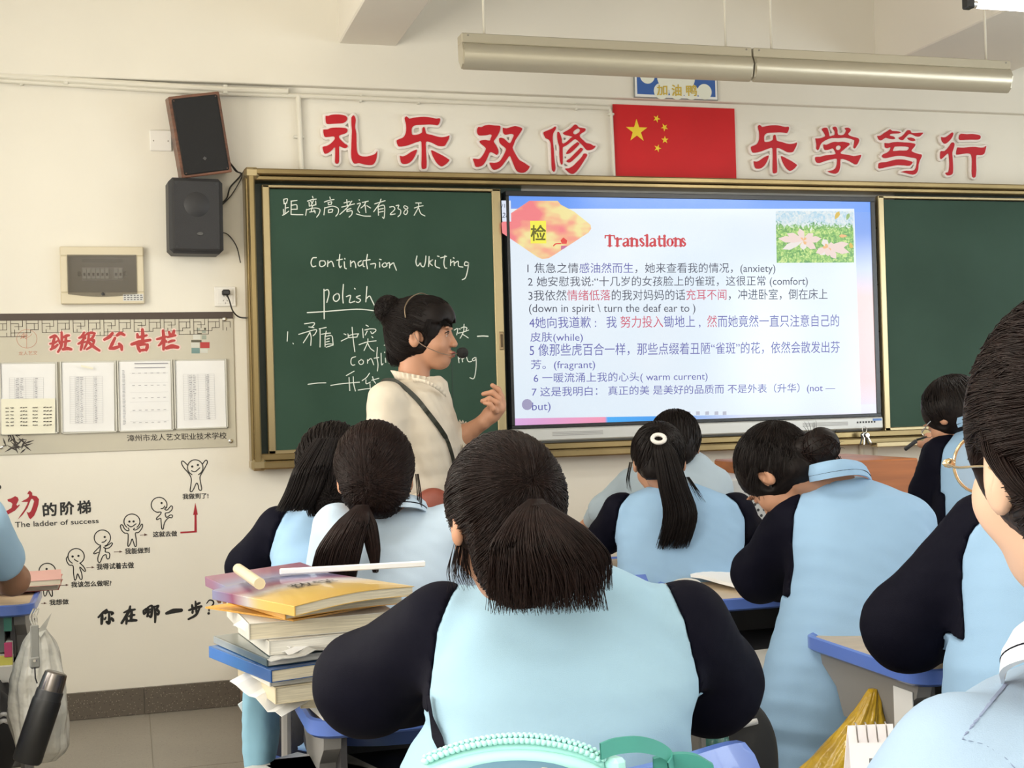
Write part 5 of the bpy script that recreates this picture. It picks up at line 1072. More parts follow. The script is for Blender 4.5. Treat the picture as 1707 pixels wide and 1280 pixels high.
def add_head(B, H, R, s, nb, ears=True, neck=(.048, .051)):
    T = lambda v: H+R@(np.array(v)*s)
    B.ell(T((0, -.008, .035)), np.array((.075, .092, .083))*s, R, 0)
    B.ell(T((0, .038, -.028)), np.array((.057, .054, .073))*s, R, .028*s)
    B.ell(T((0, .060, -.080)), np.array((.030, .027, .026))*s, R, .024*s)
    for x in (-1, 1):
        B.ell(T((x*.040, .055, -.030)), np.array((.024, .026, .026))*s, R, .02*s)                # cheek
        B.ell(T((x*.031, .094, .004)), np.array((.018, .012, .011))*s, R, .010*s, -1)            # socket
        B.ell(T((x*.031, .0785, .003)), np.array((.0135, .0125, .0095))*s, R, .004*s)            # lid
        B.ell(T((x*.030, .089, .022)), np.array((.022, .007, .005))*s, R, .010*s)                # brow
        B.ell(T((x*.010, .101, -.033)), np.array((.0085, .009, .007))*s, R, .006*s)              # nostril wing
        if ears:
            B.ell(T((x*.077, -.010, -.006)), np.array((.010, .019, .031))*s, R, .006*s); B.ell(T((x*.087, -.006, -.002)), np.array((.008, .010, .017))*s, R, .004*s, -1)
    B.cone(T((0, .088, .012)), T((0, .106, -.028)), .006*s, .0082*s, .012*s)
    B.ell(T((0, .0935, -.056)), np.array((.021, .0095, .0062))*s, R, .005*s); B.ell(T((0, .092, -.067)), np.array((.018, .009, .0062))*s, R, .005*s)
    B.ell(T((0, .104, -.0615)), np.array((.020, .010, .0016))*s, R, .002*s, -1)
    B.cone(T((0, -.026, -.045)), nb, neck[0]*s, neck[1]*s, .016)
M_eye = mat('eye_white', (.70, .68, .65), .2); M_iris = mat('iris_dark', (.015, .01, .008), .15); M_lip = mat('lips', (.42, .13, .12), .4)
def add_eyes(H, R, s, par):
    for x in (-1, 1):
        c = H+R@(np.array((x*.031, .0795, .003))*s); e = MB(); d = R[:, 1]
        e.lathe([(.0001, .0108*s), (.0050*s, .0096*s), (.009*s, .0060*s), (.0108*s, 0), (.009*s, -.006*s)], c, d, 14).build('eye', M_eye, par, smooth=True)
        MB().lathe([(.0001, .0113*s), (.0045*s, .0104*s), (.0055*s, .0094*s), (.003*s, .008*s)], c, d, 12).build('iris', M_iris, par, smooth=True)
M_skin = mat('skin', (.48, .245, .15), .5, noise=.10, nscale=12, spec=.35); M_skinf = mat('skin_fair', (.62, .40, .29), .45, noise=.08, nscale=10, spec=.35)
def add_hand(B, wr, R, s=1., side=1, curl=.5, k=.005):
    """R columns: across (towards the little finger for side=1), along the fingers, out of the back of the hand"""
    T = lambda v: wr+R@(np.array(v)*s)
    B.cone(T((0, -.01, 0)), T((0, .02, 0)), .024*s, .024*s, .015)
    for i, (x, L0, r) in enumerate(((-.027, .070, .0092), (-.009, .076, .0094), (.009, .071, .009), (.026, .058, .0078))):
        x *= side; kn = T((x, .085-abs(i-1)*.004, 0)); B.cone(T((x*.75, .02, 0)), kn, .013*s, .0115*s, .010)
        a = curl*.6+.04*i; p = kn; ang = a
        for j, fl in enumerate((.46, .30, .24)):
            q = p+R@(np.array((x*.08, math.cos(ang), -math.sin(ang)))*L0*fl*1.15*s); B.cone(p, q, r*s*(1-.08*j), r*s*(1-.08*(j+1)), k); p = q; ang += curl*(.9 if j == 0 else .6)
    x = -.028*side; a0 = T((x*.6, .02, -.006)); a1 = T((-.050*side, .048, -.018)); a2 = T((-.056*side, .075, -.030)); a3 = T((-.048*side, .098, -.040))
    B.cone(a0, a1, .016*s, .0125*s, .01); B.cone(a1, a2, .0115*s, .0105*s, k); B.cone(a2, a3, .0105*s, .0088*s, k)
def hairmat(name, col, col2):
    m = mat(name, col, .48, spec=.16); nt = m.node_tree; b = nt.nodes['Principled BSDF']; tc = nt.nodes.new('ShaderNodeTexCoord')
    n = nt.nodes.new('ShaderNodeTexNoise'); n.inputs['Scale'].default_value = 90; n.inputs['Detail'].default_value = 2; nt.links.new(tc.outputs['Object'], n.inputs['Vector'])
    mx = nt.nodes.new('ShaderNodeMix'); mx.data_type = 'RGBA'; mx.inputs[6].default_value = (*col, 1); mx.inputs[7].default_value = (*col2, 1); nt.links.new(n.outputs['Fac'], mx.inputs[0]); nt.links.new(mx.outputs[2], b.inputs['Base Color']); return m
M_hair = hairmat('hair_black', (.005, .004, .004), (.014, .009, .008)); M_hairb = hairmat('hair_dark_brown', (.005, .0032, .003), (.023, .011, .009))
def strands(paths, r0, r1=None, n=3):
    """paths (N,S,3) -> prism tubes"""
    N, S, _ = paths.shape; t = np.gradient(paths, axis=1); t /= np.linalg.norm(t, axis=2, keepdims=True)+1e-9
    ref = np.tile(np.array([.31, .27, .91]), (N, S, 1)); a = np.cross(t, ref); a /= np.linalg.norm(a, axis=2, keepdims=True)+1e-9; b = np.cross(t, a)
    rr = np.interp(np.linspace(0, 1, S), [0, .5, 1], [r0, r0, r1 if r1 is not None else r0*.3])[None, :, None]
    V = np.stack([paths+rr*(a*math.cos(2*PI*j/n)+b*math.sin(2*PI*j/n)) for j in range(n)], 2)   # N,S,n,3
    idx = np.arange(N*S*n).reshape(N, S, n); F = []
    for j in range(n):
        F.append(np.stack([idx[:, :-1, j], idx[:, :-1, (j+1) % n], idx[:, 1:, (j+1) % n], idx[:, 1:, j]], -1).reshape(-1, 4))
    return V.reshape(-1, 3), np.vstack(F)
def cap_center(H, R, s): return H+R@(np.array((0, -.012, .028))*s)
CAPR = np.array((.0865, .104, .098))
def cap_strands(H, R, s, knot, n, r=.0009, S=11, lift=.004, part=None, low=-.62, seed=1, rad=None, down=0.):
    g = np.random.default_rng(seed); C = cap_center(H, R, s); rd = (CAPR if rad is None else np.array(rad))*s
    D = g.normal(size=(n*4, 3)); D /= np.linalg.norm(D, axis=1)[:, None]
    ok = ~((D[:, 1] > .42) & (D[:, 2] < .55)) & (D[:, 2] > low) & ~((D[:, 1] > .05) & (D[:, 2] < -.25)); D = D[ok][:n]; n = len(D)
    K = vn(np.array(knot, float)); om = np.arccos(np.clip(D@K, -.999, .999)); t = np.linspace(0, 1, S)
    w0 = np.sin((1-t)[None]*om[:, None])/np.sin(om)[:, None]; w1 = np.sin(t[None]*om[:, None])/np.sin(om)[:, None]
    Pd = w0[..., None]*D[:, None]+w1[..., None]*K; Pd += g.normal(size=(n, 1, 3))*.03*np.sin(PI*t)[None, :, None]; Pd /= np.linalg.norm(Pd, axis=2, keepdims=True)
    L = 1+(lift*g.uniform(-.2, 1, size=(n, 1, 1))/.09)*(1+.5*np.sin(PI*t))[None, :, None]
    Pl = Pd*rd*L; Pl[..., 2] -= down*2.0*np.clip(-Pd[..., 2]-.15, 0, 1)
    return C+(Pl@R.T), r
def fall_strands(pts, n, S=14, seed=2, flat=.45, r=.0011, jit=.25, end=.10):
    """bundle along centreline pts [(px,py,d,radius_m)]; endings ragged"""
    g = np.random.default_rng(seed); c = np.array([P(*p[:3]) for p in pts]); rad = np.array([p[3] for p in pts]); m = len(pts)
    cc = crom(c, 6); ts = np.linspace(0, 1, len(cc)); rr = np.interp(ts, np.linspace(0, 1, m), rad)
    a = g.uniform(0, 2*PI, n); q = np.sqrt(g.uniform(0, 1, n)); ox, oy = q*np.cos(a), q*np.sin(a)*flat
    t = np.linspace(0, 1, S)[None]*(1-end*g.uniform(0, 1, (n, 1))**1.5)+0*ox[:, None]
    base = np.stack([np.interp(t, ts, cc[:, i]) for i in range(3)], -1); rad_ = np.interp(t, ts, rr)
    w = jit*.12*np.sin(t*5+g.uniform(0, 6, (n, 1)))*t
    return base+_r*((ox[:, None]+w)*rad_)[..., None]+Fh*((oy[:, None]+w*.5)*rad_)[..., None], r
Fh = np.array([math.sin(YAW), math.cos(YAW), 0.])
def hair_obj(capf, lo, hi, sets, m, parent, h=.005, name='hair'):
    Vs = []; Fs = []; n = 0
    if capf is not None:
        V, F = snet(capf, lo, hi, h); Vs.append(V); Fs.append(F); n = len(V)
    for p, r in sets:
        V, F = strands(p, r); Vs.append(V); Fs.append(F+n); n += len(V)
    return meshobj(name, np.vstack(Vs), np.vstack(Fs), m, parent, smooth=True)
def onto(fn, paths, r, off=.0008, spread=.0035, seed=4):
    g = np.random.default_rng(seed); N, S, _ = paths.shape; p = paths.reshape(-1, 3).copy(); e = .002
    tgt = (off+spread*g.uniform(0, 1, (N, 1))**2*np.sin(np.linspace(0.15, PI, S))[None]).ravel()
    for _ in range(3):
        d = fn(p); gr = np.stack([fn(p+np.eye(3)[i]*e)-d for i in range(3)], 1)/e; gn = np.linalg.norm(gr, axis=1, keepdims=True)+1e-6
        p -= gr/gn*np.clip((d-tgt)/np.clip(gn[:, 0], .5, 2), -.03, .03)[:, None]
    return p.reshape(N, S, 3), r
def cap_fn(H, R, s, extra=None, nape=-.075, ear=True, fringe=.0, grow=.0, down=0.):
    C = cap_center(H, R, s)
    def f(p):
        q = (p-H)@R/s
        d = ell(p, C, CAPR*s+grow, R)
        d = smin(d, ell(p, H+R@(np.array((0, -.055, -.035))*s), np.array((.062, .040, .055))*s, R), .03)
        if down: d = smin(d, ell(p, H+R@(np.array((0, -.050, -.035-down))*s), np.array((.066, .042, .060))*s, R), .03)
        face = ell(p, H+R@(np.array((0, .105, -.045+fringe))*s), np.array((.073, .085, .098))*s, R); d = -smin(-d, face, .012)
        d = np.maximum(d, (nape-q[:, 2])*s+.25*(q[:, 1]*s+.05))
        if ear:
            for x in (-1, 1): d = -smin(-d, ell(p, H+R@(np.array((x*.088, .006, -.018))*s), np.array((.028, .026, .036))*s, R), .006)
        qn = q*np.array((1, .15, .35)); d = d+.0010*np.sin(q[:, 0]*620+3*np.sin(q[:, 1]*30))
        if extra is not None: d = smin(d, extra(p), .012)
        return d
    return f
M_lb = mat('jacket_light_blue', (.285, .455, .66), .85, noise=.05, nscale=3, bump=.25, bscale=900, bump2=.25, b2scale=5)
M_nv = mat('jacket_navy', (.0026, .0026, .0085), .75, bump=.25, bscale=900, bump2=.35, b2scale=6, spec=.10)
M_pl = mat('polo_pale_blue', (.46, .57, .69), .8, bump=.2, bscale=900, bump2=.25, b2scale=6)
M_gl = mat('jacket_pale_grey_blue', (.40, .49, .57), .85, bump=.2, bscale=900, bump2=.3, b2scale=6)
M_tr = mat('trousers_black', (.014, .014, .018), .8, bump=.2, bscale=800); M_shoe = mat('shoe_white', (.6, .6, .6), .5)
def loft_fn(secs, L, n=2.4):
    """secs rows: z, cx, cy, w, h sorted by falling z"""
    S = np.array(sorted(secs, key=lambda a: a[0])); N = np.array([-L[1], L[0], 0.])
    def f(p):
        z = p[:, 2]; cx, cy, w, h = (np.interp(z, S[:, 0], S[:, i]) for i in (1, 2, 3, 4))
        dx = p[:, 0]-cx; dy = p[:, 1]-cy; u = np.abs(dx*L[0]+dy*L[1])/w; v = np.abs(dx*N[0]+dy*N[1])/h
        rad = (u**n+v**n)**(1/n); d = (rad-1)*np.minimum(w, h)*.9
        return np.maximum(np.maximum(d, z-S[-1, 0]), S[0, 0]-z)
    return f
PEOPLE = []
def surf_strip(J, rows, back, m, par, name, lift=.006):
    """thin band lying on the cloth; rows of (py, xl, xr, d): both edges are dropped onto the surface"""
    def hit(px, py, d):
        r = ray(px, py); ts = np.linspace(d-.35, d+.25, 241); v = J(Cp+r[None]*ts[:, None]); k = np.nonzero(v < lift)[0]
        return Cp+r*(ts[k[0]] if len(k) else d)
    R0 = np.array(rows, float); tt = np.linspace(0, 1, len(R0)); q = np.linspace(0, 1, 24); V = []
    for x in q:
        py, a, b, d = (np.interp(x, tt, R0[:, i]) for i in range(4)); l, r = hit(a, py, d), hit(b, py, d); V += [l, r, r+Fh*.004, l+Fh*.004]
    F = [(i*4+j, (i+1)*4+j, (i+1)*4+(j+1) % 4, i*4+(j+1) % 4) for i in range(len(q)-1) for j in range(4)]
    o = MB().add(V, F).build(name, m, par); fixn(o); autosmooth(o, 50); return o
def student(name_label, torso, arms, head, fa=0., panel=None, stripe_=None, hs=1., hyaw=0., hpitch=0., hroll=0., hair=None, skin=None, lb=None, nv=None, vox=.006, hvox=.005, stripes=None, folds=.004, neckpx=None, fold_f=22, hip=None, knee_dz=0., collar=None, legs=True, skin_below=None, hands=True, cat='person', eyes=True, hem=True, sleeve_ends=(1., 1.)):
    skin = skin or M_skin; lb = lb or M_lb; nv = nv or M_nv
    L = np.array([math.cos(fa), -math.sin(fa), 0.]); N = np.array([math.sin(fa), math.cos(fa), 0.])
    secs = []
    for py, xl, xr, d, h in torso:
        a, b = P(xl, py, d), P(xr, py, d); c = (a+b)/2; w = abs((b-a)@L)/2; secs.append((c[2], c[0], c[1], w, h))
    S = np.array(sorted(secs, key=lambda a: a[0]))
    if legs and S[0, 0] > .50: secs.append((.47, S[0, 1], S[0, 2], S[0, 3]*.98, max(S[0, 4], .13))); S = np.array(sorted(secs, key=lambda a: a[0]))
    base = np.array([S[0, 1], S[0, 2], 0.])
    t = thing('person', name_label, cat, tuple(base))
    H = P(*head); R = rotm(hyaw, hpitch, hroll); top = S[-1]
    nb = P(*neckpx) if neckpx else np.array([top[1], top[2], top[0]])
    A = [[P(*q[:3]) for q in arm] for arm in arms]; rr = [[q[3] for q in arm] for arm in arms]
    # ---- body (one continuous surface)
    B = Body(); add_head(B, H, R, hs, nb)
    zm = S[-1, 0]-.27; mm = np.array([np.interp(zm, S[:, 0], S[:, 1]), np.interp(zm, S[:, 0], S[:, 2]), zm])
    B.cone(nb-np.array([0, 0, .03]), mm, .040, .08, .03)
    hipc = np.array([S[0, 1], S[0, 2], .53]); B.cone(mm, hipc, .08, .11, .04)
    for k, (a, r) in enumerate(zip(A, rr)):
        B.chain([nb*.5+a[0]*.5-np.array([0, 0, .07])]+a, [.035]+[min(max(x*.55, .024), .045) for x in r], .03)
        if hands:
            dv = vn(a[-1]-a[-2]); up = np.array([0, 0, 1.]); ac = vn(np.cross(dv, up)); R3 = np.stack([ac, dv, vn(np.cross(ac, dv))], 1)
            add_hand(B, a[-1]+dv*.012, R3, .92*hs, 1 if k == 0 else -1, .75)
    kn = []; 
    if legs:
        for sgn in (-1, 1):
            h0 = hipc+L*sgn*.085; k0 = h0+N*.38+L*sgn*.03+np.array([0, 0, -.04]); f0 = np.array([k0[0], k0[1]-.02, .09]); kn.append((h0, k0, f0)); B.chain([h0, k0, f0], [.07, .045, .03], .03); B.cone(f0-np.array([0, 0, .04]), f0+N*.14-np.array([0, 0, .055]), .028, .022, .02)
    lo, hi = B.bounds(); body = sdmesh('body', B, lo, hi, hvox, skin, t)
    if eyes: add_eyes(H, R, hs, t)
    # ---- top: jacket, torso panel and sleeves
    lf = loft_fn(secs, L)
    zl, zh = S[0, 0], S[-1, 0]
    def J(p):
        d = lf(p)
        for k, (a, r) in enumerate(zip(A, rr)):
            aa = a[:]; e = a[-2]+(a[-1]-a[-2])*.92*sleeve_ends[k]; aa = a[:-1]+[e]
            if sleeve_ends[k] < 0: aa = [a[0], a[0]+(a[1]-a[0])*-sleeve_ends[k]]
            for i in range(len(aa)-1): d = smin(d, rcone(p, aa[i], aa[i+1], r[i], r[i+1] if sleeve_ends[k] > 0 else r[i]*.95), .035)
        d = d+folds*wob(p*np.array((1, 1, .55)), fold_f)+folds*.5*wob(p*np.array((1, 1, 1.6)), fold_f*2.2, 3)
        nk = rcone(p, nb+np.array([0, 0, -.02]), nb+(H-nb)*1.2, .050*hs, .050*hs); return np.maximum(d, -nk)
    allp = np.vstack([np.array(a) for a in A]); mr = .12
    lo = np.minimum(allp.min(0)-mr, S[:, 1:4].min(0)[[0, 1, 1]]); lo = np.array([min(allp[:, 0].min()-mr, (S[:, 1]-S[:, 3]).min()-.03), min(allp[:, 1].min()-mr, (S[:, 2]-S[:, 3]).min()-.03), zl-.01])
    hi = np.array([max(allp[:, 0].max()+mr, (S[:, 1]+S[:, 3]).max()+.03), max(allp[:, 1].max()+mr, (S[:, 2]+S[:, 3]).max()+.03), max(zh+.03, allp[:, 2].max()+mr)])
    if panel:
        vd = np.array([S[-1, 1], S[-1, 2], 0])-Cp; L0_ = L; Lz = vn(np.array([vd[1], -vd[0], 0.])); Q = []
        for py, xl, xr, d in panel:
            a, b = P(xl, py, d), P(xr, py, d); Q.append((a[2], (a-Cp)@Lz, (b-Cp)@Lz))
        Q = sorted(Q); Q = np.array([Q[0], (Q[1][0]-.006, Q[1][1], Q[1][2]), (Q[1][0], Q[2][1], Q[2][2])]+Q[2:]); SQ = None
        if stripes:
            SQ = []
            for py, xl, xr, d in stripes: a, b = P(xl, py, d), P(xr, py, d); SQ.append((a[2], a@L, b@L))
            SQ = np.array(sorted(SQ))
        def zone(p):
            u = (p-Cp)@Lz; z = p[:, 2]; g = np.maximum(np.interp(z, Q[:, 0], Q[:, 1])-u, u-np.interp(z, Q[:, 0], Q[:, 2]))
            da = np.full(len(p), 1e3)
            for a, r in zip(A, rr):
                s0 = a[0]*.6+a[1]*.4; da = np.minimum(da, rcone(p, s0, a[1], r[0], r[1]))
                for i in range(1, len(a)-1): da = np.minimum(da, rcone(p, a[i], a[i+1], r[i], r[i+1]))
            g = np.where(z < Q[3, 0], np.maximum(g, (lf(p)-da)*.5-.004), g)
            if SQ is not None:
                sl, sr = np.interp(z, SQ[:, 0], SQ[:, 1]), np.interp(z, SQ[:, 0], SQ[:, 2]); g = np.maximum(g, np.minimum(np.minimum(u-sl, sr-u), np.minimum(z-SQ[0, 0], SQ[-1, 0]-z)))
            return g
        jk = sdmesh('jacket', lambda p: np.maximum(J(p), zone(p)), lo, hi, vox, lb, t)
        V, F = snet(lambda p: np.maximum(J(p), -zone(p)), lo, hi, vox)
        split_parts('sleeve', V, F, nv, jk, 'navy raglan sleeve')
    else: jk = sdmesh('shirt', J, lo, hi, vox, lb, t)
    if legs:
        T = Body()
        T.cone(hipc-L*.05, hipc+L*.05, .125, .125, .02)
        for h0, k0, f0 in kn: T.chain([h0, k0, np.array([f0[0], f0[1], .10])], [.095, .072, .058], .03)
        l2, h2 = T.bounds(); sdmesh('trousers', T, l2, h2, .014, M_tr, t)
        for h0, k0, f0 in kn:
            sh = Body().cone(f0+np.array([0, 0, -.045])-N*.02, f0+N*.16+np.array([0, 0, -.055]), .045, .034, .02); l2, h2 = sh.bounds(); sdmesh('shoe', lambda p, sh=sh: np.maximum(sh(p), .003-p[:, 2]), l2, h2, .010, M_shoe, t, False)
    if collar:                                            # stand collar: list of (px,py,d), radius, height
        ring = crom(np.array([P(*q) for q in collar['ring']]), 5); m = MB(); hh = collar.get('h', .03); V = []; F = []; n = len(ring); ax = np.array(collar.get('up', (0, 0, 1.))); out = collar.get('out', .012)
        cen = ring.mean(0)
        prof = [(0, 0), (.004, hh*.5), (0, hh), (-.005, hh*1.02), (-.006, hh*.5), (-.005, 0)]
        for q in ring:
            o = q-cen; o -= ax*(o@ax); o = vn(o)
            for a_, b_ in prof: V.append(q+o*(a_+out*(1-b_/hh)*.6)+ax*b_)
        k = len(prof); F = [(i*k+j, (i+1)*k+j, (i+1)*k+(j+1) % k, i*k+(j+1) % k) for i in range(n-1) for j in range(k)]+[tuple(range(k)), tuple((n-1)*k+j for j in range(k-1, -1, -1))]
        c = MB().add(V, F).build('collar', collar.get('mat', lb), t); fixn(c); autosmooth(c, 60)
        if collar.get('line'):
            MB().tube([q+vn((q-cen)-ax*((q-cen)@ax))*(out*.45)+ax*hh*.35 for q in ring], .0022, 6).build('collar_piping', nv, c, smooth=True)
    # ---- hair
    if hair:
        ex = hair.get('extra'); cf = cap_fn(H, R, hs, ex, hair.get('nape', -.075), hair.get('ear', True), hair.get('fringe', 0), hair.get('grow', 0), hair.get('down', 0))
        lo = H-.16*hs; hi = H+.17*hs
        if hair.get('lo') is not None: lo = np.minimum(lo, hair['lo']); hi = np.maximum(hi, hair['hi'])
        sets = []
        if hair.get('n'): sets.append(onto(cf, *cap_strands(H, R, hs, hair.get('knot', (0, -1, .1)), hair['n'], hair.get('r', .0009), lift=hair.get('lift', .004), low=hair.get('low', -.98 if hair.get('down') else -.7), down=hair.get('down', 0)), spread=hair.get('lift', .004)))
        for i, fs in enumerate(hair.get('falls', [])): sets.append(fall_strands(fs['pts'], fs['n'], seed=10+i, flat=fs.get('flat', .45), r=fs.get('r', .0011), jit=fs.get('jit', .25), end=fs.get('end', .12)))
        hm = hair.get('mat', M_hair)
        ho = hair_obj(cf, lo, hi, sets, hm, t, hair.get('h', .005))
    if stripe_: surf_strip(J, stripe_, .5, nv, jk, 'side_stripe')
    PEOPLE.append((t, H, R, hs, J)); return t, H, R
V_ = rotm(YAW)
# ------------------------------------------------------------------ centre student
G, H, R = student('student with a short fanned ponytail and broad light blue back, nearest the middle',
 torso=[(936, 905, 975, 2.03, .045), (948, 865, 1030, 2.03, .08), (975, 800, 1085, 2.04, .105), (1010, 752, 1122, 2.04, .12), (1060, 720, 1150, 2.03, .13), (1130, 706, 1172, 2.0, .135), (1160, 706, 1172, 1.99, .135), (1195, 714, 1160, 1.97, .13), (1232, 690, 1162, 1.96, .13), (1270, 668, 1165, 1.95, .13), (1400, 668, 1170, 1.93, .13), (1560, 680, 1175, 1.93, .14)], stripe_=[(1160, 710, 716, 1.9), (1196, 716, 722, 1.9), (1230, 720, 738, 1.9), (1262, 736, 746, 1.9)],
 arms=[[(735, 1045, 2.04, .068), (612, 1138, 2.18, .083), (760, 1160, 2.42, .045)], [(1145, 1040, 2.04, .07), (1182, 1135, 2.16, .080), (1090, 1150, 2.42, .045)]],
 head=(842, 868, 1.95), lb=mat('jacket_light_cyan', (.315, .49, .62), .85, bump=.25, bscale=900, bump2=.25, b2scale=5), folds=.005, fold_f=16, fa=.12, hs=1.0, hyaw=-.02, hpitch=.36, neckpx=(905, 965, 2.03),
 panel=[(900, 830, 985, 1.94), (935, 822, 1000, 1.94), (954, 800, 1060, 1.93), (967, 776, 1092, 1.93), (1008, 744, 1126, 1.92), (1063, 722, 1150, 1.90), (1131, 712, 1168, 1.87), (1175, 706, 1180, 1.85), (1215, 600, 1300, 1.85), (1600, 500, 1400, 1.85)],
 hair=dict(nape=-.14, down=.045, ear=False, n=6500, knot=(.12, -.97, -.03), r=.00055, lift=.0045, mat=M_hairb, falls=[dict(pts=[(893, 832, 1.825, .010), (888, 858, 1.80, .030), (893, 905, 1.785, .058), (908, 955, 1.79, .074), (915, 1020, 1.80, .078)], n=2600, flat=.40, r=.0010, end=.38, jit=1.0), dict(pts=[(770, 905, 1.93, .012), (768, 950, 1.93, .02), (775, 985, 1.93, .025)], n=60, r=.0006, end=.5, jit=1.5), dict(pts=[(900, 840, 1.81, .012), (940, 880, 1.80, .03), (975, 925, 1.80, .035), (985, 985, 1.81, .03)], n=700, flat=.6, r=.0009, end=.3, jit=.6)]))
# ------------------------------------------------------------------ ponytail with the white tie
DD = .10
student('student with a long straight ponytail held by a white hair tie',
 torso=[(806, 1090, 1160, 4.06, .04), (820, 1055, 1195, 4.07, .08), (843, 1034, 1230, 4.07, .10), (880, 1024, 1247, 4.06, .115), (915, 1028, 1240, 4.04, .12), (960, 1030, 1236, 4.02, .12), (1090, 1035, 1235, 4.0, .13)],
 arms=[[(1032, 850, 4.07, .055), (1008, 895, 4.16, .052), (1060, 900, 4.4, .035)], [(1228, 850, 4.07, .055), (1246, 888, 4.16, .052), (1200, 900, 4.4, .035)]],
 head=(1098, 770, 4.08), fa=.2, hs=.98, hyaw=.26, hpitch=.30, neckpx=(1118, 815, 4.06),
 panel=[(790, 1085, 1165, 3.98), (812, 1075, 1175, 3.98), (828, 1048, 1205, 3.97), (846, 1032, 1230, 3.96), (875, 1026, 1244, 3.95), (905, 1022, 1244, 3.95), (935, 1015, 1255, 3.95), (1100, 980, 1290, 3.95)],
 hair=dict(nape=-.07, n=900, knot=(0, -.75, .62), r=.0012, falls=[dict(pts=[(1099, 733, 3.95, .010), (1108, 752, 3.92, .034), (1122, 810, 3.91, .045), (1134, 860, 3.91, .052), (1120, 915, 3.92, .050)], n=1300, r=.0015, end=.25, flat=.5, jit=.5), dict(pts=[(1052, 770, 4.02, .006), (1047, 798, 4.02, .006), (1050, 820, 4.02, .008)], n=16, r=.0007, jit=1.5, end=.4), dict(pts=[(1146, 795, 3.98, .006), (1158, 815, 3.96, .010), (1172, 838, 3.96, .014)], n=26, r=.0008, jit=1.5, end=.4)]), vox=.009, hvox=.007)
q = P(1097, 731, 3.93); ring = [q+_r*.019*math.cos(a)+np.array([0, 0, 1])*.012*math.sin(a)+Fh*(-.014+.010*math.sin(a)) for a in np.linspace(0, 2*PI, 21)]
MB().tube(ring, .0065, 8).build('hair_tie', mat('hair_tie_white', (.75, .72, .68), .6), PEOPLE[-1][0], smooth=True)
DD = 0.
# ------------------------------------------------------------------ front row
student('front-row student in a pale jacket, dark head half hidden by the white-tied ponytail',
 torso=[(750, 1118, 1160, 4.82, .04), (762, 1092, 1178, 4.82, .08), (785, 1052, 1200, 4.82, .10), (820, 1036, 1214, 4.8, .12), (880, 1030, 1216, 4.78, .13), (1000, 1030, 1215, 4.76, .13)],
 arms=[[(1052, 805, 4.82, .055), (1006, 850, 4.90, .05), (985, 868, 5.10, .035)], [(1195, 810, 4.82, .055), (1208, 860, 4.9, .05), (1150, 870, 5.1, .035)]],
 head=(1126, 744, 4.80), fa=.2, hs=1.0, hyaw=.3, hpitch=.35, neckpx=(1132, 762, 4.82), lb=M_gl, panel=None, vox=.010, hvox=.008,
 hair=dict(nape=-.085, n=500, knot=(0, .1, 1), r=.0016, grow=.004))
# ------------------------------------------------------------------ bun
DD = .07
Bn, Hb, Rb = student('student with a loose messy bun bowing over the desk, light blue jacket with stand collar',
 torso=[(796, 1372, 1440, 3.24, .05), (808, 1348, 1475, 3.24, .085), (825, 1332, 1510, 3.23, .105), (850, 1320, 1536, 3.22, .12), (900, 1312, 1550, 3.20, .135), (960, 1312, 1552, 3.18, .14), (1010, 1302, 1552, 3.16, .145), (1090, 1277, 1548, 3.13, .15), (1150, 1264, 1545, 3.12, .155), (1195, 1262, 1542, 3.12, .155), (1222, 1272, 1535, 3.12, .145), (1290, 1276, 1530, 3.12, .145)],
 arms=[[(1330, 865, 3.24, .072), (1268, 955, 3.40, .072), (1330, 985, 3.68, .04)], [(1520, 870, 3.24, .06), (1535, 960, 3.38, .06), (1440, 975, 3.68, .04)]],
 head=(1300, 790, 3.27), fa=.22, hs=1.0, hyaw=-.42, hpitch=.95, hroll=.10, neckpx=(1392, 806, 3.24), legs=True, folds=.0065, fold_f=17,
 panel=[(780, 1365, 1455, 3.13), (803, 1356, 1462, 3.13), (812, 1345, 1500, 3.12), (828, 1334, 1532, 3.11), (863, 1322, 1560, 3.10), (912, 1319, 1600, 3.09), (951, 1322, 1620, 3.08), (985, 1316, 1620, 3.08), (1005, 1240, 1620, 3.08), (1400, 1200, 1700, 3.0)],
 stripes=[(960, 1311, 1330, 3.05), (1000, 1311, 1329, 3.05), (1070, 1320, 1331, 3.02), (1140, 1327, 1329, 3.0)],
 collar=dict(ring=[(1352, 803, 3.20), (1366, 800, 3.13), (1392, 795, 3.10), (1420, 792, 3.11), (1442, 796, 3.17), (1452, 803, 3.25)], h=.040, up=vn(np.array([-.25, .10, 1.])), out=.014, line=True),
 hair=dict(nape=-.09, ear=True, n=2400, knot=(0, -.85, .5), r=.0008, lift=.004, grow=.004, extra=lambda p: np.minimum(rcone(p, P(1345, 748, 3.20), P(1366, 745, 3.18), .036, .047)+.006*wob(p, 60), rcone(p, P(1350, 770, 3.2), P(1372, 762, 3.18), .03, .03)+.004*wob(p, 70)), lo=P(1385, 745, 3.18)-.08, hi=P(1385, 745, 3.18)+.08,
  falls=[dict(pts=[(1258, 780, 3.2, .010), (1254, 810, 3.2, .016), (1262, 835, 3.2, .018)], n=40, r=.0008, end=.5, jit=2), dict(pts=[(1395, 760, 3.15, .008), (1402, 785, 3.14, .018)], n=24, r=.0006, end=.5, jit=2), dict(pts=[(1290, 790, 3.2, .012), (1296, 815, 3.22, .014), (1305, 828, 3.25, .012)], n=50, r=.0009)]), vox=.007)
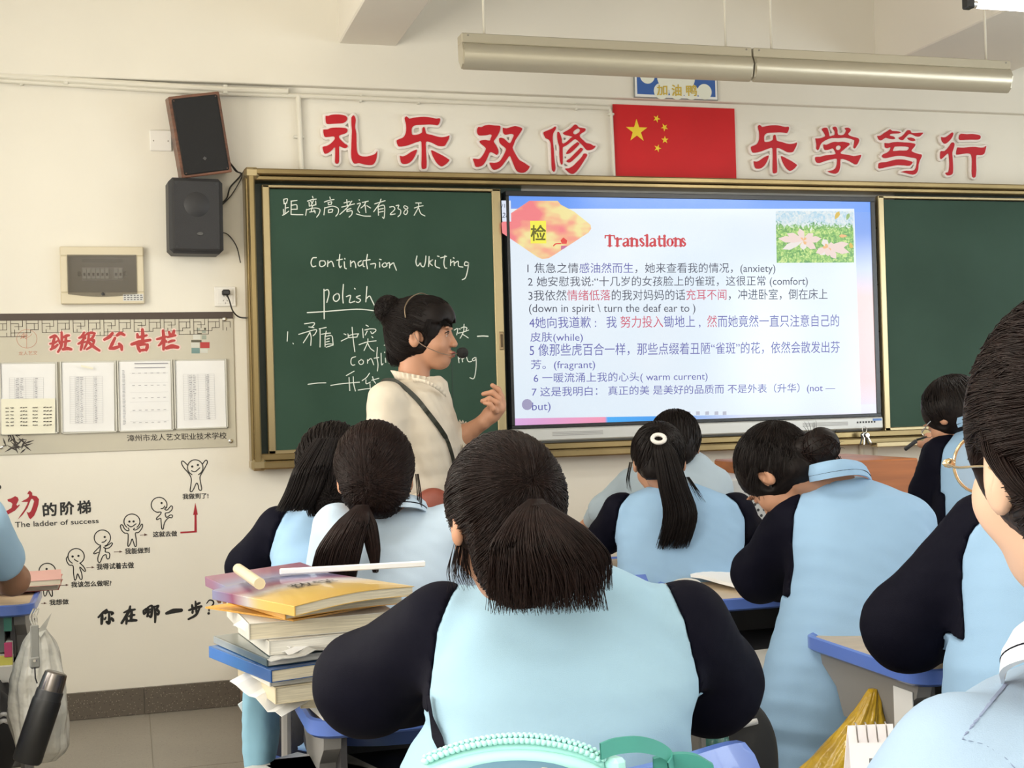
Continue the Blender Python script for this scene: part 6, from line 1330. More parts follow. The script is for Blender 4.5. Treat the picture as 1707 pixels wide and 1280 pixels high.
g = np.random.default_rng(5); bc = P(1366, 746, 3.18); N_ = 420; a = g.uniform(0, 6.28, (N_, 1)); tl = g.normal(size=(N_, 3)); tl /= np.linalg.norm(tl, axis=1)[:, None]; e1 = np.cross(tl, [0, 0, 1.]); e1 /= np.linalg.norm(e1, axis=1)[:, None]; e2 = np.cross(tl, e1); ph = a+np.linspace(0, 3.6, 12)[None]; rr_ = g.uniform(.036, .050, (N_, 1))
pt = bc+rr_[..., None]*(np.cos(ph)[..., None]*e1[:, None]+np.sin(ph)[..., None]*e2[:, None])*np.array([1, 1, .92]); V, F = strands(pt, .0012); meshobj('hair_bun', V, F, M_hairb, Bn, True)
tl = g.normal(size=(46, 3)); tl /= np.linalg.norm(tl, axis=1)[:, None]; pt = bc+tl[:, None]*(.042+np.linspace(0, .03, 7)[None, :, None]*g.uniform(.2, 1, (46, 1, 1)))+np.array([0, 0, .012])*np.sin(np.linspace(0, 2, 7))[None, :, None]; V, F = strands(pt, .0006); meshobj('flyaway_hair', V, F, M_hair, Bn, True)
DD = 0.
# ------------------------------------------------------------------ boy at the right
By, Hy, Ry = student('short-haired boy with glasses bowed over something in his hand, behind at the right',
 torso=[(700, 1622, 1668, 4.2, .05), (712, 1600, 1690, 4.2, .085), (735, 1575, 1712, 4.2, .105), (770, 1562, 1722, 4.18, .12), (830, 1558, 1722, 4.15, .125), (1090, 1562, 1720, 4.1, .13)],
 arms=[[(1572, 760, 4.2, .062), (1550, 822, 4.28, .062), (1556, 748, 4.50, .038)], [(1705, 770, 4.2, .06), (1715, 850, 4.3, .055), (1620, 860, 4.5, .035)]],
 head=(1592, 694, 4.24), fa=.15, hs=.98, hyaw=-.30, hpitch=.55, neckpx=(1638, 712, 4.2),
 panel=[(690, 1600, 1680, 4.1), (716, 1598, 1690, 4.09), (725, 1590, 1700, 4.08), (750, 1571, 1712, 4.07), (785, 1566, 1715, 4.06), (824, 1575, 1715, 4.06), (1100, 1580, 1720, 4.0)],
 collar=dict(ring=[(1600, 712, 4.14), (1618, 707, 4.09), (1640, 703, 4.07), (1660, 706, 4.1), (1672, 712, 4.18)], h=.030, up=vn(np.array([-.2, .1, 1.])), out=.010, line=True),
 hair=dict(nape=-.085, n=900, knot=(0, -.2, .98), r=.0014, lift=.004, low=-.45, grow=.005, extra=lambda p: ell(p, P(1590, 676, 4.24), (.098, .10, .078))+.004*wob(p, 80)), vox=.009, hvox=.006)
# ------------------------------------------------------------------ student at the right edge
student('student at the right edge with a big navy sleeve on the desk',
 torso=[(800, 1700, 1760, 2.42, .05), (815, 1655, 1810, 2.42, .08), (835, 1625, 1850, 2.42, .10), (880, 1608, 1885, 2.41, .12), (960, 1600, 1900, 2.38, .13), (1060, 1590, 1905, 2.35, .135), (1100, 1578, 1905, 2.34, .14), (1200, 1576, 1900, 2.33, .14), (1450, 1580, 1895, 2.32, .14)],
 arms=[[(1640, 885, 2.42, .070), (1512, 1045, 2.52, .079), (1610, 1062, 2.86, .045)], [(1880, 900, 2.42, .065), (1930, 1040, 2.55, .065), (1800, 1060, 2.85, .045)]],
 head=(1790, 745, 2.46), fa=.2, hs=1.0, hyaw=.3, hpitch=.4, neckpx=(1760, 830, 2.42),
 panel=[(800, 1670, 1840, 2.3), (864, 1640, 1870, 2.3), (897, 1614, 1890, 2.29), (942, 1600, 1920, 2.28), (999, 1598, 1950, 2.26), (1061, 1604, 1950, 2.25), (1085, 1560, 1960, 2.24), (1600, 1500, 2000, 2.2)],
 stripes=[(1058, 1604, 1616, 2.2), (1100, 1616, 1629, 2.2), (1142, 1627, 1640, 2.2)], hair=dict(n=300, r=.0015), vox=.008, hvox=.009)
# ------------------------------------------------------------------ left pair
student('student in a white polo shirt with low brown ponytail, left of the middle',
 torso=[(838, 620, 682, 3.10, .045), (850, 592, 712, 3.10, .075), (868, 560, 742, 3.10, .095), (900, 542, 762, 3.09, .11), (960, 534, 770, 3.08, .12), (1100, 536, 768, 3.06, .12), (1230, 540, 764, 3.06, .13)],
 arms=[[(562, 880, 3.10, .06), (545, 980, 3.18, .055), (600, 985, 3.42, .032)], [(745, 880, 3.10, .06), (765, 980, 3.18, .055), (700, 985, 3.42, .032)]],
 head=(625, 797, 3.06), fa=.05, hs=1.02, hyaw=.16, hpitch=.34, neckpx=(650, 850, 3.10), lb=M_pl, sleeve_ends=(-.9, -.9),
 hair=dict(nape=-.105, down=.010, ear=False, n=3600, knot=(-.25, -.86, -.62), r=.0008, lift=.0035, mat=M_hairb, grow=.002, falls=[dict(pts=[(604, 842, 2.93, .014), (588, 870, 2.90, .036), (566, 915, 2.89, .050), (552, 975, 2.90, .052)], n=1500, r=.0014, end=.12, flat=.5), dict(pts=[(604, 842, 2.93, .012), (614, 875, 2.91, .020), (622, 915, 2.91, .016), (626, 955, 2.91, .006)], n=420, r=.0012, end=.3), dict(pts=[(695, 790, 3.05, .004), (699, 825, 3.03, .006), (700, 850, 3.03, .004)], n=16, r=.0007, jit=1.2)]),
 collar=dict(ring=[(612, 858, 3.04), (632, 853, 3.0), (655, 848, 2.985), (680, 848, 3.0), (700, 852, 3.05), (712, 860, 3.12)], h=.035, up=vn(np.array([0, .35, 1.])), out=.025, mat=M_pl, line=True), vox=.008)
student('loose-haired student with a navy sleeve, behind the white polo shirt',
 torso=[(842, 520, 580, 3.45, .045), (856, 492, 610, 3.45, .08), (880, 468, 636, 3.44, .10), (920, 452, 648, 3.42, .115), (980, 446, 652, 3.40, .12), (1160, 450, 650, 3.38, .13)],
 arms=[[(466, 882, 3.45, .060), (415, 945, 3.55, .056), (398, 968, 3.74, .036)], [(640, 885, 3.45, .055), (650, 960, 3.5, .05), (560, 975, 3.75, .035)]],
 head=(556, 790, 3.42), fa=.0, hs=1.0, hyaw=.05, hpitch=.5, neckpx=(552, 852, 3.45),
 panel=[(830, 500, 600, 3.33), (847, 489, 620, 3.33), (861, 472, 640, 3.33), (889, 459, 660, 3.32), (932, 446, 690, 3.31), (990, 420, 700, 3.3), (1200, 380, 760, 3.3)],
 hair=dict(nape=-.15, down=.05, ear=False, n=900, knot=(-.3, -.6, -.75), r=.0013, lift=.006, grow=.006, mat=M_hair, falls=[dict(pts=[(545, 730, 3.34, .03), (520, 780, 3.30, .045), (505, 820, 3.29, .045), (488, 852, 3.29, .045)], n=900, r=.0013, end=.15, flat=.6), dict(pts=[(550, 800, 3.32, .04), (540, 840, 3.31, .045), (545, 862, 3.31, .05)], n=500, r=.0012, end=.2), dict(pts=[(500, 800, 3.3, .01), (484, 832, 3.29, .02), (476, 856, 3.29, .02)], n=60, r=.0007, end=.4)]), vox=.009, hvox=.007)
# ------------------------------------------------------------------ far left arm
student('student cut off by the left edge, bare elbow on the desk',
 torso=[(800, -170, -110, 3.50, .045), (815, -200, -70, 3.50, .08), (850, -225, -40, 3.50, .11), (900, -235, -28, 3.50, .12), (1080, -230, -40, 3.50, .13)],
 arms=[[(-215, 880, 3.50, .06), (-250, 970, 3.75, .055), (-180, 985, 4.05, .035)], [(-34, 866, 3.55, .068), (22, 966, 3.82, .075), (-70, 985, 4.08, .035)]],
 head=(-150, 735, 3.52), fa=0., hyaw=.1, hpitch=.4, neckpx=(-140, 806, 3.50), lb=mat('shirt_sky_blue', (.36, .55, .72), .8, bump=.2, bscale=900), sleeve_ends=(-.85, -.62), hair=dict(n=200, r=.002), vox=.010, hvox=.009, skin=mat('skin_tan', (.33, .17, .10), .5, noise=.1, nscale=10))
# ------------------------------------------------------------------ teacher
M_bl = mat('blouse_cream', (.62, .55, .45), .8, bump=.2, bscale=700, bump2=.5, b2scale=7, noise=.05, nscale=5)
M_strap = mat('strap_dark', (.02, .022, .015), .6); M_bag = mat('bag_red_brown', (.22, .05, .03), .5); M_skirt = mat('skirt_dark', (.03, .02, .02), .7)
D0 = 4.30
LT = vn(np.array([_r[0], _r[1], 0.])); NT = np.array([-LT[1], LT[0], 0.])
tb = P(690, 760, D0); TE = thing('person', 'woman teacher in a cream blouse with a bun, in profile before the blackboard', 'person', (tb[0], tb[1], 0))
Ht = P(703, 561, D0); Rt_ = rotm(YAW+math.radians(97), -.02, .0); hsT = 1.02
secs = []
for py, xl, xr, h in ((628, 672, 735, .055), (638, 656, 744, .10), (655, 636, 748, .150), (680, 624, 754, .168), (710, 622, 763, .165), (745, 628, 766, .155), (790, 640, 760, .15), (822, 640, 758, .165)):
    a, b = P(xl, py, D0), P(xr, py, D0); c = (a+b)/2; secs.append((c[2], c[0], c[1], abs((b-a)@LT)/2, h))
lfT = loft_fn(secs, LT, 2.2); zb, zt = min(s[0] for s in secs), max(s[0] for s in secs)
arm1 = [P(645, 668, D0-.155), P(640, 770, D0-.17), P(690, 830, D0-.10)]; r1 = [.062, .060, .05]
arm2 = [P(715, 672, D0+.15), P(722, 765, D0+.12), P(772, 727, D0+.02)]
hwr = P(806, 703, D0-.02)
B = Body(); add_head(B, Ht, Rt_, hsT, P(690, 640, D0), neck=(.050, .050))
mid = P(695, 750, D0); hp = np.array([mid[0], mid[1], .92]); B.cone(P(692, 662, D0), mid, .045, .09, .03); B.cone(mid, hp, .09, .12, .04)
B.chain([P(692, 685, D0)]+arm1, [.035, .040, .038, .028], .03); B.chain([P(700, 685, D0)]+arm2+[hwr], [.035, .042, .040, .034, .0225], .02)
dv1 = vn(arm1[-1]-arm1[-2]+LT*.05); wr1 = arm1[-1]+dv1*.07; ac1 = vn(np.cross(dv1, [0, 0, 1.])); B.chain([arm1[-1], wr1], [.028, .022], .02)
add_hand(B, wr1, np.stack([ac1, dv1, vn(np.cross(ac1, dv1))], 1), .92, 1, .6)
for sg in (-1, 1): B.chain([hp+NT*sg*.08, hp+NT*sg*.075-np.array([0, 0, .45]), hp+NT*sg*.07-np.array([0, 0, .84])], [.08, .05, .035], .03); B.cone(hp+NT*sg*.07-np.array([0, 0, .86]), hp+NT*sg*.07-np.array([0, 0, .885])+LT*.14, .030, .022, .02)
# open hand, fingers bent back towards her; every finger its own chain
Q = lambda x, y, dd: P(740+x/7.108, 560+y/7.108, D0-.02+dd)
B.chain([hwr, Q(560, 930, 0)], [.0225, .026], .012); B.chain([Q(560, 930, 0), Q(640, 850, .0)], [.027, .026], .012); B.chain([Q(600, 900, .01), Q(670, 790, .015)], [.022, .018], .012)
B.chain([Q(655, 830, .012), Q(680, 725, .012), Q(645, 635, .006), Q(575, 585, 0)], [.013, .0105, .0092, .0078], .005)          # index
B.chain([Q(650, 850, -.004), Q(655, 740, -.010), Q(575, 668, -.014), Q(468, 688, -.014)], [.013, .0105, .0092, .0078], .005)  # middle
B.chain([Q(640, 870, -.018), Q(625, 790, -.030), Q(540, 742, -.034), Q(452, 772, -.030)], [.012, .0100, .0088, .0072], .005)  # ring
B.chain([Q(610, 890, -.030), Q(585, 860, -.046), Q(545, 805, -.050), Q(480, 795, -.046)], [.011, .0090, .0080, .0066], .005)  # little
B.chain([Q(560, 930, .022), Q(590, 850, .045), Q(560, 790, .050), Q(520, 770, .045)], [.015, .0115, .0100, .0085], .005)      # thumb on the far side
lo, hi = B.bounds(); sdmesh('body', B, lo, hi, .0042, M_skin, TE); add_eyes(Ht, Rt_, hsT, TE)
eb = Ht+Rt_@(np.array((.012, .098, .026))*hsT)
m = MB(); 
for x in (-1, 1): m.tube([Ht+Rt_@(np.array((x*.014, .095, .028))*hsT), Ht+Rt_@(np.array((x*.032, .092, .033))*hsT), Ht+Rt_@(np.array((x*.052, .076, .028))*hsT)], [.0022, .0026, .0012], 6, smooth_n=4)
m.build('eyebrows', M_hair, TE, smooth=True); m = MB()
for x in (-1, 1): m.tube([Ht+Rt_@(np.array((x*.019, .0900, .004))*hsT), Ht+Rt_@(np.array((x*.031, .0930, .0105))*hsT), Ht+Rt_@(np.array((x*.046, .083, .004))*hsT)], [.0010, .0019, .0014], 6, smooth_n=4)
m.build('upper_lashes', M_hair, TE, smooth=True)
m = MB(); m.tube([Ht+Rt_@(np.array((-.020, .0945, -.0585))*hsT), Ht+Rt_@(np.array((-.008, .1025, -.0560))*hsT), Ht+Rt_@(np.array((0, .1030, -.0570))*hsT), Ht+Rt_@(np.array((.008, .1025, -.0560))*hsT), Ht+Rt_@(np.array((.020, .0945, -.0585))*hsT)], [.001, .0032, .003, .0032, .001], 8, smooth_n=4)
m.tube([Ht+Rt_@(np.array((-.018, .0935, -.0645))*hsT), Ht+Rt_@(np.array((0, .1010, -.0670))*hsT), Ht+Rt_@(np.array((.018, .0935, -.0645))*hsT)], [.001, .0038, .001], 8, smooth_n=5); m.build('lips', M_lip, TE, smooth=True)
def JT(p):
    d = lfT(p)
    for a, r in ((arm1, r1), (arm2, [.060, .056, .040])):
        for i in range(len(a)-1): d = smin(d, rcone(p, a[i], a[i+1] if i == 0 or a is arm1 else a[i]+(a[i+1]-a[i])*.92, r[i], r[i+1]), .028)
    d += .0065*wob(p*np.array((1, 1, .40)), 34)+.003*wob(p*np.array((1, 1, .6)), 75, 4)
    return np.maximum(d, -rcone(p, P(690, 640, D0), Ht, .050, .050))
al = np.array(arm1+arm2+[P(622, 640, D0), P(766, 820, D0)]); lo = al.min(0)-.10; hi = al.max(0)+.10; lo[2] = zb-.01
BLO = sdmesh('blouse', JT, lo, hi, .0055, M_bl, TE)
def ruffle(pts, hgt, out, name, n=60, amp=.006, par=None, up=np.array([0, 0, 1.])):
    c = crom(np.array(pts), 10); cen = c.mean(0); V = []; F = []
    for i, q in enumerate(c):
        o = q-cen; o -= up*(o@up); o = vn(o); w = amp*math.sin(i*1.35)
        V += [q, q+up*hgt*.5+o*(out*.4+w*.5), q+up*hgt+o*(out+w)]
    k = len(c); F = [(i*3+j, (i+1)*3+j, (i+1)*3+j+1, i*3+j+1) for i in range(k-1) for j in range(2)]
    o = MB().add(V, F).build(name, M_bl, par or TE, smooth=True); md = o.modifiers.new('s', 'SOLIDIFY'); md.thickness = .0016; return o
cn = lambda a, r=.068: P(697, 643, D0)+LT*r*1.05*math.cos(a)+NT*r*math.sin(a)
ruffle([cn(a)+np.array([0, 0, .018*(-math.cos(a))]) for a in np.linspace(-.35, 5.6, 14)], .034, .012, 'ruffled_collar', par=BLO)
ruffle([P(688+(744-688)*t, 636+(662-636)*t*t, D0-.10-.055*math.sin(PI*t)) for t in np.linspace(0, 1, 6)], .012, .004, 'placket_ruffle', amp=.003, par=BLO)
cw = arm2[1]+(arm2[2]-arm2[1])*.90; dv = vn(arm2[2]-arm2[1]); e1 = vn(np.cross(dv, [0, 0, 1.])); e2 = np.cross(dv, e1)
ruffle([cw+(e1*math.cos(a)+e2*math.sin(a))*.042 for a in np.linspace(0, 2*PI, 13)], .028, .008, 'cuff_ruffle', amp=.006, par=BLO, up=dv)
hem = [np.array([secs[-1][1], secs[-1][2], zb+.012])+LT*(secs[-1][3]+.002)*math.cos(a)+NT*(secs[-1][4]+.002)*math.sin(a) for a in np.linspace(0, 2*PI, 25)]
ruffle(hem, -.03, .010, 'hem_ruffle', amp=.005, par=BLO)
for i in range(4):
    q = P(746+i*3.0, 668+i*22, D0-.035-.01*i); MB().lathe([(.0045, -.002), (.0045, .002)], q, vn(LT-.6*NT), 10).build('button', mat('plate_white'), BLO, smooth=False)
T = Body(); T.cone(hp+np.array([0, 0, .08]), hp-np.array([0, 0, .35]), .135, .16, .02).cone(hp-np.array([0, 0, .35]), hp-np.array([0, 0, .50]), .16, .17, .02); l2, h2 = T.bounds(); sdmesh('skirt', T, l2, h2, .014, M_skirt, TE)
for sg in (-1, 1):
    f0 = hp+NT*sg*.07; f0 = np.array([f0[0], f0[1], .045]); sh = Body().cone(f0-LT*.03, f0+LT*.15-np.array([0, 0, .015]), .045, .032, .02); l2, h2 = sh.bounds(); sdmesh('shoe', lambda p, sh=sh: np.maximum(sh(p), .003-p[:, 2]), l2, h2, .008, M_skirt, TE, False)
# crossbody strap follows the blouse surface towards the camera
sp_ = crom(np.array([P(633, 640, D0+.02), P(640, 633, D0-.06), P(660, 636, D0-.135), P(690, 660, D0-.165), P(715, 690, D0-.165), P(735, 717, D0-.155), P(747, 740, D0-.145), P(756, 775, D0-.12), P(757, 815, D0-.09)]), 6)
V = []; F = []
for i, q in enumerate(sp_):
    q = q.copy()
    for _ in range(12):                                  # settle on the cloth
        d = float(JT(q[None])[0]); q = q-NT*(-1)*0
        if d < .003: q = q-NT*.004
        elif d > .008: q = q+NT*.003
    t_ = vn(sp_[min(i+1, len(sp_)-1)]-sp_[max(i-1, 0)]); w_ = vn(np.cross(t_, NT))*(.0075 if 10 < i < 34 else .0058); V += [q-w_, q+w_, q+w_+NT*.003, q-w_+NT*.003]
F = [(i*4+j, (i+1)*4+j, (i+1)*4+(j+1) % 4, i*4+(j+1) % 4) for i in range(len(sp_)-1) for j in range(4)]
q = P(722, 846, D0-.17); BG = thing('shoulder_bag', 'small red-brown bag hanging at the teacher hip on a dark strap', 'bag', tuple(q))
o = MB().add(V, F).build('strap', M_strap, BG); fixn(o)
bgf = lambda p: ell(p, q, (.062, .035, .062), rotm(YAW))*.8+.002*wob(p, 40)
sdmesh('pouch', bgf, q-.09, q+.09, .005, M_bag, BG, False)
# hair: cap with fringe, bun and loose strands
bc = P(648, 516, D0+.0)
ex = lambda p: smin(smin(ell(p, bc, (.045, .042, .048))+.004*wob(p, 90), rcone(p, bc, P(672, 528, D0), .026, .03), .02), ell(p, P(663, 570, D0), (.034, .060, .058)), .02)
cf0 = cap_fn(Ht, Rt_, hsT, ex, -.085, True, fringe=-.004, grow=.002)
def cfT(p):
    d = cf0(p); q = (p-Ht)@Rt_/hsT
    fr = np.maximum(ell(p, Ht+Rt_@(np.array((0, .028, .048))*hsT), np.array((.079, .084, .078))*hsT, Rt_), (.042+.006*np.sin(q[:, 0]*160)-q[:, 2])*hsT)
    return smin(d, np.maximum(fr, (-.02-q[:, 1])*hsT), .006)
sets = [onto(cfT, *cap_strands(Ht, Rt_, hsT, (0, -.85, .35), 1500, .0011, lift=.004, low=-.9), spread=.004)]
g = np.random.default_rng(9); n = 500; u = g.uniform(-1, 1, n); t_ = np.linspace(0, 1, 8)[None]
ax = u[:, None]*.066+0*t_; el_ = .120-.082*t_-.014*g.uniform(0, 1, (n, 1))*t_; fy = (.020+.076*np.sin(t_*1.5)*np.sqrt(1-.55*u[:, None]**2))+.004*g.uniform(0, 1, (n, 1))
loc = np.stack([ax, fy, el_*(1-.12*u[:, None]**2)], -1)*hsT; sets.append((Ht+loc@Rt_.T, .0010))
ns = 60; tl = g.normal(size=(ns, 3)); tl /= np.linalg.norm(tl, axis=1)[:, None]; sets.append((bc+tl[:, None]*(.036+np.linspace(0, .035, 6)[None, :, None]*g.uniform(.2, 1, (ns, 1, 1)))-np.array([0, 0, .02])*(np.linspace(0, 1, 6)**2)[None, :, None], .0008))
n = 500; a = g.uniform(0, 6.28, (n, 1)); tl = g.normal(size=(n, 3)); tl /= np.linalg.norm(tl, axis=1)[:, None]; e1 = np.cross(tl, [0, 0, 1.]); e1 /= np.linalg.norm(e1, axis=1)[:, None]; e2 = np.cross(tl, e1); ph = a+np.linspace(0, 3, 10)[None]
sets.append((bc+g.uniform(.038, .048, (n, 1))[..., None]*(np.cos(ph)[..., None]*e1[:, None]+np.sin(ph)[..., None]*e2[:, None]), .0011))
sets.append(fall_strands([(716, 532, D0-.085, .008), (711, 548, D0-.09, .010), (705, 562, D0-.09, .006)], 50, r=.0008, end=.4)); sets.append(fall_strands([(655, 570, D0, .02), (655, 595, D0-.01, .025), (662, 612, D0-.02, .02)], 200, r=.0010, end=.3))
hair_obj(cfT, np.minimum(Ht-.17, bc-.08), Ht+.17, sets, M_hair, TE, .0045)
# headset microphone
q = P(771, 588, D0-.02); HM = thing('headset_microphone', 'black foam headset microphone in front of the teacher mouth', 'microphone', tuple(q))
o = MB().lathe([(.0001, -.019), (.010, -.017), (.016, -.010), (.018, 0), (.016, .010), (.010, .017), (.0001, .019)], q, LT, 18).build('foam', mat('foam_black', (.012, .012, .012), .95, bump=.8, bscale=400), HM, smooth=True)
MB().tube([q-LT*.012, P(750, 592, D0-.07), P(725, 585, D0-.092), P(700, 572, D0-.095), P(690, 556, D0-.094)], .0016, 6, smooth_n=6).build('boom', mat('skin_boom', (.20, .13, .09), .5), HM, smooth=True)
MB().tube([P(676, 530, D0-.088), P(675, 512, D0-.075), P(684, 497, D0-.055), P(700, 489, D0-.03), P(716, 493, D0+.03)], .0022, 6, smooth_n=6).build('headband', mat('headband_bronze', (.20, .15, .10), .35, .7), HM, smooth=True)
# ------------------------------------------------------------------ bespectacled student in the right foreground
M_pf = mat('polo_foreground', (.29, .40, .54), .8, bump=.2, bscale=900, bump2=.25, b2scale=6)
dF = .97
FG, Hf, Rf = student('student with round gold glasses and pale shirt, close up at the right edge',
 torso=[(1112, 1770, 1900, dF+.02, .045), (1132, 1715, 1965, dF+.02, .07), (1160, 1650, 2030, dF+.02, .09), (1205, 1585, 2105, dF+.02, .105), (1255, 1525, 2165, dF, .115), (1300, 1470, 2210, dF, .12), (1500, 1465, 2215, dF-.02, .12), (2000, 1500, 2180, dF-.02, .12), (2500, 1500, 2180, dF-.02, .13)],
 collar=dict(ring=[(1678, 1140, dF+.03), (1690, 1120, dF-.03), (1740, 1098, dF-.07), (1850, 1085, dF-.085), (1950, 1110, dF-.05)], h=.032, up=vn(np.array([.25, .2, 1.])), out=.016, mat=mat('collar_white', (.62, .66, .72), .8), line=True),
 arms=[[(1612, 1290, dF, .058), (1560, 1560, dF+.10, .052), (1800, 1640, dF+.32, .032)], [(2090, 1240, dF, .055), (2200, 1560, dF+.10, .052), (1950, 1640, dF+.32, .032)]],
 head=(1822, 768, dF), fa=.25, hs=1.0, hyaw=.17, hpitch=.02, neckpx=(1850, 1112, dF), lb=M_pf, skin=M_skinf, vox=.006, hvox=.0042, eyes=True, sleeve_ends=(1, 1), folds=.003,
 hair=dict(nape=-.11, down=.03, ear=True, fringe=.005, n=6000, knot=(0, -.8, .1), r=.00042, lift=.003, grow=.004, h=.004, mat=M_hairb,
   falls=[dict(pts=[(1690, 640, dF-.02, .018), (1672, 700, dF-.02, .016), (1676, 750, dF-.03, .016), (1700, 795, dF-.05, .015), (1730, 830, dF-.06, .012)], n=900, r=.0006, flat=1.0, end=.2)]))
JF = PEOPLE[-1][4]; M_seam = mat('polo_seam', (.20, .25, .38), .9)
surf_strip(JF, [(1140, 1678, 1680, dF-.08), (1190, 1636, 1638.5, dF-.08), (1232, 1602, 1605, dF-.08)], .2, M_seam, FG, 'shoulder_seam', lift=.0015)
surf_strip(JF, [(1232, 1602, 1605, dF-.08), (1240, 1640, 1641, dF-.08), (1262, 1675, 1676, dF-.08), (1290, 1700, 1702, dF-.08)], .2, M_seam, FG, 'shoulder_seam', lift=.0015)
gl = thing('glasses', 'round gold wire glasses on the student at the right edge', 'glasses', tuple(Hf))
M_gold = mat('gold_wire', (.72, .56, .34), .22, .9)
LF = lambda v: Hf+Rf@np.array(v)
for x in (-1, 1):
    c = np.array((x*.034, .108, -.004)); ring = [LF(c+np.array((.0255*math.cos(a), -.006*abs(math.cos(a))*(1 if math.cos(a)*x > 0 else -.3), .0235*math.sin(a)))) for a in np.linspace(0, 2*PI, 33)]
    MB().tube(ring, .0013, 6, cap=False).build('rim', M_gold, gl, smooth=True)
    MB().add([LF(c+np.array((.0245*math.cos(a), -.004*abs(math.cos(a))*(1 if math.cos(a)*x > 0 else -.3), .0225*math.sin(a)))) for a in np.linspace(0, 2*PI, 25)[:-1]], [tuple(range(24))]).build('lens', mat('lens_glass', (.9, .93, .95), .02, alpha=.16, coat=1.), gl)
    MB().tube([LF((x*.060, .099, -.002)), LF((x*.069, .094, -.002)), LF((x*.078, .055, -.004)), LF((x*.080, .0, -.002)), LF((x*.079, -.022, -.014))], .0011, 6, smooth_n=5).build('temple', M_gold, gl, smooth=True)
    MB().lathe([(.0001, -.004), (.0035, -.003), (.004, 0), (.003, .004), (.0001, .006)], LF((x*.066, .096, -.002)), Rf@np.array((x*1., 0, 0)), 8).build('hinge', M_gold, gl, smooth=True)
MB().tube([LF((-.0095, .107, 0)), LF((0, .111, .004)), LF((.0095, .107, 0))], .0013, 6, smooth_n=4).build('bridge', M_gold, gl, smooth=True)
# glasses of the boy behind
gb = thing('glasses', 'thin glasses worn by the short-haired boy', 'glasses', tuple(Hy)); M_gw = mat('wire_pale', (.75, .75, .72), .25, .8)
for x in (-1, 1):
    c = np.array((x*.032, .102, 0)); MB().tube([Hy+Ry@(c+np.array((.023*math.cos(a), 0, .017*math.sin(a)))) for a in np.linspace(0, 2*PI, 17)], .0014, 5, cap=False).build('rim', M_gw, gb); MB().tube([Hy+Ry@np.array((x*.056, .10, .003)), Hy+Ry@np.array((x*.079, .05, .004)), Hy+Ry@np.array((x*.081, -.005, .01))], .0018, 5).build('temple', M_gw, gb)
MB().tube([Hy+Ry@np.array((-.009, .102, 0)), Hy+Ry@np.array((.009, .102, 0))], .0014, 5).build('bridge', M_gw, gb)
# what the boy holds
q = P(1518, 742, 4.5); t = thing('folded_glasses_case', 'black folded spectacles held out in the boy hand at right', 'spectacles', tuple(q))
MB().box(q, (.055, .010, .013), rot=(0, -.55, 0), bev=.003).build('frame', mat('black_plastic'), t); MB().tube([P(1528, 733, 4.5), P(1545, 728, 4.5)], .004, 6).build('arm', mat('black_plastic'), t)
# ================================================================== books and papers
M_page = mat('page_cream', (.66, .60, .46), .75, noise=.25, nscale=60, stretch=(.3, .3, 8)); M_pagew = mat('page_white', (.72, .70, .64), .75, noise=.22, nscale=60, stretch=(.3, .3, 8))
def book(c, w, d, h, rz, label, cover, page=None, group='books piled on the centre desk', tilt=(0, 0), curl=0., soft=True, name='book', spine=True):
    """c = centre of the underside"""
    t = thing(name, label, 'book' if name == 'book' else name.replace('_', ' '), tuple(c), group, rot=(tilt[0], tilt[1], rz)); L = dict(local=True)
    n = 10; th = .0012
    def slab(z0, z1, x0, x1, y0, y1):
        V = []; F = []
        for i in range(n+1):
            x = x0+(x1-x0)*i/n; b = curl*(math.sin(PI*(i/n))**1.0)*.6+curl*(i/n)**2*.4
            V += [(x, y0, z0+b), (x, y1, z0+b), (x, y1, z1+b), (x, y0, z1+b)]
        for i in range(n): F += [(i*4+j, (i+1)*4+j, (i+1)*4+(j+1) % 4, i*4+(j+1) % 4) for j in range(4)]
        F += [(0, 1, 2, 3), (n*4+3, n*4+2, n*4+1, n*4)]
        return V, F
    ms = []
    V, F = slab(th, h-th, -w/2+.002, w/2-.003, -d/2+.002, d/2-.002); o = MB().add(V, F).build('pages', page or M_page, t, **L); fixn(o)
    for nm, z0, z1 in (('cover', h-th, h), ('cover', 0, th)):
        V, F = slab(z0, z1, -w/2, w/2, -d/2, d/2); o = MB().add(V, F).build(nm, cover, t, **L); fixn(o)
    if spine: MB().x2((-w/2-.0012, -d/2, 0), (-w/2+.002, d/2, h), bev=.0008).build('spine', cover, t, **L)
    return t
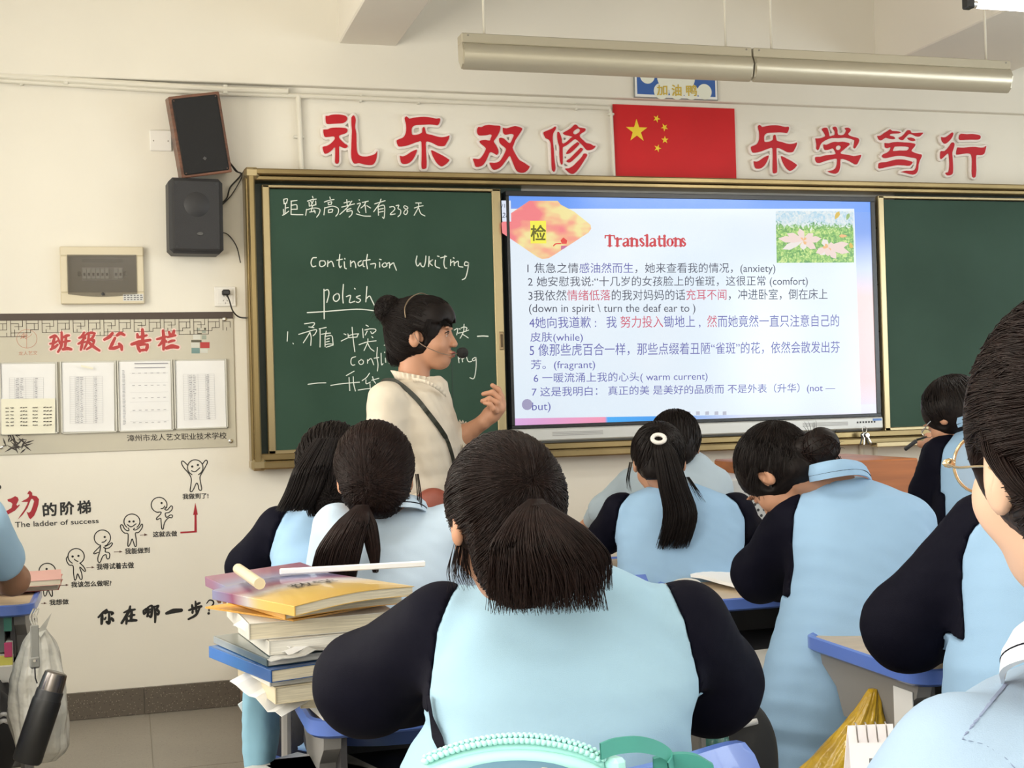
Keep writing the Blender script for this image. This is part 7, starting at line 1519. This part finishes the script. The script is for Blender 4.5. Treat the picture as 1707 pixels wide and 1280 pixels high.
def covermat(name, cols, scale=4):
    m = mat(name, cols[0], .28, coat=.3); nt = m.node_tree; b = nt.nodes['Principled BSDF']; tc = nt.nodes.new('ShaderNodeTexCoord'); sp = nt.nodes.new('ShaderNodeSeparateXYZ'); nt.links.new(tc.outputs['Object'], sp.inputs[0])
    n = nt.nodes.new('ShaderNodeTexNoise'); n.inputs['Scale'].default_value = 9; nt.links.new(tc.outputs['Object'], n.inputs['Vector'])
    a = nt.nodes.new('ShaderNodeMath'); a.operation = 'MULTIPLY_ADD'; a.inputs[1].default_value = scale; nt.links.new(sp.outputs[1], a.inputs[0]); 
    a2 = nt.nodes.new('ShaderNodeMath'); a2.operation = 'MULTIPLY_ADD'; a2.inputs[1].default_value = .25; nt.links.new(n.outputs['Fac'], a2.inputs[0]); nt.links.new(a.outputs[0], a2.inputs[2]); a.inputs[2].default_value = .38
    r = nt.nodes.new('ShaderNodeValToRGB'); r.color_ramp.interpolation = 'LINEAR'; e = r.color_ramp.elements; k = len(cols)
    e[0].position, e[0].color = .15, (*cols[0], 1); e[1].position, e[1].color = .85, (*cols[-1], 1)
    for i, c in enumerate(cols[1:-1]): q = e.new(.15+.7*(i+1)/(k-1)); q.color = (*c, 1)
    nt.links.new(a2.outputs[0], r.inputs[0]); nt.links.new(r.outputs[0], b.inputs['Base Color']); return m
C_yel = covermat('cover_gold', [(.60, .38, .09), (.60, .40, .10), (.58, .40, .14), (.45, .42, .42), (.22, .05, .12), (.20, .20, .34)], 2.7)
C_yel2 = covermat('cover_gold_b', [(.50, .36, .12), (.45, .40, .28), (.24, .24, .36), (.28, .12, .18)], 3.4)
C_blue = covermat('cover_blue', [(.02, .08, .25), (.03, .13, .36), (.05, .16, .45)], 4); C_dk = covermat('cover_teal_dark', [(.05, .08, .09), (.10, .13, .13), (.30, .32, .30)], 4)
C_wh = mat('cover_white', (.62, .60, .55), .4); C_or = mat('cover_orange', (.70, .36, .06), .4); C_cr = mat('cover_cream', (.60, .52, .36), .4); C_red = mat('cover_red', (.45, .06, .04), .4)
def bk(px, py, z, dx, dy, *a, **k):
    q = Zp(px, py, z); return book((q[0]+dx, q[1]+dy, z), *a, **k)
zz = .757
def nxt(h): 
    global zz; z = zz; zz += h; return z
def cb(x, y, w, d, h, rz, label, cover, **k): z = nxt(h+.001); return book((x, y, z), w, d, h, rz, label, cover, **k)
cb(.405, -3.47, .19, .25, .016, .10, 'thin white-edged book at the very bottom of the centre pile', C_wh, page=M_pagew)
cb(.400, -3.45, .20, .26, .022, -.10, 'cream paperback second from the bottom of the centre pile', C_cr)
cb(0.325, -3.47, .22, .27, .030, .16, 'thick cream workbook with ruffled pages low in the centre pile', C_cr)
cb(0.315, -3.45, .24, .29, .010, .22, 'pale thin booklet under the blue folder in the pile', C_wh, page=M_pagew)
cb(0.300, -3.46, .24, .30, .022, .30, 'bright blue glossy folder sticking out of the centre pile', C_blue)
cb(0.300, -3.44, .23, .29, .014, .26, 'dark teal magazine with red title on the blue folder', C_dk, page=M_pagew)
b_ = cb(0.325, -3.44, .22, .27, .026, .12, 'rolled newspaper-wrapped book in the middle of the pile', C_wh, page=M_pagew)
b_ = cb(0.325, -3.42, .27, .29, .030, .06, 'thick open exercise book with cream pages below the gold books', C_wh, page=M_page)
cb(0.295, -3.42, .21, .27, .003, .55, 'orange sheet sticking out to the left of the pile', C_or, spine=False)
ztop = zz
cb(0.335, -3.42, .24, .28, .016, .30, 'orange-edged workbook directly under the top gold textbook', C_or, curl=.006)
b_ = cb(0.325, -3.48, .255, .30, .018, .42, 'gold and purple textbook topmost of the centre pile', C_yel, curl=.014)
m = MB(); text_on(m, '数学', [(-.045, .035), (.055, .035), (.055, -.01), (-.045, -.01)], 0); m.V = [(x, z-.01, .0195+.014*(math.sin(PI*((x+.1275)/.255))*.6+((x+.1275)/.255)**2*.4)+.0006) for x, y, z in m.V]; m.build('title', mat('ink_black'), b_, local=True)
book((.285, -3.28, ztop+.012), .21, .27, .020, .28, 'second gold textbook behind the topmost one', C_yel2, tilt=(.06, -.05))
q = P(640, 940, 2.72); t = tag(MB().box(P(590, 946, 2.66), (.30, .008, .012), rot=(0, .02, .1), bev=.002).build('paper_strip', M_pap, None, origin=q), 'rolled white sheet edge lying across the top of the pile', 'paper')
# side pocket of rolled papers on the left of the pile
q0 = P(400, 951, 2.50); t = thing('rolled_paper', 'cream rolled booklet at the left end of the top of the pile', 'paper roll', tuple(q0)); MB().tube([P(397, 948, 2.62), P(433, 973, 2.40)], .0105, 14).build('roll', C_cr, t, smooth=False); autosmooth(t.children[0], 50)
def folded(px, py, d, w, hh, rz, ry, l, m=None):
    q = P(px, py, d); t = thing('folded_paper', l, 'paper', tuple(q), 'loose papers in the pile', rot=(ry*.5, ry, rz)); V = []; n = 9
    for i in range(n): 
        for y in (-w/2, w/2): V += [(hh*(i/(n-1)-.5), y, .010*math.sin(i*1.9)*(i/n)), (hh*(i/(n-1)-.5), y, .010*math.sin(i*1.9)*(i/n)+.0012)]
    F = []
    for i in range(n-1): a = i*4; F += [(a, a+4, a+6, a+2), (a+1, a+3, a+7, a+5), (a, a+1, a+5, a+4), (a+2, a+6, a+7, a+3)]
    F += [(0, 2, 3, 1), ((n-1)*4, (n-1)*4+1, (n-1)*4+3, (n-1)*4+2)]
    o = MB().add(V, F).build('sheet', m or M_pap, t, local=True); fixn(o)
folded(452, 1052, 2.42, .07, .12, -.6, .35, 'dog-eared white papers poking out left of the pile, upper'); folded(470, 1062, 2.40, .05, .10, -.9, .5, 'second dog-eared white paper beside the upper one'); folded(455, 1150, 2.40, .09, .13, -.8, .45, 'bent white test paper poking out low at the left of the pile'); folded(520, 1085, 2.36, .05, .16, .15, -.1, 'rolled newsprint sheet end in the middle of the pile', mat('newsprint', (.50, .50, .48), .6, noise=.3, nscale=30))
def pleated(label, axis_pts, radii, m, name, cat='bag', k=9, amp=.16, seed=1, sx=1.):
    """thin plastic bag: rings round a centre line with pleats radiating from the pinched top"""
    c = crom(np.array([P(*q) for q in axis_pts]), 7); n = len(c); g = np.random.default_rng(seed); na = 72; ph = g.uniform(0, 6.28, 6); V = []
    rr = np.interp(np.linspace(0, 1, n), np.linspace(0, 1, len(radii)), radii); a = np.linspace(0, 2*PI, na, endpoint=False)
    for i in range(n):
        t_ = i/(n-1); w = 1+amp*(1-.55*t_)*(np.sin(k*a+ph[0]+.8*np.sin(3*t_+ph[1]))*.6+.4*np.sin((k*2+3)*a+ph[2]+4*t_))+.06*np.sin(3*a+ph[3]+7*t_)+.03*np.sin(9*t_*3+5*a)
        for j in range(na): V.append(c[i]+_r*sx*rr[i]*w[j]*math.cos(a[j])+Fh*rr[i]*.75*w[j]*math.sin(a[j]))
    F = [(i*na+j, (i+1)*na+j, (i+1)*na+(j+1) % na, i*na+(j+1) % na) for i in range(n-1) for j in range(na)]+[tuple(range(na)), tuple((n-1)*na+j for j in range(na-1, -1, -1))]
    t = thing(name, label, cat, tuple(c[0])); o = MB().add(V, F).build('sack', m, t, smooth=True); fixn(o); return t
# jacket hung on the left side of the centre desk, steel leg with blue foot
def hang(label, pts, m, cat, name, amp=.012, h=.007, grp=None):
    """cloth or bag: union of blobs given as (px,py,d,rx,ry,rz)"""
    cs = [(P(*p[:3]), p[3:]) for p in pts]; R0 = rotm(YAW)
    def f(p):
        d = np.full(len(p), 1.)
        for c, r in cs: d = smin(d, ell(p, c, r, R0), .03)
        return d+amp*.5*wob(p*np.array((1.6, 1.6, .35)), 42)+amp*.2*wob(p, 90, 5)
    lo = np.min([c-np.array([r[0]+r[1], r[0]+r[1], r[2]]) for c, r in cs], 0)-.02; hi = np.max([c+np.array([r[0]+r[1], r[0]+r[1], r[2]]) for c, r in cs], 0)+.02
    V, F = snet(f, lo, hi, h); t = thing(name, label, cat, tuple(cs[0][0]), grp); meshobj('cloth' if cat == 'clothing' else 'sack', V, F, m, t, smooth=True); return t
jt = hang('light blue school jacket hung on the left side of the centre desk', [(436, 1135, 2.62, .022, .06, .05), (434, 1180, 2.62, .028, .06, .08), (440, 1230, 2.60, .026, .05, .07), (428, 1265, 2.6, .015, .04, .05)], mat('jacket_hung', (.20, .38, .50), .85, bump2=.4, b2scale=9), 'clothing', 'hanging_jacket')
q = P(412, 1182, 2.6); MB().box(q, (.022, .002, .04), rot=(0, -.5, YAW), bev=.001).build('care_label', M_pap, jt)
# papers in the drawer
for i, (px, py, c, l) in enumerate(((520, 1262, C_cr, 'curled cream booklet in the centre desk drawer'), (548, 1250, C_wh, 'white exercise book standing in the centre desk drawer'), (500, 1272, C_wh, 'wrinkled test paper in the centre desk drawer'))):
    q = P(px, py, 2.50); q[2] = .60; book(q, .14+.02*i, .22, .03, .3*i, l, c, group='papers in the centre desk drawer')
# open papers on the middle desk
def sheet(q, label, m, name='exercise_paper', grp='papers on the desks', z=.757, lift=.012, th=.006):
    c = [Zp(px, py, z) for px, py in q]; n = 8; t = thing(name, label, 'paper', tuple(np.mean(c, 0)), grp); V = []; F = []
    for s in (0, 1):
        for j in range(n+1):
            for i in range(n+1):
                u, v = i/n, j/n; p = (c[0]*(1-u)+c[1]*u)*(1-v)+(c[3]*(1-u)+c[2]*u)*v; V.append(p+np.array([0, 0, (th if s == 0 else 0)+lift*math.sin(PI*u)*(1-.3*v)+.002*math.sin(9*u+5*v)]))
    m_ = (n+1)**2
    for s in (0, 1):
        for j in range(n):
            for i in range(n): a = s*m_+j*(n+1)+i; f = (a, a+n+1, a+n+2, a+1); F.append(f if s == 0 else f[::-1])
    for j in range(n):
        for a in (j*(n+1), j*(n+1)+n): F.append((a, a+n+1, m_+a+n+1, m_+a))
    for i in range(n):
        for a in (i, n*(n+1)+i): F.append((a, a+1, m_+a+1, m_+a))
    o = MB().add(V, F).build('sheet', m, t); fixn(o); autosmooth(o, 50); return t
sheet([(1080, 952), (1240, 957), (1236, 984), (1128, 962)], 'stack of white test papers on the middle desk behind the broad light blue back', M_pap, lift=.014, th=.010)
q = Zp(1143, 976, .76); t = thing('computer_mouse', 'rounded cream eraser-like lump beside the white papers on the middle desk', 'eraser', tuple(q)); t.name = 'eraser'
V, F = snet(lambda p: np.maximum(ell(p, q, (.05, .03, .022)), .757-p[:, 2]), q-.06, q+.06, .004); meshobj('lump', V, F, C_wh, t, smooth=True)
sheet([(1452, 1060), (1500, 1062), (1510, 1082), (1448, 1072)], 'white sheet on the right desk by the navy sleeve', M_pap, lift=.003, th=.003)
# books in the middle desk drawer
for i, (h_, l, c) in enumerate(((.022, 'lowest pale book in the stack under the middle desk', C_wh), (.014, 'dark-covered second book under the middle desk', C_dk), (.016, 'third book with brown edge under the middle desk', C_red), (.014, 'fourth cream book under the middle desk', C_cr), (.040, 'thick cream dictionary under the middle desk', C_cr), (.018, 'topmost thin cream book under the middle desk', C_wh))):
    q = P(1268, 1100, 3.42); z = .50+[0, .023, .038, .055, .070, .111][i]; book((q[0]+.01*(i % 2), q[1], z), .20, .24, h_, .03*i-.06, l, c, group='books stacked under the middle desk')
t = thing('book_shelf', 'dark under-desk shelf carrying the stacked books', 'shelf', (q[0], q[1], .49)); MB().box((q[0]+.05, q[1], .485), (.50, .30, .012), bev=.003).build('shelf_board', M_legd, t)
# ------------------------------------------------------------------ left desk props
q = P(20, 940, 3.75)
for i, (c, l, z) in enumerate(((C_red, 'pink book lying at the right end of the far left desk', .757), (mat('cover_pink', (.55, .28, .25), .4), 'pale pink folder on top at the far left desk', .777))):
    p_ = Zp(32, 985-i*8, z); book((p_[0]+.02, p_[1]+.10, z), .20, .27, .018, .05*i, l, c, group='folders on the far left desk')
def upright(px0, px1, py0, py1, d, m, label, dd=.2):
    a, b = P(px0, py1, d), P(px1, py0, d); t = thing('book', label, 'book', tuple((a+b)/2), 'books hanging under the far left desk')
    MB().x2((min(a[0], b[0]), a[1], a[2]), (max(a[0], b[0]), a[1]+dd, b[2]), bev=.002).build('pages', M_pagew, t); MB().x2((min(a[0], b[0])-.001, a[1]-.002, a[2]-.001), (max(a[0], b[0])+.001, a[1]+.01, b[2]+.001), bev=.001).build('cover', m, t)
upright(7, 18, 1018, 1052, 3.9, mat('cover_green', (.05, .20, .15), .4), 'teal green book end under the far left desk'); upright(8, 19, 1072, 1095, 3.88, mat('cover_magenta', (.50, .06, .16), .4), 'magenta book end under the far left desk'); upright(-40, 19, 1096, 1112, 3.86, mat('cover_yellow', (.55, .50, .10), .4), 'yellow spiral book under the far left desk'); upright(-40, 19, 1113, 1141, 3.84, C_wh, 'white box-like book lowest under the far left desk')
upright(-40, 5, 1018, 1090, 3.9, C_dk, 'dark bundle of books at the left photo edge under the desk')
m_ = mat('clear_plastic_bag', (.66, .64, .57), .18, noise=.15, nscale=8, coat=.4, alpha=.88, bump2=.9, b2scale=14)
BGW = pleated('translucent white plastic bag hanging from the far left desk', [(64, 1048, 3.62), (64, 1075, 3.62), (63, 1130, 3.62), (66, 1190, 3.61), (72, 1245, 3.60), (74, 1268, 3.6)], [.018, .045, .070, .078, .068, .03], m_, 'plastic_bag', k=11, amp=.12)
MB().prism([P(60, 1055, 3.60), P(86, 1022, 3.58), (P(76, 1050, 3.6)), P(68, 1062, 3.58)], (0, .004, 0)).build('bag_ear', m_, BGW)
for i in range(3): MB().tube([P(56+i*4, 1015, 3.75), P(50+i*5, 1030, 3.70), P(57+i*2, 1047, 3.60)], .0028, 6, smooth_n=5).build('handle_loop', m_, BGW, smooth=True)
q = P(58, 1078, 3.52); t = thing('bottle_strap', 'grey webbing strap with a snap over the plastic bag', 'strap', tuple(q)); MB().box(q, (.022, .006, .115), rot=(0, 0, YAW), bev=.002).build('webbing', mat('webbing_grey', (.25, .25, .23), .6), t)
MB().box(P(58, 1104, 3.51), (.026, .008, .028), rot=(0, 0, YAW), bev=.003).build('snap_patch', mat('webbing_grey'), t); MB().lathe([(.005, 0), (.004, .003), (.0001, .003)], P(58, 1101, 3.50), -Fw, 12).build('snap', mat('chrome'), t)
MB().tube([P(58, 1112, 3.5), P(59, 1130, 3.5), P(62, 1139, 3.5)], .002, 6).build('cord', mat('black_plastic'), t)
a, b = P(94, 1120, 3.50), P(44, 1270, 3.46); ax = vn(b-a); Ln = np.linalg.norm(b-a); q = a
t = thing('thermos', 'black thermos flask with steel cap hanging tilted under the far left desk', 'flask', tuple(a))
autosmooth(MB().lathe([(.024, 0), (.029, .003), (.031, .02), (.032, .045), (.032, .050)], a, ax, 28).build('steel_cap', mat('steel_dark', (.22, .20, .19), .25, .9), t), 50)
autosmooth(MB().lathe([(.034, .048), (.035, .052), (.035, .070), (.036, .074)], a, ax, 28).build('collar', mat('black_plastic'), t), 40)
autosmooth(MB().lathe([(.036, .072), (.0375, .078), (.0375, Ln-.006), (.034, Ln)], a, ax, 28).build('flask_body', mat('flask_black', (.010, .010, .011), .45), t), 40)
t = thing('dark_bundle', 'dark clothes and straps hanging in the shade of the far left desk', 'bag', tuple(P(-5, 1220, 3.7)))
V, F = snet(lambda p: ell(p, P(-12, 1225, 3.75), (.07, .10, .13))+.008*wob(p, 45), P(-12, 1225, 3.75)-.18, P(-12, 1225, 3.75)+.18, .008); meshobj('sack', V, F, mat('bag_black', (.012, .012, .013), .7), t, smooth=True)
for i, yy in enumerate((1192, 1203)): MB().tube([P(-5, yy+3, 3.62), P(6, yy-2, 3.60), (P(15, yy+1, 3.62))], .006, 6, smooth_n=4).build('white_stripe', M_shoe, t, smooth=True)
# ------------------------------------------------------------------ right: yellow bag, calendar, label on desk
YB_ = pleated('yellow plastic bag hanging at the left side of the right desk', [(1457, 1148, 2.84), (1447, 1185, 2.82), (1425, 1240, 2.80), (1402, 1300, 2.78), (1390, 1370, 2.78)], [.010, .028, .060, .095, .11], mat('bag_yellow', (.62, .40, .02), .3, noise=.3, nscale=14, coat=.3, bump2=.6, b2scale=22, col2=(.42, .25, .01)), 'plastic_bag', k=8, amp=.17, seed=4)
# sticker on the desk side panel
px_ = 1.497+.029; 
t = tag(MB().x2((px_-.003, -3.60, .60), (px_-.001, -3.53, .70)).build('price_tag', M_pap, None, origin=(px_, -3.56, .65)), 'white printed label on the side of the right desk', 'label')
M_cal = mat('calendar_card', (.80, .76, .78), .5)
a, b = P(1413, 1209, 1.50), P(1488, 1206, 1.50); zc_ = a[2]; wv = b-a; wv[2] = 0; dn = np.array([0, 0, -.115]); nv_ = vn(np.cross(wv, dn)); 
if nv_@Fw > 0: nv_ = -nv_
t = thing('desk_calendar', 'small white spiral desk calendar standing before the yellow bag', 'calendar', tuple((a+b)/2+dn))
for s in (0, 1):
    o = MB().prism([a, b, b+dn-nv_*(-.02 if s == 0 else .05), a+dn-nv_*(-.02 if s == 0 else .05)], nv_*.0015).build('card', M_cal, t); fixn(o)
pr = MB(); R = random.Random(4)
def cl(u, v, w_, h_): 
    p = a+wv*u+dn*v+nv_*(.0022+.02*v); x = wv/np.linalg.norm(wv)*w_/2; z = dn/.115*h_/2; pr.add([p-x-z, p+x-z, p+x+z, p-x+z], [(0, 1, 2, 3)])
for u in (.45, .53): cl(u, .33, .004, .005)
for r_ in range(6):
    for k in range(7):
        if r_ == 1 and k < 2: continue
        for s in range(2): cl(.12+k*.125+R.uniform(-.01, .01)+s*.02, .46+r_*.105, .0012+R.random()*.0015, .0035)
pr.build('dates', mat('print_grey'), t)
for k in range(4):
    c = a+wv*(.14+k*.22)+nv_*.001; MB().tube([c+np.array([0, 0, .004])+nv_*.004, c+np.array([0, 0, .002])+nv_*.009, c+np.array([0, 0, -.012])+nv_*.007+wv*.03, c+np.array([0, 0, -.018])+nv_*.004+wv*.06], .0009, 6, smooth_n=4).build('spiral_wire', mat('wire_grey', (.35, .32, .30), .3, .8), t, smooth=True)
    MB().lathe([(.0026, 0), (.0026, .0006)], c+np.array([0, 0, -.017])+nv_*.002+wv*.06, nv_, 8).build('hole', mat('black_plastic'), t)
# stacks of books that carry the calendar and the pencil case on the nearest desks
zb_ = .757; cc_ = (a+b)/2
for i, (h_, c) in enumerate(((.008, C_wh),)): book((cc_[0]+.02, cc_[1], zb_), .20, .16, max(.01, zc_-.115-.757-.004), .1, 'thick book under the small desk calendar', c, group='books on the nearest desks')
# ------------------------------------------------------------------ turquoise pencil case with giant zip
M_pc = mat('case_aqua', (.42, .80, .76), .45, sheen=.2); M_pcb = mat('case_print_blue', (.10, .22, .32), .5); M_pct = mat('case_teal_strap', (.045, .27, .23), .6)
dC = 1.36; c0, c1 = P(722, 1290, dC), P(1000, 1272, dC); ex_ = c1-c0; Lc = np.linalg.norm(ex_); ex_ = ex_/Lc; fz = np.array([0, 0, 1.]); fy_ = vn(np.cross(fz, ex_))
if fy_@Fw < 0: fy_ = -fy_
q = (c0+c1)/2
t = thing('pencil_case', 'turquoise pencil case with oversized zip teeth at the bottom middle', 'pencil case', tuple(q-np.array([0, 0, .06])))
def pcf(p):
    r = p-c0; u = r@ex_/Lc; v = r@fy_; w = r[:, 2]-u*(ex_[2]*Lc); top_ = .003+.022*np.sin(np.clip(u*.92+.10, 0, 1)*PI)**.7
    uu = (u-.5)*2; return (np.maximum(np.abs(uu)**4, 0)+(np.abs(v/.040))**3+(np.abs((w+.045-top_/2)/(.045+top_/2)))**3)**(1/3.)*.03-.03
lo = q-np.array([.15, .09, .12]); hi = q+np.array([.15, .09, .06]); sdmesh('case_body', pcf, lo, hi, .004, M_pcb, t, False)
zt_ = []; g = random.Random(3)
for i in range(34):
    u = -.03+1.05*i/33; w = .003+.024*max(0, math.sin(min(max(u*.92+.10, 0), 1)*PI))**.7; base_ = c0+ex_*(u*Lc)+fz*(w+.002)-fy_*.012
    zt_.append(base_)
MB().tube([p-fz*.004+fy_*.001 for p in zt_], .0062, 8).build('zip_tape', M_pc, t, smooth=True)
MB().tube([p-fz*.011-fy_*.010 for p in zt_], .0075, 8).build('side_band', M_pc, t, smooth=True)
for i, p in enumerate(zt_):
    for s in (-1, 1):
        qq = p+ex_*(.0018 if s > 0 else -.0018)+fy_*s*.0055+fz*.0045
        o = MB().box(qq, (.0058, .0095, .0056), rot=(0, 0, YAW), bev=.0017); o.box(qq+fz*.0042-fy_*s*.0035, (.0046, .0048, .0042), rot=(0, 0, YAW), bev=.0014); o.build('zip_tooth', M_pc, t, smooth=True)
m = MB(); e_ = zt_[-1]; autosmooth(m.box(e_+ex_*.009-fz*.006, (.016, .030, .022), rot=(0, 0, YAW), bev=.004).build('zip_slider', M_pc, t), 30)
for i, (u, v) in enumerate(((.10, .010), (.30, .008), (.50, .008), (.66, .012), (.86, .008))):
    p = c0+ex_*(u*Lc)-fy_*.0405+fz*(v-.012); o = MB().lathe([(.0085, 0), (.0085, .001), (.0055, .0016), (.0001, .0016)], p, -fy_+fz*.5, 12, 0).build('printed_dot', mat('print_tan', (.42, .28, .14), .5), t); o = MB().lathe([(.0105, -.0004), (.0105, .0004)], p, -fy_+fz*.5, 14).build('dot_outline', mat('print_cream', (.7, .65, .5), .5), t)
# teal strap loop
sl_ = [P(1000, 1252, 1.34), P(1025, 1243, 1.35), P(1065, 1240, 1.36), P(1100, 1249, 1.37), P(1120, 1266, 1.37), P(1113, 1282, 1.35)]
V = []; c = crom(np.array(sl_), 6)
for i, p in enumerate(c):
    w_ = fy_*.004+fz*.0072*(1 if i < 26 else .8); V += [p-w_, p+w_, p+w_+ex_*.001-fy_*.003, p-w_+ex_*.001-fy_*.003]
o = MB().add(V, [(i*4+j, (i+1)*4+j, (i+1)*4+(j+1) % 4, i*4+(j+1) % 4) for i in range(len(c)-1) for j in range(4)]).build('strap_loop', M_pct, t); fixn(o); autosmooth(o, 50)
sl2 = [P(1090, 1280, 1.37), P(1125, 1272, 1.37), P(1160, 1274, 1.37), P(1190, 1290, 1.37)]; V = []; c = crom(np.array(sl2), 6)
for p in c: w_ = fz*.009; V += [p-w_, p+w_, p+w_+fy_*.01, p-w_+fy_*.01]
o = MB().add(V, [(i*4+j, (i+1)*4+j, (i+1)*4+(j+1) % 4, i*4+(j+1) % 4) for i in range(len(c)-1) for j in range(4)]).build('strap_end', M_pct, t); fixn(o); autosmooth(o, 50)
zlow = q[2]-.115; hb = (zlow-.757)/3
for i in range(3): book((q[0]+.01*(i % 2), q[1]+.01, .757+i*hb), .27, .19, hb-.001, .05*i+.2, '%s book of the stack under the turquoise pencil case' % ('bottom', 'middle', 'top')[i], (C_cr, C_blue, C_wh)[i], group='books on the nearest desks')
# dark bag with white trim beside the middle chair, teal bottle
t = thing('school_bag', 'black bag with pale zip trim on the floor behind the broad light blue back', 'bag', tuple(P(1230, 1290, 2.5)))
q = P(1232, 1275, 2.55); sdmesh('sack', lambda p: ell(p, q, (.075, .08, .13), rotm(YAW))+.006*wob(p, 40), q-.17, q+.17, .008, mat('bag_black'), t, False)
MB().tube([P(1212, 1222, 2.46), P(1224, 1212, 2.46), P(1262, 1202, 2.47)], .006, 6, smooth_n=5).build('trim', M_shoe, t, smooth=True); MB().tube([P(1212, 1222, 2.46), P(1213, 1250, 2.46), P(1218, 1290, 2.46)], .003, 6, smooth_n=5).build('trim', M_shoe, t, smooth=True)
q = P(1197, 1280, 2.45); t = thing('water_bottle', 'teal plastic bottle between the light blue back and the black bag', 'bottle', tuple(q)); autosmooth(MB().lathe([(.020, -.10), (.023, -.095), (.023, .05), (.018, .068), (.012, .072)], q, (0, 0, 1), 20).build('bottle_body', mat('bottle_teal', (.07, .20, .17), .25, coat=.3), t), 45)
t = tag(MB().box(P(1172, 1262, 2.4), (.010, .006, .09), rot=(0, 0, YAW)).build('zip_edge', M_leg, None, origin=P(1172, 1262, 2.4)), 'thin grey ruler-like strip left of the teal bottle', 'ruler')

for o in bpy.data.objects:                               # prints made of many marks stay one part each
    if o.type == 'MESH' and o.name.split('.')[0] in ('slide_text', 'print', 'dates', 'bar_grille', 'ports', 'sticker_print', 'collage_print', 'bamboo_print', 'lattice_print', 'slide_lilies', 'slide_buttons', 'slide_marks', 'white_circles', 'title_edge', 'title_lettering', 'school_name', 'emblem', 'lettering', 'hair', 'hair_bun', 'flyaway_hair'): o['kind'] = 'stuff'
